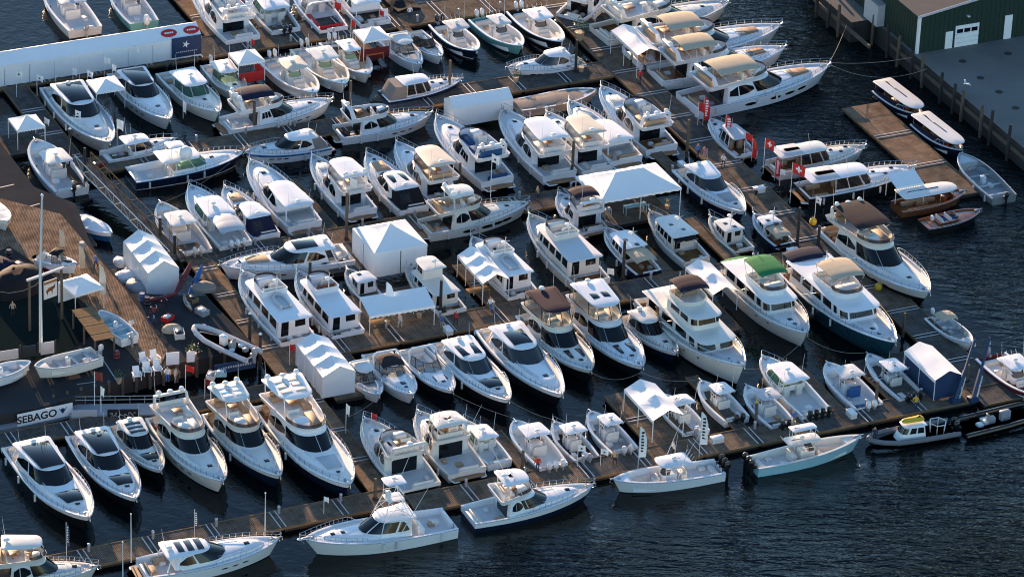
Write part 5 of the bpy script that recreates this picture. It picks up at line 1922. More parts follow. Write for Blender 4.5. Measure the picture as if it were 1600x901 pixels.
boat('express', 2.67, 52.05, -154.3, 9.31, 'small white cabin cruiser with rounded hardtop lying along the dark dock mats', sun=0, glass='glass_grey', fg=1, radar=1, top0=0.2)
boat('picnic', -11.03, 44.43, 26.2, 9.63, 'dark blue downeast boat with brown cockpit cover and white roof', hull='navy', curtain='taupe_canvas', t0=0.2)
boat('express', -48.13, 33.32, -64.9, 16.98, 'taupe hulled yacht with cream and dark glass roof, left of the small white tent', hull='taupe', sun=3, fg=1, deck='lightgrey', trunk='offwhite')
boat('express', -41.73, 38.85, -64.3, 14.57, 'grey yacht with a full dark glass roof, right of the small white tent', hull='lightgrey', sun=3, fg=1, radar=0, trunk='white')
boat('walk', -36.47, 40.55, -61.2, 12.99, 'white walkaround boat with green windscreen, right of the grey glass roofed yacht', roof='bright', ob=2, obc='black')
boat('walk', -33.02, 44.48, -64.7, 9.69, 'smaller white hardtop boat tucked between walkaround boat and red tent', ob=1, roof='bright')
boat('fly', -26.74, 36.42, 27.0, 12.93, 'white convertible yacht with rounded navy bimini over its flybridge', cover='bimini', canvas='navy_canvas', ck=0.26, floor='nonskid', side=2, b0=0.12, b1=0.42, fg=1, H=1.5)
boat('cc', -50.17, 21.54, 117.1, 11.46, 'white center console crowded with gear at the left dock, engine toward the ramp', obc='black', ob=1, tc='offwhite', floor='lightgrey', bm=1.14)
boat('walk', -41.28, 26.83, 27.6, 8.43, 'small white pilothouse boat with dark window posts behind the navy hulled express boat', glass='glass', ob=0, ck=0.45)
boat('walk', -35.82, 22.84, 24.4, 12.86, 'navy hulled express fishing boat with green windscreen and big white radome', hull='navy', boot='maroon', dome=1, upper=1, ck=0.44, stripe='white', top='navy')
boat('express', -25.43, 28.11, -152.9, 9.80, 'blue and white express with grey canvas aft, behind the flybridge cruiser', canvas='taupe_canvas', hull='white', sun=0, top='blue')
boat('fly', -14.87, 35.07, 23.7, 11.15, 'flybridge cruiser with teak cockpit and dark side windows lying along the upper dock', floor='teak_plank', side=1, cover='open', ck=0.2, fg=1, domes=0, flyfloor='teak', cush='navy_canvas')
boat('cover', 4.15, 43.40, 23.1, 9.64, 'long inflatable boat under a taupe cover beside the white box tent', cover='taupe_canvas', hull='taupe', rise=0.25)
boat('fly', -5.55, 29.31, 117.6, 15.08, 'big flybridge yacht with blue seats on top, just below the white box tent', cover='open', cush='blue_canvas', floor='nonskid', side=2, H=1.7, plat=1)
boat('fly', 1.43, 31.37, 115.6, 15.06, 'white flybridge yacht with a plain hardtop, second from the box tent', cover='hard', floor='nonskid', domes=0, H=1.5)
boat('fly', 5.95, 32.36, 115.5, 13.26, 'smaller yacht with cream hardtop between two larger flybridge yachts', cover='hard', roof='cream', floor='nonskid', domes=0)
boat('express', 8.78, 35.17, 117.5, 13.94, 'sport yacht with long white roof beside the outer flybridge yacht', sun=0, cush='tan_cushion', fg=5, floor='nonskid', top0=0.1)
boat('fly', 12.51, 38.64, 117.2, 14.70, 'flybridge yacht nearest the wide pier with open upper deck and wicker seats', cover='open', cush='tan_cushion', floor='teak_plank', fg=2, pad='cushion')
boat('express', -25.57, 16.84, 117.4, 14.48, 'white hardtop cruiser with black striped transom above the long coupe', sun=0, fg=1, floor='nonskid', plat=1, top0=0.08, stripe='black')
boat('express', -28.70, 12.64, 117.6, 10.96, 'white cruiser with dark blue cockpit enclosure, left of the striped hardtop cruiser', canvas='navy_canvas', sun=0, fg=5, pad='tan_cushion')
boat('cc', -35.54, 8.40, 115.5, 10.88, 'center console with white top and navy awning next to the brown left pier', tc='white', obc='white', ob=2, floor='lightgrey', bm=1.14)
boat('walk', -32.04, 11.18, 116.2, 13.02, 'boat with wide hardtop and pale grey stern cover near the brown left pier', ob=3, canvas='lightgrey', ck=0.5)
boat('fly', -19.40, 19.75, 117.3, 12.84, 'flybridge yacht with hardtop and black aft cabin above the white pyramid tent', cover='hard', glass='glass', floor='nonskid', fg=2, hull='white', stripe='navy', boot='navy')
boat('express', -13.60, 20.84, 116.4, 12.54, 'hardtop cruiser with black cockpit enclosure and two roof hatches above the pyramid tent', canvas='black_canvas', sun=2, fg=5, pad='tan_cushion')
boat('fly', -10.30, 23.31, 116.3, 13.52, 'flybridge yacht with tan canopy and wicker seats, left of a big blue seated yacht', cover='hard', roof='cream', cush='tan_cushion', floor='nonskid', domes=0)
boat('fly', -4.13, 13.78, 26.3, 12.24, 'white flybridge yacht with white hardtop lying right against the pyramid tent', cover='hard', floor='nonskid', cush='tan_cushion', fg=1, ck=0.22, t0=0.2, t1=0.45, H=1.5, bigports=1)
boat('express', -23.79, 1.75, -156.9, 14.19, 'long white coupe with swept windows lying lengthwise left of the pyramid tent', sun=1, glass='glass', fg=5, pad='tan_cushion', top0=0.14)
boat('fly', 8.19, 70.76, 62.9, 12.26, 'yacht cut by the top edge with dark swim platform at the wide pier', cover='open')
boat('fly', 16.45, 64.81, 28.8, 17.40, 'motor yacht at the top right with open flybridge and dark windows, farthest of the row', cover='open', floor='teak_plank', H=1.7)
boat('fly', 21.26, 58.71, 24.5, 19.09, 'motor yacht with tan bimini, upper of the three with matching biminis', cover='bimini', canvas='tan_canvas', fg=6, cush='tan_cushion', b0=0.2, b1=0.43, seams=3, domes=0, H=1.6, platpad='mahogany', floor='mahogany', pl=0.1)
boat('fly', 22.75, 53.76, 24.7, 16.55, 'motor yacht with tan bimini, middle of the three with matching biminis', cover='bimini', canvas='tan_canvas', fg=6, cush='tan_cushion', b0=0.16, b1=0.42, seams=3, domes=0, H=1.6, platpad='mahogany', floor='mahogany', pl=0.1)
boat('fly', 27.00, 48.07, 29.3, 18.72, 'largest motor yacht with tan bimini and three dark hull windows, nearest of the three', cover='bimini', canvas='tan_canvas', fg=6, cush='tan_cushion', b0=0.16, b1=0.44, seams=3, domes=0, bigports=1, H=1.6, ck=0.2, platpad='mahogany', floor='mahogany', pl=0.1)
boat('picnic', 23.29, 35.53, 117.1, 8.48, 'small grey topped lobster boat beside the red banners', roof='lightgrey', glass='glass', t0=0.1, cush='cushion')
boat('picnic', 33.15, 31.14, 24.9, 11.43, 'picnic boat with white hardtop right behind the left of two red cross flags', half='lightgrey', t0=0.02)
boat('picnic', 37.26, 25.77, 23.9, 13.79, 'longer picnic boat with bow rail and black hull, in front of another picnic boat', hull='black', t0=0.02, half='lightgrey')
boat('launch', 44.96, 22.52, 24.7, 8.35, 'varnished wooden launch under a white and pale blue canopy', hull='mahogany', cap='mahogany', boot='mahogany', deck='mahogany')
boat('runabout', 46.97, 18.53, 26.8, 7.01, 'dark varnished runabout with blue cockpit next to the canopied wooden launch', hull='black', cap='mahogany', boot='maroon')
boat('launch', 43.08, 46.19, -60.8, 8.22, 'dark launch under a cream canopy, farther of the two by the quay', hull='navy', cap='offwhite', rail=1, cush='navy_canvas', c0=-0.02, c1=0.97, cz=1.9, sides='navy_canvas', B=2.9)
boat('launch', 46.99, 37.75, -61.5, 8.65, 'dark launch under a cream canopy, nearer of the two by the quay', hull='navy', cap='offwhite', rail=1, cush='navy_canvas', c0=-0.02, c1=0.97, cz=1.9, sides='navy_canvas', B=2.9)
boat('skiff', 50.98, 28.55, 115.3, 10.00, 'grey aluminium skiff with curved windscreen at the end of the small float', hull='aluminium', cap='aluminium', screen=1, floor='grey', boot='black', obc='black')
boat('fly', 38.78, 6.91, -61.4, 18.50, 'large dark hulled white motor yacht with brown bimini and long smooth foredeck', cover='bimini', canvas='brown_canvas', hull='black', boot='black', stripe='black', b0=0.1, b1=0.42, fg=1, H=1.6, side=1, cush='tan_cushion', seams=3, top='white', mid='white')
boat('express', 21.54, 21.91, -62.4, 12.84, 'navy and white coupe with white hardtop moored against the wide pier', hull='navy', top='white', sun=0, glass='glass_grey', fg=5, pad='grey')
boat('trawl', 22.65, 12.70, 118.3, 7.30, 'little tug with rounded white cabin roof and black door beside the wide pier', lvl=0, c1=0.66, ck=0.3, nw=3, H=1.5, boot='maroon')
boat('trawl', 27.22, 14.07, 118.3, 6.76, 'little cruiser with tan aft canvas, next to the white roofed tug', lvl=0, c1=0.68, ck=0.42, nw=2, H=1.4, aftcanvas='tan_canvas', hull='navy', a1=0.42)
boat('trawl', 16.90, 11.17, 117.2, 10.68, 'mid size trawler with dark green aft awning and wooden cockpit sole', lvl=0, c1=0.7, ck=0.28, nw=4, aftcanvas='black_canvas', a0=0.2, a1=0.34, H=1.7)
boat('trawl', 12.04, 7.51, 117.5, 9.72, 'navy hulled cruiser with yellow tan aft canvas, left of the mid size trawler', hull='navy', lvl=0, c1=0.72, ck=0.36, nw=3, aftcanvas='tan_canvas', a0=0.06, a1=0.38, H=1.6)
boat('trawl', 4.97, 6.77, 117.4, 14.78, 'biggest white trawler with plain boat deck, left of the yellow canvas cruiser', lvl=2, p0=0.42, p1=0.64, c1=0.7, nw=5, ck=0.14, H=2.0, roof='nonskid', boot='navy')
boat('fly', 6.57, 16.02, 117.3, 8.26, 'cruiser with a plum bimini squeezed between big trawler and open sided tent', cover='bimini', canvas='plum_canvas', side=2, floor='nonskid', domes=0, B=3.8)
boat('trawl', -24.65, -8.36, 117.4, 14.06, 'large white trawler with boat deck and dinghy beside the brown left pier', lvl=2, p0=0.42, p1=0.66, c1=0.72, nw=4, ck=0.08, H=2.1, dinghy=0.3, roofrail=0)
boat('trawl', -19.32, -7.02, 117.1, 12.76, 'red bottomed trawler with a dark open flybridge, second from the brown left pier', boot='maroon', stripe='maroon', lvl=2, p0=0.42, p1=0.68, c1=0.72, nw=4, ck=0.08, H=1.9, cush='mahogany')
boat('trawl', -15.62, -2.20, 118.3, 6.70, 'small varnished pilothouse boat with roof skylight behind the striped awning', lvl=0, c1=0.6, ck=0.3, nw=2, H=1.6, hull='offwhite', rh=1, mast=0)
boat('trawl', -8.44, -2.39, 118.3, 10.52, 'white tug yacht with low pilothouse, left of the long gable tent', lvl=1, p0=0.45, c1=0.7, nw=4, ck=0.16, H=1.5, mh=1)
boat('trawl', -1.60, 2.54, 117.1, 12.34, 'white trawler crowded with upper deck gear, right behind the long gable tent', lvl=2, p0=0.4, p1=0.66, c1=0.72, nw=4, ck=0.12, H=1.9, dinghy=0.27)
boat('bow', -14.31, -21.86, -66.2, 7.65, 'small bow rider with white hardtop beside the wrapped tent on the middle dock', openbow=1, roof='offwhite', ck=0.56)
boat('bow', -11.42, -20.86, -66.5, 10.01, 'day cruiser with brown top and square deck hatch, second in the middle row', cover='brown_canvas', ck=0.5, fg=1)
boat('bow', -7.78, -19.82, -64.1, 10.37, 'day cruiser with curved arch and two slim deck skylights, third in the middle row', ck=0.5, fg=2, hull='black', boot='black', top='white')
boat('express', -3.16, -20.05, -63.3, 14.51, 'white express with two roof hatches and one big black foredeck hatch', sun=2, fg=2, glass='glass_grey', rail0=0.6, hull='black', top='white')
boat('express', 1.86, -17.88, -64.7, 16.45, 'white coupe with plain roof and empty smooth foredeck, right of the black hatch express', sun=1, fg=1, glass='glass_grey', hull='black', top='white')
boat('fly', 5.21, -13.37, -65.1, 14.17, 'flybridge yacht with plum and black canvas top and black wrap windscreen', cover='enclosed', roof='plum_canvas', fg=4, boot='black', hull='black', stripe='black', ws0=0.22, domes=0, H=1.45, top='white')
boat('fly', 10.13, -11.76, -65.1, 15.49, 'flybridge yacht with white hardtop, enclosed bridge and black wrap windscreen', cover='enclosed', skylight=1, fg=4, boot='black', hull='black', stripe='black', ws0=0.22, domes=0, H=1.45, top='white')
boat('express', 14.55, -10.45, -61.5, 9.89, 'smaller navy hulled hardtop cruiser between enclosed flybridge yacht and pilothouse yacht', hull='navy', top='offwhite', sun=0, fg=1, trunk='white', cab='offwhite')
boat('trawl', 19.13, -11.11, -63.1, 19.07, 'tall white pilothouse motor yacht with plum bimini and big square windows', lvl=1, p0=0.3, p1=0.6, c1=0.74, nw=4, ck=0.12, H=1.8, boot='black', fb=3.0, panes=2, canvas='plum_canvas')
boat('trawl', 26.63, -3.13, -64.9, 16.67, 'cream trawler under bright green canvas beside the small white tent', lvl=2, p0=0.34, p1=0.6, c1=0.68, nw=4, ck=0.12, H=1.8, canvas='green_canvas', hull='offwhite', boot='offwhite', aftcanvas='green_canvas', az=-0.35, a1=0.16, cab='offwhite', b0=0.3, b1=0.55)
boat('trawl', 34.46, -4.15, -63.9, 20.42, 'dark teal hulled trawler with tan canvas on its bridge, right of the green canvas trawler', lvl=2, p0=0.3, p1=0.56, c1=0.68, nw=5, ck=0.12, H=1.9, canvas='tan_canvas', hull='darkteal', boot='black', fb=2.9, aftcanvas='navy_canvas', a0=0.0, a1=0.12, az=0.2, trunkc='white')
boat('skiff', 45.45, -6.47, -61.6, 6.98, 'little white runabout with tan canvas top alone on the outer side of the pier', screen=1, canvas='tan_canvas', con=0, obc='white')
boat('fly', -10.87, -36.61, 117.7, 12.90, 'black hulled convertible yacht nearest the sunlit pier, front dock', hull='black', top='white', stripe='black', cover='open', ck=0.3, floor='nonskid', arch=0.24, f0=0.24, f1=0.58, c1=0.72, fg=1, domes=0, plat=1, H=1.3, rigs=5, B=4.9)
boat('fly', -6.12, -33.88, 116.9, 11.28, 'white convertible with domed foredeck and wide bridge overhang, second from the sunlit pier', cover='hard', ck=0.34, floor='nonskid', f0=0.3, f1=0.6, c1=0.74, t0=0.3, t1=0.56, fg=1, domes=0, H=1.3, rigs=5, B=4.6)
boat('walk', -2.29, -33.17, 117.4, 7.90, 'white hardtop fishing boat with pale blue bow cover, right of two convertibles', ck=0.5, ob=0, roof='bright')
boat('cc', 2.78, -33.22, 117.5, 8.62, 'center console with broad white hardtop and three white outboards at the front dock', ob=3, obc='white', floor='offwhite', tw=0.34, t0=0.36, t1=0.66, bm=1.14)
boat('cc', 6.35, -32.13, 118.3, 6.96, 'center console with dark brown deck and white flag at the stern, front dock', ob=1, obc='grey', floor='brown_canvas', tw=0.34, tc='bright', hull='lightgrey', rail=1, bm=1.14)
boat('cc', 9.95, -30.13, 117.6, 7.48, 'center console with grey open bow and small white top, left of the two bay tent', ob=2, obc='lightgrey', floor='grey', tw=0.28, bm=1.14)
boat('cc', 17.05, -26.08, 117.4, 7.46, 'center console with rounded ribbed white top, right of the two bay tent', ob=2, obc='grey', tnf=2.2, tw=0.36, crown=0.15, t0=0.36, t1=0.64, bm=1.14)
boat('cc', 21.03, -23.04, 118.1, 7.44, 'long pale center console with white half top, left of the black piling', ob=2, obc='black', floor='lightgrey', tw=0.28, hull='white', boot='black', bm=1.14)
boat('cc', 25.58, -23.80, 117.5, 7.64, 'grey center console with pale blue deck, squeezed beside the large hardtop boat', ob=2, obc='black', floor='lightgrey', tc='lightgrey', hull='lightgrey', bm=1.14)
boat('walk', 28.19, -19.92, 117.0, 11.32, 'large hardtop boat with dark roof hatch and row of black outboards at the front dock', ob=4, obc='black', ck=0.56, roof='bright', dh=1)
boat('cc', 34.07, -18.96, 117.3, 8.54, 'center console with cream hardtop and blue white stern cushions near the thin piling', ob=2, obc='white', tc='offwhite', cush='blue', tw=0.33, t0=0.36, t1=0.66, bm=1.14)
boat('cc', 38.39, -16.82, 118.2, 8.62, 'dark sided center console with pale blue top, left of the navy walled tent', ob=3, obc='black', tc='white', floor='lightgrey', hull='white', boot='navy', stripe='navy', tw=0.3, B=3.2)
boat('cc', 51.28, -16.07, -62.5, 10.07, 'dark red hulled center console on the far right of the pier', hull='maroon', ob=1, tc='white', floor='offwhite', obc='grey', bm=1.14)
boat('rib', 39.72, -27.63, -156.7, 9.29, 'grey patrol inflatable with white cabin and yellow roof float', house='yellow', ob=2, hull='navy', tube='hypalon')
boat('rib', 49.81, -23.24, 28.7, 11.06, 'long black inflatable on the right edge of the front dock', hull='black', tube='black', floor='grey')
boat('cc', 29.46, -32.60, 25.0, 11.83, 'pale blue center console lying along the outer face of the front dock', hull='paleblue', cap='white', ob=3, obc='black', upper=1, tw=0.26, B=3.1)
boat('cc', 15.67, -38.17, -157.0, 11.30, 'white center console with rounded top, bow pointing at the convertible on the outer dock', ob=3, obc='black', tnf=2.2, crown=0.12, tw=0.34, B=3.2, rigs=5)
boat('sport', -11.64, -51.02, -155.8, 14.76, 'white express sport fisher with spindly tuna tower on the outer dock', tower=1.7, rigs=7, hull='white', boot='white')
boat('fly', 2.64, -44.43, 24.4, 12.96, 'white convertible sport fisher with navy lower hull and tan pulpit on the outer dock', cover='hard', ck=0.27, floor='nonskid', f0=0.2, f1=0.5, c1=0.68, t0=0.24, t1=0.46, fg=1, domes=0, H=1.25, rigs=6, boot='navy', stripe='navy', hull='navy', mid='white', top='white', ports=0, plat=0)
boat('express', -26.95, -56.41, 22.4, 13.43, 'white sport yacht with slatted roof and three hull windows, second from lower left corner', sun=4, glass='glass', fg=1, floor='nonskid', cush='tan_cushion')
boat('fly', -42.12, -60.34, 7.9, 9.99, 'white flybridge yacht with thick white hardtop cut off in the lower left corner', cover='hard', fg=1, cush='tan_cushion', domes=0, t0=0.12, t1=0.5)
boat('express', -42.69, -44.90, -61.4, 16.54, 'biggest black glass roofed yacht, leftmost of the lower row', hull='black', boot='black', stripe='black', sun=3, fg=2, top0=0.12, rail0=0.4, top='white')
boat('express', -37.82, -41.53, -64.6, 14.47, 'second black glass roofed yacht in the lower row, white hull', hull='black', boot='black', stripe='black', sun=3, fg=2, top0=0.12, top='white')
boat('express', -35.18, -37.37, -64.1, 10.56, 'smallest black roofed express in the lower row with striped hardtop', hull='black', top='white', sun=4, fg=2)
boat('fly', -30.17, -37.58, -63.4, 14.99, 'open flybridge yacht with round foredeck hatch, left of the slatted hardtop yacht', cover='open', fg=1, floor='teak_plank', H=1.5, ws0=0.4, domes=1)
boat('fly', -24.82, -36.27, -63.0, 14.85, 'flybridge yacht with white slatted hardtop, middle of the lower three', cover='hard', slats='bright', fg=1, floor='teak_plank', H=1.5, ws0=0.4, cush='tan_cushion', t0=0.06, t1=0.32, hull='navy', top='white')
boat('fly', -18.74, -36.17, -64.2, 18.57, 'flybridge yacht with blue trimmed slatted hardtop beside the sunlit wooden pier', cover='hard', slats='cream', fg=2, floor='teak_plank', H=1.5, ws0=0.4, cush='tan_cushion', t0=0.06, t1=0.32, hull='navy', boot='navy', stripe='navy', top='white')
boat('skiff', -43.77, -24.94, -144.1, 7.10, 'white open skiff on a trailer with its outboard tilted, by the flagpole', z=2.55, con=1, obc='lightgrey', boot='white')
boat('skiff', -49.77, -27.28, 30.2, 6.01, 'white open skiff cut off by the left edge, bow toward the trailer skiff', z=2.5, con=1, boot='white')
boat('skiff', -39.75, -16.80, 127.3, 5.72, 'pale blue skiff standing beside the wooden platform', z=2.4, con=1, hull='white', floor='paleblue', cap='white', boot='white', obc='lightgrey')
boat('rib', -28.81, -18.82, 142.4, 7.75, 'grey and white inflatable parked on the wharf beside the brown left pier', z=2.3, tube='lightgrey', hull='white', con='white', obc='grey')
boat('cover', -44.27, 8.15, -44.7, 5.30, 'small boat under a white and blue cover beside the gangway', fs=0.9, fb=1.2, cover='wrap_white', hull='blue', rise=0.5)
boat('rib', -38.83, -2.21, 129.1, 4.04, 'inflatable tender with white covered engine beside the wrapped boat shed', tube='lightgrey', obc='white')
boat('cover', -54.74, 6.66, -58.0, 6.66, 'white boat hull cut off by the left edge above the boardwalk', z=2.3, cover='white', rise=0.3, boot='white')
boat('bow', -46.97, -3.41, -25.3, 4.63, 'small dark topped motorboat standing on the boardwalk behind the hanging sign', z=2.2, cover='black_canvas', rail=0, boot='white', ck=0.6, arch=0)


# ------------------------------------------------------------------ tents
def peak_tent(x, y, z, rz, wx, wy, eave, rise, label, walls=None, wall_mat='tent_white', ridge=0.0, roof='tent_white', val=0.28, wall_h=None):
    """frame tent: taut hip canopy, scalloped valance, poles, optional side walls"""
    t = thing('tent', (x, y, z), rz, label, 'tent', 'white show tents')
    hx, hy = wx / 2, wy / 2
    mb = MB()
    c = [(-hx, -hy), (hx, -hy), (hx, hy), (-hx, hy)]
    rg = []
    for f, s in ((0.0, 0.0), (0.3, 0.27), (0.6, 0.56), (0.85, 0.83), (1.0, 1.0)):
        ex, ey = lerp(hx, ridge / 2 + 0.02, f), lerp(hy, 0.02, f)
        zz = eave + rise * s
        d = 0.05 * math.sin(f * math.pi) * rise         # cloth pulled in between the ribs
        rg.append([(-ex, -ey, zz), (0, -ey + d, zz - d * 0.6), (ex, -ey, zz), (ex - d, 0, zz - d * 0.6), (ex, ey, zz), (0, ey - d, zz - d * 0.6), (-ex, ey, zz), (-ex + d, 0, zz - d * 0.6)])
    mb.loft(rg, False, True)
    can = mb.build('canopy', roof, t, sharp=14)
    mb = MB()
    n = 10
    for k in range(4):
        (x0, y0), (x1, y1) = c[k], c[(k + 1) % 4]
        nx, ny = (y1 - y0), -(x1 - x0)
        q = math.hypot(nx, ny)
        nx, ny = nx / q * 0.02, ny / q * 0.02
        top = [(lerp(x0, x1, j / (2 * n)) + nx, lerp(y0, y1, j / (2 * n)) + ny, eave + 0.01) for j in range(2 * n + 1)]
        bot = [(p[0], p[1], eave - val + (0.09 if j % 2 == 0 else 0)) for j, p in enumerate(top)]
        mb.loft([top, bot], False, False, closed=False)
    mb.build('valance', roof, can, flat=True)
    px = [(-hx, -hy), (hx, -hy), (hx, hy), (-hx, hy)]
    if wx > 8:
        px += [(0, -hy), (0, hy)]
    for qx, qy in px:
        mb = MB()
        mb.tube([(qx * 0.985, qy * 0.985, 0), (qx * 0.985, qy * 0.985, eave)], 0.05, 6)
        mb.build('pole', 'pipe_white', t)
    for k in (walls or ''):
        k = int(k)
        (x0, y0), (x1, y1) = c[k], c[(k + 1) % 4]
        npan = max(1, round(math.hypot(x1 - x0, y1 - y0) / 3))
        for j in range(npan):
            mb = MB()
            f0, f1 = j / npan + 0.008, (j + 1) / npan - 0.008
            rows = []
            for zz in (0.08, wall_h or eave - 0.05):
                r_ = []
                for i in range(9):
                    f = lerp(f0, f1, i / 8)
                    ww = 0.05 * math.sin(i * 1.9 + j) * (1 - zz / eave)
                    r_.append((lerp(x0, x1, f) * 0.99 + ww, lerp(y0, y1, f) * 0.99 + ww, zz))
                rows.append(r_)
            mb.loft(rows, False, False, closed=False)
            mb.build('side_wall', wall_mat, t)
    return t


def gable_tent(x, y, z, rz, ln, w, eave, rise, bays, label, walls='', wall_mat='tent_white', roof='tent_white', sag=0.18):
    """ridge along local x, cloth dipping between the frames"""
    t = thing('tent', (x, y, z), rz, label, 'tent', 'white show tents')
    mb = MB()
    rows = []
    n = bays * 4
    for k in range(n + 1):
        u = k / n
        s = sag * math.sin((k % 4) / 4 * math.pi)
        X = -ln / 2 + ln * u
        rows.append([(X, -w / 2, eave), (X, -w / 4, eave + rise * 0.5 - s * 0.8), (X, -0.15, eave + rise * 0.93 - s), (X, 0, eave + rise - s * 1.1), (X, 0.15, eave + rise * 0.93 - s), (X, w / 4, eave + rise * 0.5 - s * 0.8), (X, w / 2, eave)])
    mb.loft(rows, False, False, closed=False)
    can = mb.build('canopy', roof, t, sharp=9)
    for sd in (-1, 1):
        mb = MB()
        mb.loft([[(p[0], p[1] + sd * 0.02, p[2]) for p in [r[0 if sd < 0 else 6] for r in rows]], [(p[0], p[1] + sd * 0.02, p[2] - 0.3) for p in [r[0 if sd < 0 else 6] for r in rows]]], False, False, closed=False)
        mb.build('valance', roof, can, flat=True)
    for k in range(bays + 1):
        for sd in (-1, 1):
            mb = MB()
            X = -ln / 2 + ln * k / bays
            mb.tube([(X * 0.99, sd * w / 2 * 0.98, 0), (X * 0.99, sd * w / 2 * 0.98, eave)], 0.05, 6)
            mb.build('pole', 'pipe_white', t)
    for side in walls:
        if side in 'fb':                            # long sides: front is -y
            sd = -1 if side == 'f' else 1
            for k in range(bays):
                mb = MB()
                x0, x1 = -ln / 2 + ln * k / bays + 0.02, -ln / 2 + ln * (k + 1) / bays - 0.02
                mb.loft([[(lerp(x0, x1, i / 6), sd * w / 2 * 0.985 + 0.05 * math.sin(i * 2.1) * q, zz) for i in range(7)] for zz, q in ((0.06, 1), (eave - 0.04, 0))], False, False, closed=False)
                mb.build('side_wall', wall_mat, t)
        else:
            X = (ln / 2 if side == 'r' else -ln / 2) * 0.992
            mb = MB()
            mb.add([(X, -w / 2 * 0.98, 0.06), (X, w / 2 * 0.98, 0.06), (X, w / 2 * 0.98, eave), (X, 0, eave + rise - 0.04), (X, -w / 2 * 0.98, eave)], [(0, 1, 2, 3, 4)])
            mb.build('end_wall', wall_mat, t, flat=True)
    return t


def pd(px):
    return px[0], px[1]


A_ROT = DOCK_ANG - math.pi / 2
peak_tent(*(-12.99, 3.83), DOCK_Z, DOCK_ANG, 6.0, 6.0, 2.95, 1.55, 'square white pyramid tent with full side walls on the dock', walls='013')
peak_tent(*(12.03, 18.63), DOCK_Z, DOCK_ANG, 9.6, 6.4, 2.9, 1.5, 'open sided white tent with hipped roof and scalloped edge, right of center', ridge=3.2)
peak_tent(*(-31.05, 46.50), DOCK_Z, DOCK_ANG, 3.2, 3.2, 2.5, 0.95, 'small peaked white tent over a bright red skirted stand, upper left', walls='01', wall_mat='red', wall_h=1.3)
peak_tent(*(-17.26, 53.89), DOCK_Z, DOCK_ANG, 3.3, 3.3, 2.5, 0.95, 'small peaked white tent with dark red walls between the upper console boats', walls='03', wall_mat='maroon', wall_h=1.5)
peak_tent(*(-46.17, 38.15), DOCK_Z, DOCK_ANG, 3.4, 3.4, 2.4, 0.7, 'small white tent between the two glass roofed yachts at upper left')
peak_tent(*(-53.78, 27.88), DOCK_Z, DOCK_ANG, 3.2, 3.2, 2.4, 0.95, 'small peaked white tent at the left edge above the crowded console boat')
peak_tent(*(-43.75, -10.92), WZ, DOCK_ANG + 0.2, 3.4, 3.4, 2.5, 0.9, 'small peaked white tent on the wharf beside the plank platform', walls='2')
gable_tent(*(20.63, -1.36), DOCK_Z, A_ROT, 6.4, 2.9, 2.3, 0.7, 2, 'white tent half hidden between pilothouse yacht and green canvas trawler', sag=0.2)
gable_tent(*(-18.27, -21.59), DOCK_Z, A_ROT, 7.2, 3.5, 2.5, 0.9, 3, 'wrapped white boat tent with full walls beside the brown pier', walls='fblr', wall_mat='wrap_white', roof='wrap_white', sag=0.25)
gable_tent(*(14.44, -27.76), DOCK_Z, A_ROT, 6.6, 3.4, 2.5, 0.85, 2, 'two bay white gable tent with open sides on the front dock', sag=0.22)
gable_tent(*(-3.06, -1.21), DOCK_Z, A_ROT, 6.6, 3.0, 2.5, 0.8, 3, 'white gable tent with tan furniture between the tug yacht and a crowded trawler', sag=0.2)
gable_tent(*(42.65, -17.21), DOCK_Z, A_ROT, 6.4, 3.2, 2.3, 0.8, 2, 'two panel white tent with dark navy walls near the blue hoist', walls='fr', wall_mat='banner_blue', sag=0.03)
gable_tent(*(-4.58, 38.53), DOCK_Z, DOCK_ANG, 7.2, 2.8, 2.4, 0.8, 1, 'closed white box tent above the blue seated yacht', walls='fblr', sag=0.02)
gable_tent(*(13.01, 54.11), DOCK_Z, A_ROT, 7.0, 3.0, 2.9, 0.6, 2, 'shiny grey white tent at the wide pier between the tan bimini yachts', roof='wrap_white', sag=0.1)
gable_tent(*(-37.42, -2.28), DOCK_Z, A_ROT, 7.4, 3.4, 2.9, 1.1, 3, 'white shrink wrapped boat shed on a float near the ramp', walls='fblr', wall_mat='wrap_white', roof='wrap_white', sag=0.25)
lt = gable_tent(*(-49.28, 47.41), DOCK_Z, DOCK_ANG, 26.5, 3.6, 2.6, 0.9, 9, 'very long white gable tent across the upper left corner', walls='fblr', sag=0.04)


def text_part(s, size, mat_, parent, loc, rot, name='lettering', bold=0.0, shear=0.0):
    cu = bpy.data.curves.new(name, 'FONT')
    cu.body = s
    cu.size = size
    cu.align_x = 'CENTER'
    cu.align_y = 'CENTER'
    cu.offset = bold
    cu.shear = shear
    cu.extrude = 0.006
    tmp = bpy.data.objects.new(name, cu)
    COL.objects.link(tmp)
    dg = bpy.context.evaluated_depsgraph_get()
    me = bpy.data.meshes.new_from_object(tmp.evaluated_get(dg))
    bpy.data.objects.remove(tmp)
    me.materials.clear()
    me.materials.append(MATS[mat_])
    o = link(name, me, parent)
    o.location = loc
    o.rotation_euler = rot
    return o


def star(mb, cx, cz, y, r, n=5, k=0.35, rot=0.3):
    pts = []
    for q in range(2 * n):
        rr = r if q % 2 == 0 else r * k
        th = rot + math.pi * q / n
        pts.append((cx + rr * math.sin(th), y, cz + rr * math.cos(th)))
    mb.add(pts, [tuple(range(2 * n))])


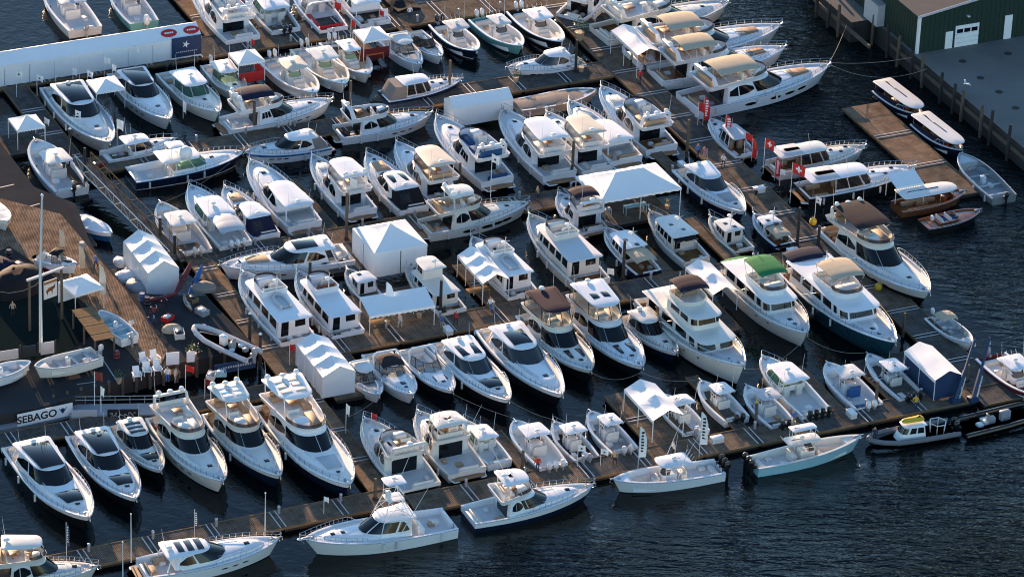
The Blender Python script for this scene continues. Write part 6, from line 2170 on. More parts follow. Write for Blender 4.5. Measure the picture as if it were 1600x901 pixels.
# blue banner with a white star at the right end of the long tent; red oval signs on its roof
mb = MB()
mb.box(9.6, 13.2, -1.89, -1.84, 0.3, 2.75)
bn = mb.build('banner', 'banner_blue', lt, flat=True)
mb = MB()
star(mb, 11.3, 1.8, -1.90, 0.5)
mb.build('emblem', 'bright', bn, flat=True)
mb = MB()
for k in range(11):
    mb.box(10.1 + k * 0.24, 10.26 + k * 0.24, -1.905, -1.89, 0.85, 0.98)
tag(mb.build('banner_lettering', 'lightgrey', bn, flat=True), kind='stuff')
for cx in (9.6, 12.3):
    mb = MB()
    pts = [(cx + 0.95 * math.cos(q * math.pi / 8), -0.95 + 0.5 * math.sin(q * math.pi / 8)) for q in range(16)]
    mb.loft([[(x, y, 2.6 + 0.9 * (1 + y / 1.8) + d) for x, y in pts] for d in (0.0, 0.05)], False, True)
    sg = mb.build('roof_sign', 'red', lt, flat=True)
    mb = MB()
    for k in range(5):
        x = cx - 0.55 + 0.22 * k
        mb.add([(x, -1.05, 2.6 + 0.9 * (1 - 1.05 / 1.8) + 0.065), (x + 0.16, -1.05, 2.6 + 0.9 * (1 - 1.05 / 1.8) + 0.065), (x + 0.2, -0.85, 2.6 + 0.9 * (1 - 0.85 / 1.8) + 0.065), (x + 0.04, -0.85, 2.6 + 0.9 * (1 - 0.85 / 1.8) + 0.065)], [(0, 1, 2, 3)])
    tag(mb.build('sign_lettering', 'bright', sg, flat=True), kind='stuff')


def awning(x, y, z, rz, w, d, h0, h1, label, mat_='tent_white'):
    """single slope awning on four posts, scalloped front"""
    t = thing('awning', (x, y, z), rz, label, 'awning', 'sloping awnings')
    mb = MB()
    rows = []
    for j in range(5):
        v = j / 4
        rows.append([(lerp(-w / 2, w / 2, i / 8), lerp(-d / 2, d / 2, v), lerp(h0, h1, v) - 0.06 * math.sin(v * math.pi)) for i in range(9)])
    mb.loft(rows, False, False, closed=False)
    mb.loft([[(p[0], p[1], p[2] - 0.05) for p in r] for r in rows], False, False, closed=False)
    c = mb.build('canopy', mat_, t)
    mb = MB()
    top = [(lerp(-w / 2, w / 2, i / 24), -d / 2 - 0.01, h0 + 0.0) for i in range(25)]
    mb.loft([top, [(p[0], p[1], p[2] - (0.35 if i % 2 else 0.24)) for i, p in enumerate(top)]], False, False, closed=False)
    mb.build('valance', mat_, c, flat=True)
    for sx in (-1, 1):
        for sy, h in ((-1, h0), (1, h1)):
            mb = MB()
            mb.tube([(sx * w / 2 * 0.98, sy * d / 2 * 0.97, 0), (sx * w / 2 * 0.98, sy * d / 2 * 0.97, h - 0.03)], 0.05, 6)
            mb.build('pole', 'pipe_white', t)
    return t


awning(*(-11.61, -9.65), DOCK_Z, DOCK_ANG - 0.03, 7.2, 2.9, 2.3, 3.0, 'pale awning with scalloped edge over the platform behind the day cruisers')
awning(*(42.13, 23.48), DOCK_Z, DOCK_ANG, 3.4, 2.2, 2.0, 2.6, 'small pale blue awning beside the canopied wooden launch')


# ------------------------------------------------------------------ pilings
def piling(px, h, label, dark=False, z=-1.0, r=0.17, cap=None):
    mb = MB()
    mb.tube([(0, 0, z), (0, 0, h * 0.5), (0, 0, h - 0.15), (0, 0, h)], r, 8, r1=r * 0.86)
    t = thing('piling', (px[0], px[1], 0), 0, label, 'piling', 'dock pilings')
    mb.build('shaft', 'pile_dark' if dark else 'pile_wood', t)
    if cap:
        mb = MB()
        mb.loft([[(0.2 * math.cos(q * math.pi / 4), 0.2 * math.sin(q * math.pi / 4), h) for q in range(8)], [(0.02 * math.cos(q * math.pi / 4), 0.02 * math.sin(q * math.pi / 4), h + 0.22) for q in range(8)]], True, True)
        mb.build('cap', cap, t)
    mb = MB()
    mb.tube([(0.3 * math.cos(q * math.pi / 4), 0.3 * math.sin(q * math.pi / 4), 0.62) for q in range(9)], 0.05, 4)
    mb.build('collar', 'pile_dark', t)
    return t


for px, h, lb, dk_, cap in [
        ((-8.02, 45.41), 4.2, 'tall pale piling beside the dark blue downeast boat', 0, None),
        ((-18.91, 39.14), 4.2, 'tall piling in the water right of the navy bimini yacht', 0, None),
        ((-29.24, 33.20), 4.0, 'piling against the stern of the navy bimini yacht', 0, None),
        ((-17.73, 8.47), 6.0, 'tall piling left of the pyramid tent', 0, None),
        ((-6.18, 23.20), 2.6, 'short piling between the tan canopy and blue seated yachts', 0, None),
        ((6.21, 51.27), 4.6, 'dark piling at the end of the dark dock mats', 1, None),
        ((-46.40, 18.29), 5.0, 'dark piling at the head of the ramp', 1, None),
        ((-48.46, 22.67), 5.0, 'dark white capped piling near the taupe yacht', 1, 'bright'),
        ((11.53, 1.93), 5.2, 'dark piling left of the yellow canvas cruiser', 1, None),
        ((30.07, 11.01), 5.2, 'dark piling on the wide pier left of the brown bimini yacht', 1, None),
        ((32.32, 11.21), 3.0, 'short dark piling at the stern of the brown bimini yacht', 1, None),
        ((18.66, 31.99), 4.6, 'piling on the wide pier by the red banners', 0, None),
        ((6.05, 26.16), 4.4, 'piling between the upper yachts and the open sided tent', 0, None),
        ((-7.26, -6.64), 4.2, 'dark piling at the stern of the tug yacht', 1, None),
        ((-37.25, 6.15), 3.4, 'white capped dark piling, upper of two beside the ramp foot', 1, 'bright'),
        ((-35.40, 2.73), 3.2, 'white capped dark piling, lower of two beside the ramp foot', 1, 'bright'),
        ((-24.96, -19.12), 4.0, 'dark white capped piling at the corner of the wharf', 1, 'bright'),
        ((-26.21, -16.07), 4.6, 'white capped piling left of the trawler with the dinghy', 1, 'bright'),
        ((-12.22, -44.12), 2.8, 'brown piling at the end of the sunlit pier', 0, None),
        ((24.58, -27.24), 3.2, 'black and yellow piling between two console boats at the front dock', 0, 'yellow'),
        ((36.72, -22.43), 3.4, 'thin pale piling left of the dark sided console boat', 0, None),
        ((40.36, -6.87), 2.8, 'grey piling at the bow of the teal hulled trawler', 0, None),
        ((-52.14, 45.65), 2.8, 'dark piling in front of the long tent, left one', 1, None),
        ((-43.88, 49.46), 3.0, 'dark piling in front of the long tent, right one', 1, None),
        ((1.73, -37.37), 2.6, 'leaning brown piling by the broad hardtop console boat', 0, None),
        ((-20.97, -2.05), 3.2, 'dark piling between trawler bows below the long coupe', 1, None),
        ((46.21, -16.47), 2.4, 'piling between the two legs of the blue hoist', 0, 'yellow'),
        ((-15.40, 65.37), 3.0, 'orange brown piling on the far dock at the top', 0, None)]:
    piling(px, h, lb, dk_, cap=cap)


# ------------------------------------------------------------------ flags and banners
def flag(px, z, h, w, hh, label, cloth='bright', mark=None, ang=0.0, name='flag', feather=False):
    t = thing(name, (px[0], px[1], z), ang, label, 'banner' if feather else 'flag', 'feather banners' if feather else 'flags on poles')
    mb = MB()
    mb.tube([(0, 0, 0), (0, 0, h)], 0.035, 5)
    mb.build('pole', 'pipe_white' if not feather else 'lightgrey', t)
    mb = MB()
    rows, nz = [], 8

    def off(u, v):
        return 0.12 * math.sin(u * 5 + v * 2) * u
    for j in range(nz + 1):
        v = j / nz
        if feather:
            ww = w * (1 - 0.55 * max(0, v - 0.6) / 0.4) * (1 if v < 0.98 else 0.3)
            rows.append([(ww * u + 0.03, 0.10 * math.sin(v * 7 + u * 2) * u, h - hh + hh * v) for u in (0, 0.33, 0.66, 1)])
        else:
            rows.append([(w * u + 0.03, off(u, v), h - hh + hh * v - 0.22 * hh * u * u) for u in (0, 0.2, 0.4, 0.6, 0.8, 1)])
    mb.loft(rows, False, False, closed=False)
    cl = mb.build('cloth', cloth, t)
    if mark == 'cross':
        for sy in (1, -1):
            mb = MB()
            for u0, u1, v0, v1 in ((0.42, 0.58, 0.2, 0.8), (0.25, 0.75, 0.41, 0.59)):
                mb.loft([[(w * lerp(u0, u1, q / 4) + 0.03, off(lerp(u0, u1, q / 4), v) + sy * 0.012, h - hh + hh * v - 0.22 * hh * lerp(u0, u1, q / 4) ** 2) for q in range(5)] for v in (v0, v1)], False, False, closed=False)
            mb.build('white_cross', 'bright', cl)
    if mark == 'letters':
        rr = random.Random(int(px[0] * 10))
        for sy in (1, -1):
            mb = MB()
            for j in range(7):
                v = 0.18 + 0.1 * j
                mb.box(w * 0.25, w * rr.uniform(0.55, 0.75), 0.05 * math.sin(v * 7 + 1) + sy * 0.02 - 0.004, 0.05 * math.sin(v * 7 + 1) + sy * 0.02 + 0.004, h - hh + hh * v, h - hh + hh * (v + 0.055))
            tag(mb.build('banner_lettering', 'banner_black' if cloth == 'bright' else 'bright', cl, flat=True), kind='stuff')
    if mark == 'dot':
        mb = MB()
        for sy in (1, -1):
            mb.box(w * 0.35, w * 0.6, off(0.5, 0.5) + sy * 0.02 - 0.004, off(0.5, 0.5) + sy * 0.02 + 0.004, h - hh * 0.72, h - hh * 0.5)
        mb.build('emblem', 'banner_blue', cl, flat=True)
    return t


FL = [  # base, ground height, pole height, width, drop, label, cloth, mark
    ((-56.19, 38.82), 3.4, 0.8, 0.95, 'white flag at the left edge below the long tent', 'bright', 'dot'),
    ((-53.96, 39.36), 2.7, 0.9, 0.8, 'white flag, second along the long tent', 'bright', 'dot'),
    ((-50.19, 41.68), 2.5, 0.5, 0.9, 'narrow white flag in front of the long tent', 'bright', None),
    ((-48.42, 40.54), 2.9, 0.8, 0.85, 'white flag above the taupe yacht', 'bright', 'dot'),
    ((-46.97, 44.63), 2.6, 0.8, 0.8, 'white flag left of the small tent between yachts', 'bright', None),
    ((-45.78, 42.11), 3.0, 0.5, 0.9, 'narrow white flag right of the small tent between yachts', 'bright', None),
    ((-43.74, 47.28), 2.9, 0.6, 0.9, 'white flag in front of the long tent near the blue banner', 'bright', None),
    ((-43.82, 27.24), 3.6, 0.8, 1.3, 'long white flag over the small pilothouse boat', 'bright', None),
    ((-51.98, 29.30), 2.4, 0.7, 0.8, 'white flag by the crowded console boat', 'bright', None),
    ((-48.78, 31.02), 2.6, 0.7, 0.8, 'white flag in front of the taupe yacht bow', 'bright', 'dot'),
    ((-2.72, 17.89), 6.0, 1.0, 1.1, 'white flag on a tall pole right of the pyramid tent yacht', 'bright', 'dot'),
    ((-8.73, 20.05), 2.6, 0.8, 1.0, 'white flag on the stern of the tan canopy yacht', 'bright', None),
    ((-17.72, 14.74), 4.0, 0.9, 1.0, 'white flag beside the tall piling left of the pyramid tent', 'bright', None),
    ((-16.30, 16.36), 4.4, 0.4, 1.6, 'narrow white flag right of the tall piling', 'bright', None),
    ((-10.00, -7.34), 2.6, 0.7, 0.8, 'white flag hanging in front of the pale awning', 'bright', None),
    ((-15.66, -32.15), 3.4, 0.4, 1.3, 'limp white flag over the water right of the sunlit pier', 'bright', None),
    ((-16.94, -47.25), 1.9, 0.5, 0.6, 'small white flag on the outer dock left of the tuna tower', 'bright', None),
    ((7.04, -36.51), 2.4, 0.85, 0.8, 'white flag with dark mark over the brown decked console boat', 'bright', 'dot'),
    ((9.28, -36.33), 2.0, 0.8, 0.7, 'white flag with dark mark at the gap left of the grey bowed console boat', 'bright', 'dot'),
    ((-37.27, 35.19), 2.2, 0.4, 1.5, 'limp pink white flag over the water below the walkaround boat', 'bright', None),
    ((9.85, 0.20), 2.2, 0.8, 0.8, 'white flag at the stern of the biggest trawler', 'bright', None),
    ((32.10, 16.28), 3.4, 0.7, 0.9, 'white flag above the yellow buoy on the wide pier', 'bright', 'dot'),
    ((28.67, 24.99), 2.0, 0.6, 0.7, 'little white flag beside the black hulled picnic boat', 'bright', None),
    ((26.93, 27.60), 4.4, 1.2, 1.3, 'red flag with white cross, left of two over the picnic boats', 'red', 'cross'),
    ((29.64, 20.84), 5.0, 1.7, 1.4, 'large red flag with white cross, right of two over the picnic boats', 'red', 'cross'),
    ((24.91, 30.82), 3.4, 1.0, 0.9, 'red flag behind the grey topped lobster boat', 'red', None),
    ((19.96, 39.08), 2.8, 0.9, 1.2, 'red flag at the stern corner of the largest tan bimini yacht', 'red', None),
    ((-40.36, -30.82), 3.8, 0.9, 1.1, 'dark red flag at the wharf edge above the narrow white flag', 'maroon', None),
    ((-39.59, -32.25), 3.0, 0.4, 1.1, 'narrow white flag on the wharf edge below a dark red flag', 'bright', None),
    ((-31.94, -24.94), 1.6, 1.0, 0.8, 'bright red flag beside the white deck chairs', 'red', None),
    ((-29.91, -26.42), 2.2, 0.8, 0.8, 'dark red flag behind the slatted hardtop yacht', 'maroon', None),
    ((-22.01, -19.05), 2.4, 0.6, 0.8, 'small red flag between the trawler stern and the wrapped tent', 'red', None),
    ((-13.20, -31.30), 2.0, 0.6, 0.8, 'small red flag on the black hulled convertible', 'red', None),
    ((-19.81, 57.76), 2.4, 0.7, 0.9, 'red flag left of the dark red tent', 'red', None),
    ((-16.71, 61.19), 2.2, 0.7, 0.8, 'red flag right of the dark red tent', 'red', None),
    ((-30.93, 51.89), 2.2, 0.5, 0.8, 'red flag above the red skirted stand', 'red', None),
    ((-22.03, 63.12), 2.0, 0.9, 0.9, 'red flag on the red seated day cruiser', 'red', None),
    ((-42.04, 50.13), 2.2, 0.6, 0.9, 'red flag left of the blue star banner', 'red', None),
    ((-33.22, 63.07), 1.9, 0.8, 0.6, 'small red flag on the top left flybridge yacht', 'red', None)]
for px, h, w, hh, lb, cl, mk in FL:
    flag(px, DOCK_Z if 'wharf' not in lb and 'deck chairs' not in lb else WZ, h, w * 0.85, hh * 0.9, lb, cl, mk, ang=rnd.uniform(-0.5, 0.3))
for px, z, h, w, hh, lb, cl, mk in [
        ((20.53, 38.97), DOCK_Z, 3.6, 0.7, 3.0, 'tall red lettered banner at the stern of the largest tan bimini yacht', 'red', 'letters'),
        ((22.88, 35.04), DOCK_Z, 3.4, 0.7, 2.9, 'tall red lettered banner at the bow of the lobster boat', 'red', 'letters'),
        ((25.75, 30.59), DOCK_Z, 2.8, 0.5, 2.4, 'thin red banner at the stern of the lobster boat', 'red', None),
        ((28.15, 26.17), DOCK_Z, 2.8, 0.6, 2.4, 'red lettered banner beside the white roofed picnic boat', 'red', 'letters'),
        ((12.88, -37.73), DOCK_Z, 5.4, 0.7, 3.4, 'tall white lettered banner in front of the two bay tent', 'bright', 'letters'),
        ((18.88, -34.08), DOCK_Z, 5.2, 0.7, 3.6, 'tall white lettered banner right of the two bay tent', 'bright', 'letters'),
        ((-12.82, -8.94), DOCK_Z, 4.4, 0.8, 3.2, 'tall white feather banner over the pale awning', 'bright', None),
        ((-44.63, -4.40), WZ, 3.4, 0.6, 2.6, 'dark stemmed feather banner on the boardwalk, upper one', 'tan_canvas', None),
        ((-41.90, -10.48), WZ, 4.6, 0.6, 3.4, 'cream feather banner on the boardwalk, lower one', 'cream', None),
        ((-46.86, -2.08), WZ, 4.0, 0.5, 2.0, 'thin feather banner near the flagpole top', 'tan_canvas', None),
        ((-40.25, -57.57), DOCK_Z, 4.2, 0.3, 2.6, 'blue lettered banner pole in the lower left corner', 'banner_blue', 'letters'),
        ((-28.79, -52.36), DOCK_Z, 3.0, 0.3, 2.2, 'blue lettered banner pole behind the sport yacht', 'banner_blue', 'letters')]:
    flag(px, z, h, w, hh, lb, cl, mk, ang=rnd.uniform(-0.3, 0.3), name='feather_banner', feather=True)
for px, h, lb in [((-22.23, -51.60), 4.6, 'bare white pole on the outer dock right of the sport yacht'),
                  ((-34.27, -57.32), 5.2, 'bare white pole on the outer dock left of the sport yacht'),
                  ((-34.75, -60.36), 4.0, 'bare thick white pole low at the stern of the sport yacht')]:
    mb = MB()
    mb.tube([(0, 0, 0), (0, 0, h)], 0.06, 6, r1=0.04)
    t = thing('dock_pole', (px[0], px[1], DOCK_Z), 0, lb, 'pole', 'bare dock poles')
    mb.build('shaft', 'pipe_white', t)
    mb = MB()
    mb.dome(0, 0, h, 0.09, 0.14, 8)
    mb.build('cap', 'bright', t)

# ------------------------------------------------------------------ things on the wharf
px = (-46.74, -20.90)
t = thing('flagpole', (px[0], px[1], WZ), 0, 'tall white flagpole standing on the wharf at the left', 'flagpole')
mb = MB()
mb.tube([(0, 0, 0), (0.05, 0, 9), (0.35, 0, 17.6)], 0.19, 8, r1=0.1)
mb.build('shaft', 'pipe_white', t)
mb = MB()
mb.dome(0.35, 0, 17.6, 0.16, 0.26, 8)
mb.build('finial', 'bright', t)
mb = MB()
mb.tube([(0, -0.3, 0.6), (0.4, -0.1, 17.3)], 0.02, 4)
mb.build('halyard', 'rope', t)
# dark terrace with a low fence of white panels in front
prism('terrace', [(-55.95, -10.90), (-48.47, -7.78), (-44.31, -9.88), (-41.69, -16.38), (-44.44, -20.83), (-53.94, -26.55)], WZ - 0.1, WZ + 0.075, ('turf', 'pile_dark'), 'dark green terrace on the wharf behind the trailer skiff')
p0 = (-50.56, -23.17)
t = thing('panel_fence', (p0[0], p0[1], WZ), DOCK_ANG - 0.05, 'low fence of white panels behind the trailer skiff and flagpole', 'fence')
for k, (x0, x1, z1, mt) in enumerate([(-3.2, -1.2, 1.2, 'lightgrey'), (-1.0, 1.9, 1.25, 'lightgrey'), (2.3, 3.7, 1.4, 'glass_grey'), (4.2, 5.6, 1.5, 'lightgrey')]):
    mb = MB()
    mb.box(x0, x1, -0.03, 0.03, 0.15, z1)
    f = mb.build('panel', mt, t, flat=True)
for x in (-3.3, -1.1, 2.1, 3.95, 5.75):
    mb = MB()
    mb.box(x - 0.06, x + 0.06, -0.06, 0.06, 0, 1.6)
    mb.build('post', 'pile_dark', t, flat=True)
# plank platform beside it: eleven boards on posts
p0 = (-41.73, -18.36)
t = thing('plank_platform', (p0[0], p0[1], WZ), A_ROT, 'raised sunlit plank platform on posts beside the pale blue skiff', 'platform')
for k in range(11):
    mb = MB()
    mb.box(-3.4 + k * 0.62, -3.4 + k * 0.62 + 0.58, -1.1, 1.1, 2.12 + 0.01 * (k % 3), 2.2 + 0.01 * (k % 3))
    mb.build('plank', 'timber', t, flat=True)
for x in (-3.3, 0, 3.3):
    for y in (-1, 1):
        mb = MB()
        mb.box(x - 0.08, x + 0.08, y - 0.08, y + 0.08, 0, 2.12)
        mb.build('post', 'pile_wood', t, flat=True)
# hanging sign in a timber gantry
p0 = (-46.86, -15.23)
t = thing('hanging_sign', (p0[0], p0[1], WZ), DOCK_ANG + 0.3, 'white sign with brown shape hanging in a timber gantry behind the flagpole', 'sign')
for x in (-2.0, 2.0):
    mb = MB()
    mb.box(x - 0.1, x + 0.1, -0.1, 0.1, 0, 5.8)
    mb.build('post', 'pile_wood', t, flat=True)
mb = MB()
mb.box(-2.3, 2.3, -0.12, 0.12, 5.8, 6.0)
mb.build('beam', 'lightgrey', t, flat=True)
mb = MB()
mb.box(-0.2, 1.4, -0.05, 0.05, 3.0, 5.0)
sg = mb.build('sign_panel', 'offwhite', t, flat=True)
mb = MB()
mb.add([(0.0, -0.06, 3.9), (0.35, -0.06, 4.2), (0.9, -0.06, 4.25), (1.2, -0.06, 4.5), (1.1, -0.06, 4.0), (0.85, -0.06, 3.85), (0.8, -0.06, 3.35), (0.65, -0.06, 3.8), (0.3, -0.06, 3.75), (0.2, -0.06, 3.4)], [tuple(range(10))])
mb.build('emblem', 'mahogany', sg, flat=True)
mb = MB()
mb.box(-0.2, 1.4, -0.065, -0.05, 4.65, 5.0)
mb.build('sign_band', 'teak', sg, flat=True)


def deck_chair(px, rz, label):
    t = thing('deck_chair', (px[0], px[1], WZ), rz, label, 'chair', 'white slatted deck chairs')
    for k in range(5):
        mb = MB()
        x = -0.32 + k * 0.135
        mb.add([(x, 0.32, 0.28), (x + 0.11, 0.32, 0.28), (x + 0.13, 0.75, 1.12), (x - 0.01, 0.75, 1.12), (x, 0.35, 0.26), (x + 0.11, 0.35, 0.26), (x + 0.13, 0.78, 1.1), (x - 0.01, 0.78, 1.1)], [(0, 1, 2, 3), (7, 6, 5, 4), (0, 4, 5, 1), (1, 5, 6, 2), (2, 6, 7, 3), (3, 7, 4, 0)])
        mb.build('back_slat', 'bright', t, flat=True)
    mb = MB()
    mb.add([(-0.33, 0.35, 0.26), (0.33, 0.35, 0.26), (0.33, -0.3, 0.42), (-0.33, -0.3, 0.42), (-0.33, 0.35, 0.30), (0.33, 0.35, 0.30), (0.33, -0.3, 0.46), (-0.33, -0.3, 0.46)], [(0, 1, 2, 3), (4, 5, 6, 7), (0, 1, 5, 4), (2, 3, 7, 6), (1, 2, 6, 5), (3, 0, 4, 7)])
    mb.build('seat', 'bright', t, flat=True)
    for sd in (-1, 1):
        mb = MB()
        mb.box(sd * 0.40 - 0.07, sd * 0.40 + 0.07, -0.42, 0.45, 0.6, 0.64)
        mb.build('arm', 'bright', t, flat=True)
        for y in (-0.32, 0.36):
            mb = MB()
            mb.box(sd * 0.37 - 0.03, sd * 0.37 + 0.03, y - 0.06, y + 0.06, 0, 0.6)
            mb.build('leg', 'bright', t, flat=True)


deck_chair((-36.72, -25.35), 0.3, 'white deck chair, leftmost of the row on the wharf')
deck_chair((-35.80, -24.37), 0.3, 'white deck chair, second of the row on the wharf')
deck_chair((-34.81, -24.03), 0.3, 'white deck chair, third of the row on the wharf')
deck_chair((-36.23, -22.47), 0.5, 'white deck chair behind the second of the row')
deck_chair((-35.20, -21.86), 0.5, 'white deck chair behind the third of the row')
for px, w, h, lb in [((-33.40, -22.75), 1.3, 1.4, 'blank white notice board behind the deck chairs'), ((-31.67, -22.08), 0.8, 1.2, 'smaller white notice board beside a green plant'),
                     ((-28.17, 63.57), 1.8, 1.3, 'white sign board at the stern of the boat with black outboards'), ((-16.20, 63.00), 0.9, 1.1, 'small white sign at the far dock')]:
    t = thing('notice_board', (px[0], px[1], WZ if 'dock' not in lb and 'stern' not in lb else DOCK_Z), DOCK_ANG - 0.2, lb, 'sign', 'white notice boards')
    mb = MB()
    mb.box(-w / 2, w / 2, -0.03, 0.03, 0.35, 0.35 + h)
    mb.build('panel', 'tent_white', t, flat=True)
    for sd in (-1, 1):
        mb = MB()
        mb.box(sd * w * 0.42 - 0.04, sd * w * 0.42 + 0.04, 0.03, 0.09, 0, 0.35 + h)
        mb.build('post', 'pile_wood', t, flat=True)

# the gangway from the wharf down to the pier
ga, gb = dk(-38.0, -33.8, 2.3), dk(-16.5, -30.9, 0.9)
v = gb - ga
t = thing('gangway', (ga.x, ga.y, 0), math.atan2(v.y, v.x), 'long sloping gangway with truss rails at the left', 'gangway')
ln = Vector((v.x, v.y)).length
mb = MB()
mb.add([(0, -0.9, 2.2), (ln, -0.9, 0.8), (ln, 0.9, 0.8), (0, 0.9, 2.2), (0, -0.9, 2.3), (ln, -0.9, 0.9), (ln, 0.9, 0.9), (0, 0.9, 2.3)], [(0, 1, 2, 3), (4, 5, 6, 7), (0, 1, 5, 4), (2, 3, 7, 6)])
mb.build('deck', 'dock_plank_dark', t, flat=True)
for sd in (-1, 1):
    mb = MB()
    N = 12
    lo = [(ln * k / N, sd * 0.95, 2.3 - 1.4 * k / N) for k in range(N + 1)]
    hi = [(p[0], p[1], p[2] + 1.15) for p in lo]
    mb.tube(lo, 0.05, 5)
    mb.tube(hi, 0.05, 5)
    for k in range(N + 1):
        mb.tube([lo[k], hi[k]], 0.035, 4)
        if k < N:
            mb.tube([lo[k], hi[k + 1]] if k % 2 else [hi[k], lo[k + 1]], 0.03, 4)
    mb.build('truss_rail', 'timber' if sd > 0 else 'aluminium', t)

# glass railed float in front of the wharf with its lettered banner
p0 = (-45.96, -31.29)
t = thing('landing_float', (p0[0], p0[1], 0), DOCK_ANG + 0.06, 'grey landing float with glass rails and a big lettered banner, lower left', 'float')
mb = MB()
mb.box(-5.6, 3.6, -0.8, 4.2, -0.3, 0.6)
mb.build('deck', 'grey', t, flat=True)
for y in (1.2, 4.1):
    mb = MB()
    for zz in (1.15, 1.65):
        mb.tube([(-5.5, y, zz), (3.5, y, zz)], 0.045, 5)
    for k in range(7):
        mb.tube([(-5.5 + 1.5 * k, y, 0.6), (-5.5 + 1.5 * k, y, 1.65)], 0.04, 5)
    mb.build('railing', 'aluminium', t)
    for k in range(6):
        mb = MB()
        mb.box(-5.4 + 1.5 * k, -4.1 + 1.5 * k, y - 0.015, y + 0.015, 0.7, 1.55)
        mb.build('glass_panel', 'smoke_glass', t, flat=True)
mb = MB()
mb.box(-2.4, 3.4, -0.86, -0.8, 0.35, 1.75)
bn = mb.build('banner', 'tent_white', t, flat=True)
text_part('SEBAGO', 1.12, 'banner_black', bn, (-0.35, -0.875, 1.02), (math.pi / 2, 0, 0), bold=0.026)
mb = MB()
pts = [(2.35 + 0.2 * math.cos(q * math.pi / 6), -0.872, 1.2 + 0.2 * math.sin(q * math.pi / 6)) for q in range(12)]
mb.add(pts, [tuple(range(12))])
mb.add([(1.9, -0.874, 1.5), (2.35, -0.874, 0.75), (2.85, -0.874, 1.5), (2.35, -0.874, 1.1)], [(0, 1, 2, 3)])
mb.build('emblem', 'banner_blue', bn, flat=True)
p0 = (-38.30, -30.02)
t = thing('landing_float', (p0[0], p0[1], 0), DOCK_ANG - 0.33, 'narrow landing float with a black script banner below the deck chairs', 'float')
mb = MB()
mb.box(-4.6, 4.4, -0.6, 1.6, -0.3, 0.7)
mb.build('deck', 'grey', t, flat=True)
mb = MB()
mb.box(-0.9, 2.2, -0.68, -0.62, 0.2, 1.35)
bn = mb.build('banner', 'banner_black', t, flat=True)
mb = MB()
path = []
for k in range(46):
    u = k / 45
    path.append((-0.65 + 2.5 * u + 0.12 * math.sin(u * 38), -0.70, 0.75 + (0.2 + 0.12 * math.sin(u * 9)) * math.sin(u * 33 + 0.5)))
mb.tube(path, 0.035, 4)
mb.build('script_lettering', 'lightgrey', bn)
mb = MB()
mb.box(-4.4, -1.9, -0.66, -0.6, 0.35, 1.3)
mb.build('banner', 'lightgrey', t, flat=True)
mb = MB()
for zz in (1.2, 1.6):
    mb.tube([(-4.5, 1.5, zz), (4.3, 1.5, zz)], 0.04, 5)
for k in range(7):
    mb.tube([(-4.5 + 1.46 * k, 1.5, 0.7), (-4.5 + 1.46 * k, 1.5, 1.6)], 0.04, 5)
mb.build('railing', 'aluminium', t)
p0 = (-27.08, -21.95)
t = thing('name_board', (p0[0], p0[1], WZ), DOCK_ANG, 'long dark blue sign board on the wharf edge below the grey inflatable', 'sign')
mb = MB()
mb.box(-2.4, 2.0, -0.05, 0.05, -0.5, 0.6)
bd = mb.build('panel', 'banner_blue', t, flat=True)
mb = MB()
for k in range(14):
    mb.box(-2.0 + k * 0.26, -1.84 + k * 0.26, -0.065, -0.05, 0.0, 0.2)
tag(mb.build('sign_lettering', 'lightgrey', bd, flat=True), kind='stuff')


def kayak(px, z, rz, tilt, L_, col, label):
    t = thing('kayak', (px[0], px[1], z), rz, label, 'kayak', 'kayaks')
    mb = MB()
    rows = []
    for k in range(11):
        u = k / 10
        w = 0.36 * math.sin(math.pi * min(0.985, max(0.015, u))) ** 0.7
        zz = 0.16 * (2 * u - 1) ** 2
        X = (u - 0.5) * L_
        rows.append([(X, -w, zz + 0.2), (X, -w * 0.7, zz), (X, 0, zz - 0.06), (X, w * 0.7, zz), (X, w, zz + 0.2), (X, w * 0.5, zz + 0.3), (X, 0, zz + 0.33), (X, -w * 0.5, zz + 0.3)])
    mb.loft(rows, True, True)
    hl = mb.build('hull', col, t)
    mb = MB()
    mb.tube([(0.5 * math.cos(q * math.pi / 6), 0.25 * math.sin(q * math.pi / 6), 0.32) for q in range(13)], 0.04, 5)
    ck = mb.build('cockpit_rim', 'black', t)
    t.rotation_euler = (tilt[0], tilt[1], rz)


kayak((-33.73, -5.20), 2.3, 1.0, (0, -0.75, 0), 4.2, 'maroon', 'dark kayak propped upright beside the wrapped boat shed, left of two')
kayak((-32.48, -5.92), 2.3, 1.1, (0, -0.75, 0), 4.0, 'blue', 'blue kayak propped upright beside the wrapped boat shed, right of two')
kayak((-35.87, -9.32), 2.1, 0.5, (0, 0, 0), 3.8, 'maroon', 'dark red kayak lying on the wharf below the wrapped boat shed')
kayak((-33.05, -10.17), 2.0, 1.9, (0.3, 0, 0), 3.4, 'mahogany', 'varnished kayak lying on the wharf near the brown pier')


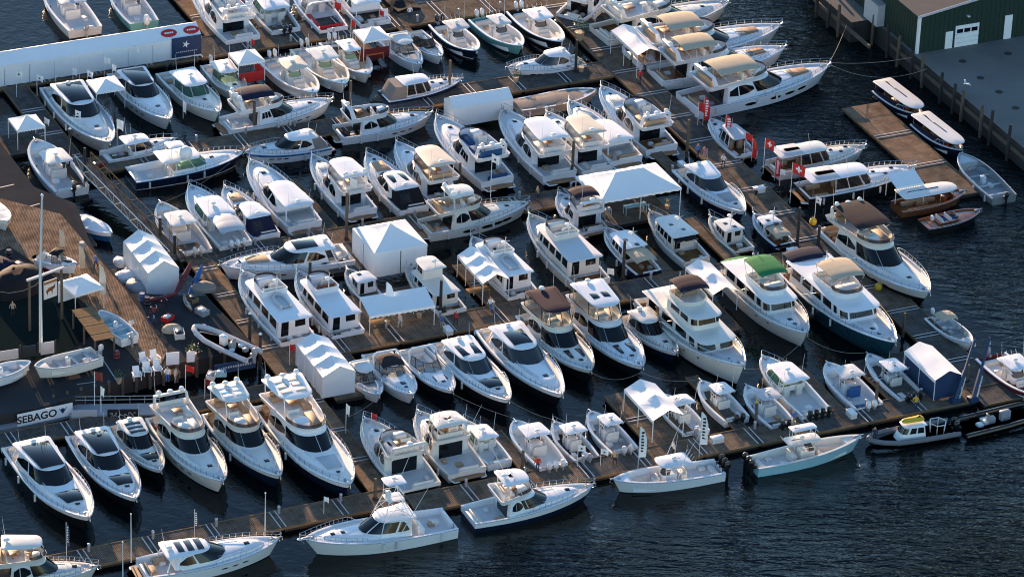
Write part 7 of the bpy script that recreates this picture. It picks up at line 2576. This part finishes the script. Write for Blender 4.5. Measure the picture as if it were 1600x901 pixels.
def trailer(px, rz, ln, label):
    t = thing('boat_trailer', (px[0], px[1], WZ), rz, label, 'trailer', 'boat trailers')
    mb = MB()
    for sd in (1, -1):
        mb.tube([(-ln * 0.45, sd * 0.7, 0.55), (ln * 0.25, sd * 0.65, 0.55), (ln * 0.55, 0, 0.5)], 0.06, 4)
    for x in (-0.4, -0.1, 0.2):
        mb.tube([(x * ln, -0.7, 0.55), (x * ln, 0.7, 0.55)], 0.05, 4)
    mb.build('frame', 'aluminium', t)
    for sd in (1, -1):
        mb = MB()
        rg = []
        for y in (-0.11, 0.11):
            rg.append([(-0.12 * ln + 0.33 * math.cos(q * math.pi / 7), sd * 0.95 + y, 0.33 + 0.33 * math.sin(q * math.pi / 7)) for q in range(14)])
        mb.loft(rg, True, True)
        w = mb.build('wheel', 'rubber', t)
        mb = MB()
        rg = [[(-0.12 * ln + 0.18 * math.cos(q * math.pi / 7), sd * 0.95 + y, 0.33 + 0.18 * math.sin(q * math.pi / 7)) for q in range(14)] for y in (-0.13, 0.13)]
        mb.loft(rg, True, True)
        mb.build('rim', 'lightgrey', w)


trailer((-43.40, -23.34), R(-154), 6.0, 'trailer under the white open skiff by the flagpole')
trailer((-49.84, -26.46), R(28), 5.0, 'trailer under the skiff cut off by the left edge')
trailer((-39.52, -16.19), R(125), 4.6, 'trailer under the pale blue skiff')
trailer((-28.49, -18.55), R(130), 5.0, 'trailer under the grey and white inflatable on the wharf')


def shrub_pot(px, z, s, label):
    r = random.Random(int(px[0] * 7 + px[1]))
    t = thing('potted_plant', (px[0], px[1], z), 0, label, 'plant', 'potted plants')
    mb = MB()
    mb.loft([[(q_ * s * math.cos(k * math.pi / 4), q_ * s * math.sin(k * math.pi / 4), zz * s) for k in range(8)] for q_, zz in ((0.22, 0), (0.3, 0.5))], True, True)
    mb.build('pot', 'tan_cushion', t)
    mb = MB()
    for k in range(90):
        th, ph = r.uniform(0, 6.28), r.uniform(-0.3, 1.4)
        rr = r.uniform(0.2, 0.6) * s
        p = Vector((rr * math.cos(th) * math.cos(ph), rr * math.sin(th) * math.cos(ph), 0.75 * s + rr * math.sin(ph) * 1.2))
        d = Vector((r.uniform(-1, 1), r.uniform(-1, 1), r.uniform(-0.3, 1))).normalized() * 0.16 * s
        e = d.cross(Vector((r.uniform(-1, 1), r.uniform(-1, 1), 1))).normalized() * 0.06 * s
        mb.add([p - e, p + d * 0.5 - e * 0.2, p + d, p + e], [(0, 1, 2, 3)])
    tag(mb.build('foliage', 'leaf', t, flat=True), kind='stuff')


mat('leaf', (0.07, 0.12, 0.03), 0.6, vary=0.4, scale=6)
for px, z, s, lb in [((-31.52, -20.77), WZ, 1.3, 'green plant behind the smaller white notice board'), ((-12.53, -9.73), DOCK_Z, 0.9, 'potted plant under the left end of the pale awning'),
                     ((-9.38, -8.10), DOCK_Z, 1.0, 'yellowish potted plant under the right end of the pale awning'), ((6.57, 60.00), DOCK_Z, 2.0, 'tall palm like plant on the dock at the upper middle'),
                     ((-0.55, 48.10), DOCK_Z, 1.2, 'bright green plant by the white box tent'), ((6.85, 51.49), DOCK_Z, 1.2, 'bright green plant at the end of the dark dock mats'),
                     ((8.38, 16.81), DOCK_Z, 1.0, 'orange leaved plant at the front corner of the open sided tent'), ((13.55, 17.58), DOCK_Z, 0.9, 'dark plant inside the open sided tent'), ((16.31, 18.42), DOCK_Z, 0.9, 'plant at the right corner of the open sided tent'), ((-38.41, -26.26), WZ, 1.0, 'dry plant left of the deck chairs')]:
    shrub_pot(px, z, s, lb)

# tables and chairs of the stands
for px, z, w, d, h, mt, lb in [((9.83, 15.75), DOCK_Z, 0.9, 0.7, 1.1, 'lightgrey', 'pale counter at the left front of the open sided tent'),
                               ((12.85, 17.21), DOCK_Z, 2.6, 0.8, 0.95, 'paleblue', 'long pale blue counter in the open sided tent'),
                               ((-13.53, -10.62), DOCK_Z, 1.8, 0.9, 0.8, 'timber', 'wooden counter at the left end of the pale awning'),
                               ((-3.54, -2.92), DOCK_Z, 2.4, 1.0, 0.8, 'timber', 'tan table in the white gable tent'),
                               ((-33.34, -24.80), WZ, 1.6, 0.9, 0.75, 'timber', 'wooden table between the deck chairs and the red flag'),
                               ((-16.90, 52.57), DOCK_Z, 2.2, 0.9, 0.8, 'orange', 'orange draped table in the dark red tent')]:
    t = thing('table', (px[0], px[1], z), DOCK_ANG, lb, 'table', 'stand tables')
    mb = MB()
    mb.box(-w / 2, w / 2, -d / 2, d / 2, h - 0.08, h, 0.02)
    mb.build('table_top', mt, t)
    for sx in (-1, 1):
        for sy in (-1, 1):
            mb = MB()
            mb.box(sx * (w / 2 - 0.08) - 0.04, sx * (w / 2 - 0.08) + 0.04, sy * (d / 2 - 0.08) - 0.04, sy * (d / 2 - 0.08) + 0.04, 0, h - 0.08)
            mb.build('leg', mt, t, flat=True)

# --- blue travel hoist arms at the right end of the front dock
for px, lb, lean in [((44.73, -20.91), 'dark blue hoist arm leaning over the navy walled tent, left one', 0.42), ((46.55, -20.50), 'dark blue hoist arm leaning right, nearer the red hulled boat', 0.36)]:
    t = thing('hoist_arm', (px[0], px[1], DOCK_Z), DOCK_ANG, lb, 'crane', 'blue hoist arms')
    mb = MB()
    mb.box(-0.5, 0.5, -0.4, 0.4, 0, 0.5, 0.05)
    mb.build('base', 'banner_blue', t)
    d = Vector((math.sin(lean), 0.25, math.cos(lean)))
    mb = MB()
    mb.tube([(0, 0, 0.4), tuple(d * 3.2)], 0.24, 4)
    mb.tube([tuple(d * 3.0), tuple(d * 6.4)], 0.17, 4)
    mb.build('arm', 'banner_blue', t, flat=True)
    mb = MB()
    mb.tube([(0.35, -0.2, 0.4), tuple(d * 2.6 + Vector((0.2, -0.2, 0)))], 0.07, 6)
    mb.build('ram', 'lightgrey', t)
    mb = MB()
    mb.tube([tuple(d * 6.3), (d.x * 6.3 + 0.1, d.y * 6.3, d.z * 6.3 - 0.7)], 0.09, 6)
    mb.build('hook_block', 'bright', t)

# --- yellow mooring buoys, dock boxes, hoses
for px, z, lb in [((31.96, 16.27), DOCK_Z + 0.3, 'yellow buoy on the wide pier by the brown bimini yacht'), ((38.24, 2.14), DOCK_Z + 0.3, 'yellow buoy at the pier edge beside the teal hulled trawler')]:
    t = thing('mooring_buoy', (px[0], px[1], z), 0, lb, 'buoy', 'yellow buoys')
    mb = MB()
    mb.dome(0, 0, -0.3, 0.42, 0.75, 10)
    mb.build('float', 'yellow', t)
    mb = MB()
    mb.tube([(0.1 * math.cos(q * math.pi / 4), 0, 0.5 + 0.1 * math.sin(q * math.pi / 4)) for q in range(9)], 0.025, 4)
    mb.build('ring', 'steel', t)
for px, lb in [((26.38, 23.26), 'white step box at the lobster boat stern'), ((-6.33, -11.08), 'grey dock box on the middle dock'), ((2.06, -4.64), 'grey dock box behind the plum topped yacht'),
               ((34.18, -24.60), 'white dock box behind the cream hardtop console boat'), ((20.70, -30.73), 'pale dock box right of the white lettered banner'), ((-23.82, 29.11), 'dock box beside the grey canvas express'),
               ((18.10, 28.33), 'white dock box at the end of the pyramid tent dock'), ((29.52, 9.33), 'dock box at the foot of the dark piling'), ((-45.30, 22.47), 'maroon box at the head of the upper dock')]:
    t = thing('dock_box', (px[0], px[1], DOCK_Z), DOCK_ANG + rnd.choice((0, math.pi / 2)), lb, 'box', 'dock boxes')
    mb = MB()
    mb.box(-0.6, 0.6, -0.33, 0.33, 0, 0.5, 0.03)
    mb.build('body', 'maroon' if 'maroon' in lb else 'offwhite', t)
    mb = MB()
    mb.box(-0.64, 0.64, -0.36, 0.36, 0.5, 0.64, 0.06)
    mb.build('lid', 'maroon' if 'maroon' in lb else 'white', t)


# --- gear standing about on the wharf
def crate(px, z, s, col, label, rz=0.3):
    t = thing('gear_crate', (px[0], px[1], z), rz, label, 'crate', 'crates of gear on the wharf')
    mb = MB()
    w, d, h = 0.6 * s, 0.42 * s, 0.5 * s
    for x0, x1, y0, y1 in ((-w, w, -d, -d + 0.06), (-w, w, d - 0.06, d), (-w, -w + 0.06, -d + 0.06, d - 0.06), (w - 0.06, w, -d + 0.06, d - 0.06)):
        mb.box(x0, x1, y0, y1, 0, h)
    mb.box(-w + 0.06, w - 0.06, -d + 0.06, d - 0.06, 0.02, 0.1)
    tag(mb.build('side_boards', col, t, flat=True))
    mb = MB()
    mb.box(-w * 0.7, w * 0.6, -d * 0.6, d * 0.7, 0.1, h * 1.15, 0.08)
    mb.build('contents', rnd.choice(['grey', 'blue_canvas', 'offwhite', 'tan_cushion', 'black']), t)


def barrel(px, z, col, label):
    t = thing('barrel', (px[0], px[1], z), 0, label, 'barrel', 'barrels on the wharf')
    mb = MB()
    mb.loft([[(r_ * math.cos(q * math.pi / 6), r_ * math.sin(q * math.pi / 6), zz) for q in range(12)] for r_, zz in ((0.28, 0), (0.32, 0.25), (0.33, 0.45), (0.32, 0.65), (0.28, 0.9))], True, True)
    mb.build('body', col, t)
    mb = MB()
    for zz in (0.25, 0.65):
        mb.tube([(0.33 * math.cos(q * math.pi / 6), 0.33 * math.sin(q * math.pi / 6), zz) for q in range(13)], 0.02, 4)
    mb.build('hoop', 'grey', t)


def bicycle(px, z, rz, col, label):
    t = thing('bicycle', (px[0], px[1], z), rz, label, 'bicycle', 'bicycles on the wharf')
    for x in (-0.52, 0.52):
        mb = MB()
        mb.tube([(x + 0.34 * math.cos(q * math.pi / 8), 0, 0.35 + 0.34 * math.sin(q * math.pi / 8)) for q in range(17)], 0.025, 4)
        mb.build('wheel', 'rubber', t)
    mb = MB()
    mb.tube([(-0.52, 0, 0.35), (-0.05, 0, 0.32), (0.36, 0, 0.78), (-0.16, 0, 0.8), (-0.05, 0, 0.32)], 0.025, 4)
    mb.tube([(-0.52, 0, 0.35), (-0.16, 0, 0.8), (-0.2, 0, 0.95)], 0.022, 4)
    mb.tube([(0.52, 0, 0.35), (0.36, 0, 0.8), (0.33, 0, 1.0)], 0.025, 4)
    mb.build('frame', col, t)
    mb = MB()
    mb.box(-0.32, -0.08, -0.07, 0.07, 0.94, 1.0, 0.02)
    mb.build('saddle', 'black', t)
    mb = MB()
    mb.tube([(0.25, -0.28, 1.02), (0.34, 0, 1.0), (0.25, 0.28, 1.02)], 0.02, 4)
    mb.build('handlebar', 'steel', t)


def tarp_pile(px, z, s, col, label):
    r = random.Random(int(px[0] * 9 + 3))
    t = thing('tarp_pile', (px[0], px[1], z), r.uniform(0, 3), label, 'tarpaulin', 'covered piles on the wharf')
    mb = MB()
    rg = []
    n = 16
    for f, zz in ((1.0, 0), (0.98, 0.3), (0.86, 0.55), (0.6, 0.72), (0.25, 0.8)):
        rg.append([(1.3 * s * f * math.cos(q * 2 * math.pi / n) * r.uniform(0.94, 1.05), 0.9 * s * f * math.sin(q * 2 * math.pi / n) * r.uniform(0.94, 1.05), zz * s * r.uniform(0.9, 1.08)) for q in range(n)])
    mb.loft(rg, False, True)
    mb.build('cover', col, t, sharp=75)
    mb = MB()
    mb.tube([(1.25 * s * math.cos(q * math.pi / 6), 0.86 * s * math.sin(q * math.pi / 6), 0.4 * s) for q in range(13)], 0.025, 4)
    mb.build('lashing', 'rope', t)


for px, s, col, lb in [                                              ((-32.63, -8.86), 1.0, 'timber', 'wooden crate near the varnished kayak'), ((-31.38, -11.47), 1.1, 'grey', 'grey crate at the bow of the grey inflatable'),
                       ((-34.75, -13.11), 1.0, 'red', 'red crate between boardwalk and grey inflatable'), ((-33.31, -16.32), 1.2, 'offwhite', 'white crate left of the grey inflatable'),
                       ((-50.93, -3.56), 1.3, 'timber', 'wooden crate at the far left of the boardwalk'), ((-47.71, -3.97), 1.0, 'maroon', 'dark red crate behind the hanging sign'),
                       ((-29.43, -24.47), 1.0, 'offwhite', 'white crate on the wharf corner beside the name board'), ((-28.53, -23.88), 0.9, 'paleblue', 'pale blue crate on the wharf corner beside the name board')]:
    crate(px, WZ, s, col, lb, rnd.uniform(0, 3))
for px, col, lb in [((-37.70, -9.30), 'blue', 'blue barrel at the boardwalk edge'), ((-37.11, -10.07), 'black', 'black barrel at the boardwalk edge'), ((-30.92, -15.45), 'blue', 'blue barrel behind the grey inflatable'),
                    ((-44.95, 1.20), 'grey', 'grey barrel on the boardwalk'), ((-39.13, -21.42), 'maroon', 'dark red barrel below the pale blue skiff'), ((-52.28, -1.15), 'black', 'black barrel at the left edge of the boardwalk')]:
    barrel(px, WZ, col, lb)
for px, rz, col, lb in [((-36.26, -12.16), 0.4, 'red', 'red bicycle between boardwalk and varnished kayak'), ((-35.35, -10.73), 0.6, 'maroon', 'dark red bicycle beside the red bicycle'), ((-36.33, -14.32), 0.2, 'blue', 'blue bicycle below the red bicycle')]:
    bicycle(px, WZ, rz, col, lb)
for px, s, col, lb in [((-50.58, -7.69), 2.6, 'black_canvas', 'big black tarpaulin heap at the left edge of the boardwalk'), ((-52.86, -5.12), 2.2, 'navy_canvas', 'navy tarpaulin heap cut off by the left edge'), ((-31.66, -6.30), 1.0, 'taupe_canvas', 'taupe covered heap at the edge of the brown pier'), ((-34.18, -15.20), 0.8, 'tan_canvas', 'tan covered heap right of the boardwalk')]:
    tarp_pile(px, WZ, s, col, lb)
for px, s, col, lb in [((-40.06, -2.51), 1.1, 'wrap_white', 'white wrapped bundle on the float left of the boat shed'), ((-38.67, -4.62), 1.2, 'grey', 'grey covered engine on the float in front of the boat shed'), ((-40.91, 0.78), 0.8, 'offwhite', 'pale bundle on the float left of the boat shed')]:
    tarp_pile(px, DOCK_Z, s, col, lb)
# --- shore power pedestals along the docks
for a, b0, b1, n in ((34.0, -68, -30, 6), (35.7, -24, 32, 9), (4.2, -25, 29, 9), (-17.3, -25, 30, 9), (-41.8, -28, 1, 5), (-62.2, -8, 29, 7)):
    for k in range(n):
        p = dk(a, lerp(b0, b1, (k + 0.5) / n))
        t = thing('power_pedestal', (p.x, p.y, DOCK_Z), DOCK_ANG, 'short white shore power pedestal at a dock edge', 'pedestal', 'shore power pedestals')
        mb = MB()
        mb.box(-0.11, 0.11, -0.1, 0.1, 0, 0.75, 0.03)
        mb.build('body', 'grey', t)
        mb = MB()
        mb.box(-0.13, 0.13, -0.12, 0.12, 0.75, 0.9, 0.05)
        mb.build('lamp_head', 'lightgrey', t)

# ------------------------------------------------------------------ mooring lines
def line(p, q, sag, label, r=0.019):
    p, q = Vector(p), Vector(q)
    mb = MB()
    n = 14
    path = []
    for k in range(n + 1):
        u = k / n
        w = p.lerp(q, u) - Vector((0, 0, sag * 4 * u * (1 - u)))
        path.append(w - p)
    mb.tube(path, r, 4)
    o = mb.build('mooring_line', 'rope')
    o.location = p
    tag(o, label, 'rope', 'mooring lines')


line((*(35.25, 52.95), 2.3), (*(44.58, 54.17), 2.8), 0.35, 'upper mooring line from the largest yacht bow to the quay')
line((*(35.38, 52.50), 2.2), (*(46.16, 51.28), 2.8), 1.3, 'sagging mooring line from the largest yacht bow to the quay')
line((*(35.44, 53.99), 2.3), (*(38.84, 69.29), 2.8), 0.7, 'steep mooring line from the largest yacht bow to the top edge')
line((*(23.75, -18.50), 2.0), (*(30.32, -10.34), 1.6), 1.2, 'slack line between pilothouse yacht and green canvas trawler')
line((*(30.32, -10.70), 1.5), (*(36.43, -12.04), 0.9), 0.7, 'slack line from the cream trawler bow to the dark sided console boat')
line((*(13.19, -18.51), 1.2), (*(19.11, -19.04), 0.9), 0.6, 'slack line from the white enclosed yacht bow to the pale console boat')
line((*(8.38, -18.82), 1.0), (*(13.20, -18.41), 1.0), 0.8, 'slack line between the two enclosed flybridge yachts')
line((*(0.28, -25.52), 1.2), (*(4.95, -28.40), 0.9), 0.3, 'tight line from the black hatch express to a console boat bow')
line((*(-5.54, -24.13), 1.0), (*(0.53, -28.09), 0.8), 0.2, 'tight line from the slim skylight cruiser to a console boat bow')
line((*(-30.63, 0.85), 1.0), (*(-33.69, 3.99), 0.7), 0.1, 'bow line of the long white coupe to the brown pier')
line((*(-37.90, 13.44), 1.2), (*(-30.41, 24.94), 1.4), 0.6, 'slack line from a console boat bow to the navy express boat')
line((*(-12.74, -25.15), 0.8), (*(-15.46, -28.83), 0.6), 0.2, 'line from the small bow rider to the sunlit pier')


# ------------------------------------------------------------------ people
def person(px, z, rz, shirt, pants, label, pose=0, hair=(0.03, 0.02, 0.015)):
    """one continuous skinned body; clothes are colour regions on it"""
    me = bpy.data.meshes.new('person')
    st = 0.16 if pose == 1 else 0.06
    arm = {0: ((0.30, 0.02, 1.12), (0.33, 0.10, 0.90)), 1: ((0.30, -0.05, 1.13), (0.30, 0.12, 0.93)), 2: ((0.30, 0.10, 1.16), (0.20, 0.34, 1.22))}[pose]
    V = [(0, 0, 0.95), (0, 0.0, 1.15), (0, -0.01, 1.38), (0, 0.0, 1.50), (0, 0.015, 1.60), (0, 0.02, 1.70),
         (0.10, 0, 0.88), (0.11, st, 0.50), (0.11, st - 0.08, 0.09), (0.12, st + 0.10, 0.035),
         (-0.10, 0, 0.88), (-0.11, -st * 0.6, 0.50), (-0.11, -st - 0.06, 0.09), (-0.12, -st + 0.12, 0.035),
         (0.19, 0, 1.40), arm[0], arm[1], (-0.19, 0, 1.40), (-arm[0][0], arm[0][1], arm[0][2]), (-0.31, 0.08, 0.90),
         (arm[1][0], arm[1][1] + 0.05, arm[1][2] - 0.09), (-0.31, 0.11, 0.81), (0, 0.13, 1.61)]
    E = [(0, 1), (1, 2), (2, 3), (3, 4), (4, 5), (0, 6), (6, 7), (7, 8), (8, 9), (0, 10), (10, 11), (11, 12), (12, 13), (2, 14), (14, 15), (15, 16), (2, 17), (17, 18), (18, 19), (16, 20), (19, 21), (4, 22)]
    rad = [0.15, 0.145, 0.16, 0.06, 0.10, 0.085, 0.095, 0.065, 0.045, 0.04, 0.095, 0.065, 0.045, 0.04, 0.07, 0.045, 0.035, 0.07, 0.045, 0.035, 0.035, 0.035, 0.018]
    me.from_pydata(V, E, [])
    o = link('person', me)
    md = o.modifiers.new('skin', 'SKIN')
    md.use_smooth_shade = True
    for i, r_ in enumerate(rad):
        me.skin_vertices[0].data[i].radius = (r_, r_ * (0.72 if i in (0, 1, 2) else 1.0))
        me.skin_vertices[0].data[i].use_root = i == 0
    sb = o.modifiers.new('smooth', 'SUBSURF')
    sb.levels = 1
    sb.render_levels = 1
    m = bpy.data.materials.new('clothing')
    nt, n, l, p = nodes_of(m)
    tc = n.new('ShaderNodeTexCoord')
    sx = n.new('ShaderNodeSeparateXYZ')
    l.new(tc.outputs['Object'], sx.inputs[0])
    rp = n.new('ShaderNodeValToRGB')
    rp.color_ramp.interpolation = 'CONSTANT'
    el = rp.color_ramp.elements
    el[0].position, el[0].color = 0.0, (0.03, 0.025, 0.02, 1)
    el[1].position, el[1].color = 0.05, (*pants, 1)
    for ps, c in ((0.50, shirt), (0.80, (0.45, 0.26, 0.18)), (0.925, hair)):
        e = el.new(ps)
        e.color = (*c, 1)
    dv = n.new('ShaderNodeMath')
    dv.operation = 'DIVIDE'
    dv.inputs[1].default_value = 1.82
    l.new(sx.outputs['Z'], dv.inputs[0])
    l.new(dv.outputs[0], rp.inputs[0])
    l.new(rp.outputs[0], p.inputs['Base Color'])
    p.inputs['Roughness'].default_value = 0.8
    me.materials.append(m)
    o.location = (px[0], px[1], z)
    o.rotation_euler = (0, 0, rz)
    tag(o, label, 'person', 'people on the docks')


W_, N_, K_, RD, BL, TN = (0.7, 0.7, 0.7), (0.02, 0.03, 0.08), (0.02, 0.02, 0.02), (0.5, 0.03, 0.03), (0.05, 0.15, 0.4), (0.4, 0.3, 0.2)
person((19.83, 30.98), DOCK_Z, 0.5, BL, N_, 'person in blue standing on the wide pier above the white roofed coupe')
person((20.52, 30.42), DOCK_Z, 2.5, (0.5, 0.2, 0.25), TN, 'person in red and tan right of the person in blue on the pier')
person((12.56, 53.39), DOCK_Z, 1.0, TN, K_, 'person in tan at the left leg of the shiny tent')
person((14.10, 52.19), DOCK_Z, 2.0, (0.5, 0.42, 0.3), N_, 'person in cream at the right leg of the shiny tent')
person((-11.25, -10.43), DOCK_Z, -0.8, (0.55, 0.5, 0.5), (0.4, 0.4, 0.42), 'person in pale grey under the pale awning', 1)
person((-2.14, -6.11), DOCK_Z, 0.4, W_, BL, 'person in white beside the white gable tent', 1)
person((-50.40, -13.66), WZ, 0.2, TN, K_, 'person in tan on the dark terrace at the left edge')
person((-33.66, -25.60), WZ, 2.8, W_, BL, 'person in white and blue by the wooden table on the wharf', 2)
person((-32.88, -25.79), WZ, -2.0, (0.6, 0.4, 0.35), TN, 'person in pink by the wooden table on the wharf')
person((-45.25, -7.22), WZ, 1.2, (0.5, 0.2, 0.03), N_, 'person in orange by the small wharf tent')
person((-49.60, -5.95), WZ, 0.3, RD, K_, 'person in red at the far side of the terrace')
person((20.41, -6.06), DOCK_Z, 0.9, N_, TN, 'person in navy near the half hidden white tent')
person((3.21, -37.79), DOCK_Z, 0.1, RD, N_, 'person in red on the front dock behind the white convertible', 1)
person((2.11, -38.36), DOCK_Z, 1.6, K_, N_, 'person in black on the front dock behind the white convertible')
person((36.22, -29.45), DOCK_Z, 2.6, N_, K_, 'person in navy on the dock behind the patrol inflatable')
person((6.28, 30.66), DOCK_Z, 0.6, K_, TN, 'person in black on the dock left of the open sided tent', 2)

for px, rz, sh, pn, lb, ps in [
        ((-18.81, -15.49), 1.1, W_, N_, 'person in white on the middle dock right of the wrapped tent', 1), ((-7.01, -10.33), 2.2, BL, TN, 'person in blue on the middle dock behind the black hatch express', 0),
        ((-5.60, -9.40), -0.6, RD, K_, 'person in red on the middle dock behind the black hatch express', 1), ((4.29, -3.34), 0.2, N_, TN, 'person in navy behind the two enclosed flybridge yachts', 0),
        ((10.65, 23.34), 0.9, W_, K_, 'person in white on the dock behind the open sided tent', 1), ((2.36, 19.25), 2.0, TN, N_, 'person in tan on the dock right of the white flag pole', 0),
        ((-23.54, 4.89), 0.5, BL, K_, 'person in blue on the dock above the long white coupe', 1), ((22.60, 28.74), -0.5, W_, N_, 'person in white midway along the wide pier', 1),
        ((25.90, 20.80), 2.6, K_, TN, 'person in black on the wide pier above the tan canvas cruiser', 0), ((13.57, 49.12), 0.6, RD, N_, 'person in red on the wide pier below the shiny tent', 1),
        ((8.41, 64.02), 1.4, W_, TN, 'person in white on the wide pier near the top edge', 0), ((28.37, -26.85), 0.4, BL, TN, 'person in blue on the front dock behind the grey console boat', 1),
        ((16.39, -33.79), 1.9, W_, K_, 'person in white on the front dock below the two bay tent', 0), ((10.65, -35.97), 2.8, TN, K_, 'person in tan on the front dock left of the two bay tent', 1),
        ((40.64, -22.79), 0.0, (0.5, 0.35, 0.03), N_, 'person in yellow on the front dock above the patrol inflatable', 0), ((-21.18, -24.15), 1.1, RD, TN, 'person in red on the brown pier beside the wrapped tent', 1),
        ((-18.28, -30.23), 1.3, N_, K_, 'person in navy on the sunlit stretch of the brown pier', 1), ((-43.07, -2.86), 2.4, BL, K_, 'person in blue walking on the boardwalk', 1),
        ((-38.17, -16.07), 0.7, W_, TN, 'person in white walking on the lower boardwalk', 1), ((-13.24, 63.64), 0.3, W_, N_, 'person in white on the far dock behind the bow riders', 0)]:
    person(px, WZ if 'boardwalk' in lb else DOCK_Z, rz, sh, pn, lb, ps)

# ------------------------------------------------------------------ the gull over the quay
px = (49.90, 42.23)
t = thing('gull', (px[0], px[1], 5.5), R(200), 'white gull gliding over the quay', 'bird')
mb = MB()
mb.loft([[(x, r_ * math.cos(q * math.pi / 4), zc + r_ * math.sin(q * math.pi / 4)) for q in range(8)] for x, r_, zc in ((-0.38, 0.015, 0.02), (-0.22, 0.06, 0.01), (0, 0.10, 0), (0.16, 0.085, 0.02), (0.26, 0.05, 0.05), (0.33, 0.05, 0.06), (0.38, 0.02, 0.05), (0.44, 0.008, 0.04))], True, True)
mb.build('body', 'bright', t)
for sd in (1, -1):
    mb = MB()
    secs = ((0.0, 0.10, 0.13, 0.03), (0.3, 0.13, 0.14, 0.16), (0.6, 0.02, 0.10, 0.20), (0.88, -0.10, 0.03, 0.12))
    mb.loft([[(xc + ch, sd * y, z_ + 0.01), (xc, sd * y, z_ + 0.025), (xc - ch, sd * y, z_), (xc, sd * y, z_ - 0.01)] for y, xc, ch, z_ in secs], True, True)
    mb.build('wing', 'lightgrey', t)
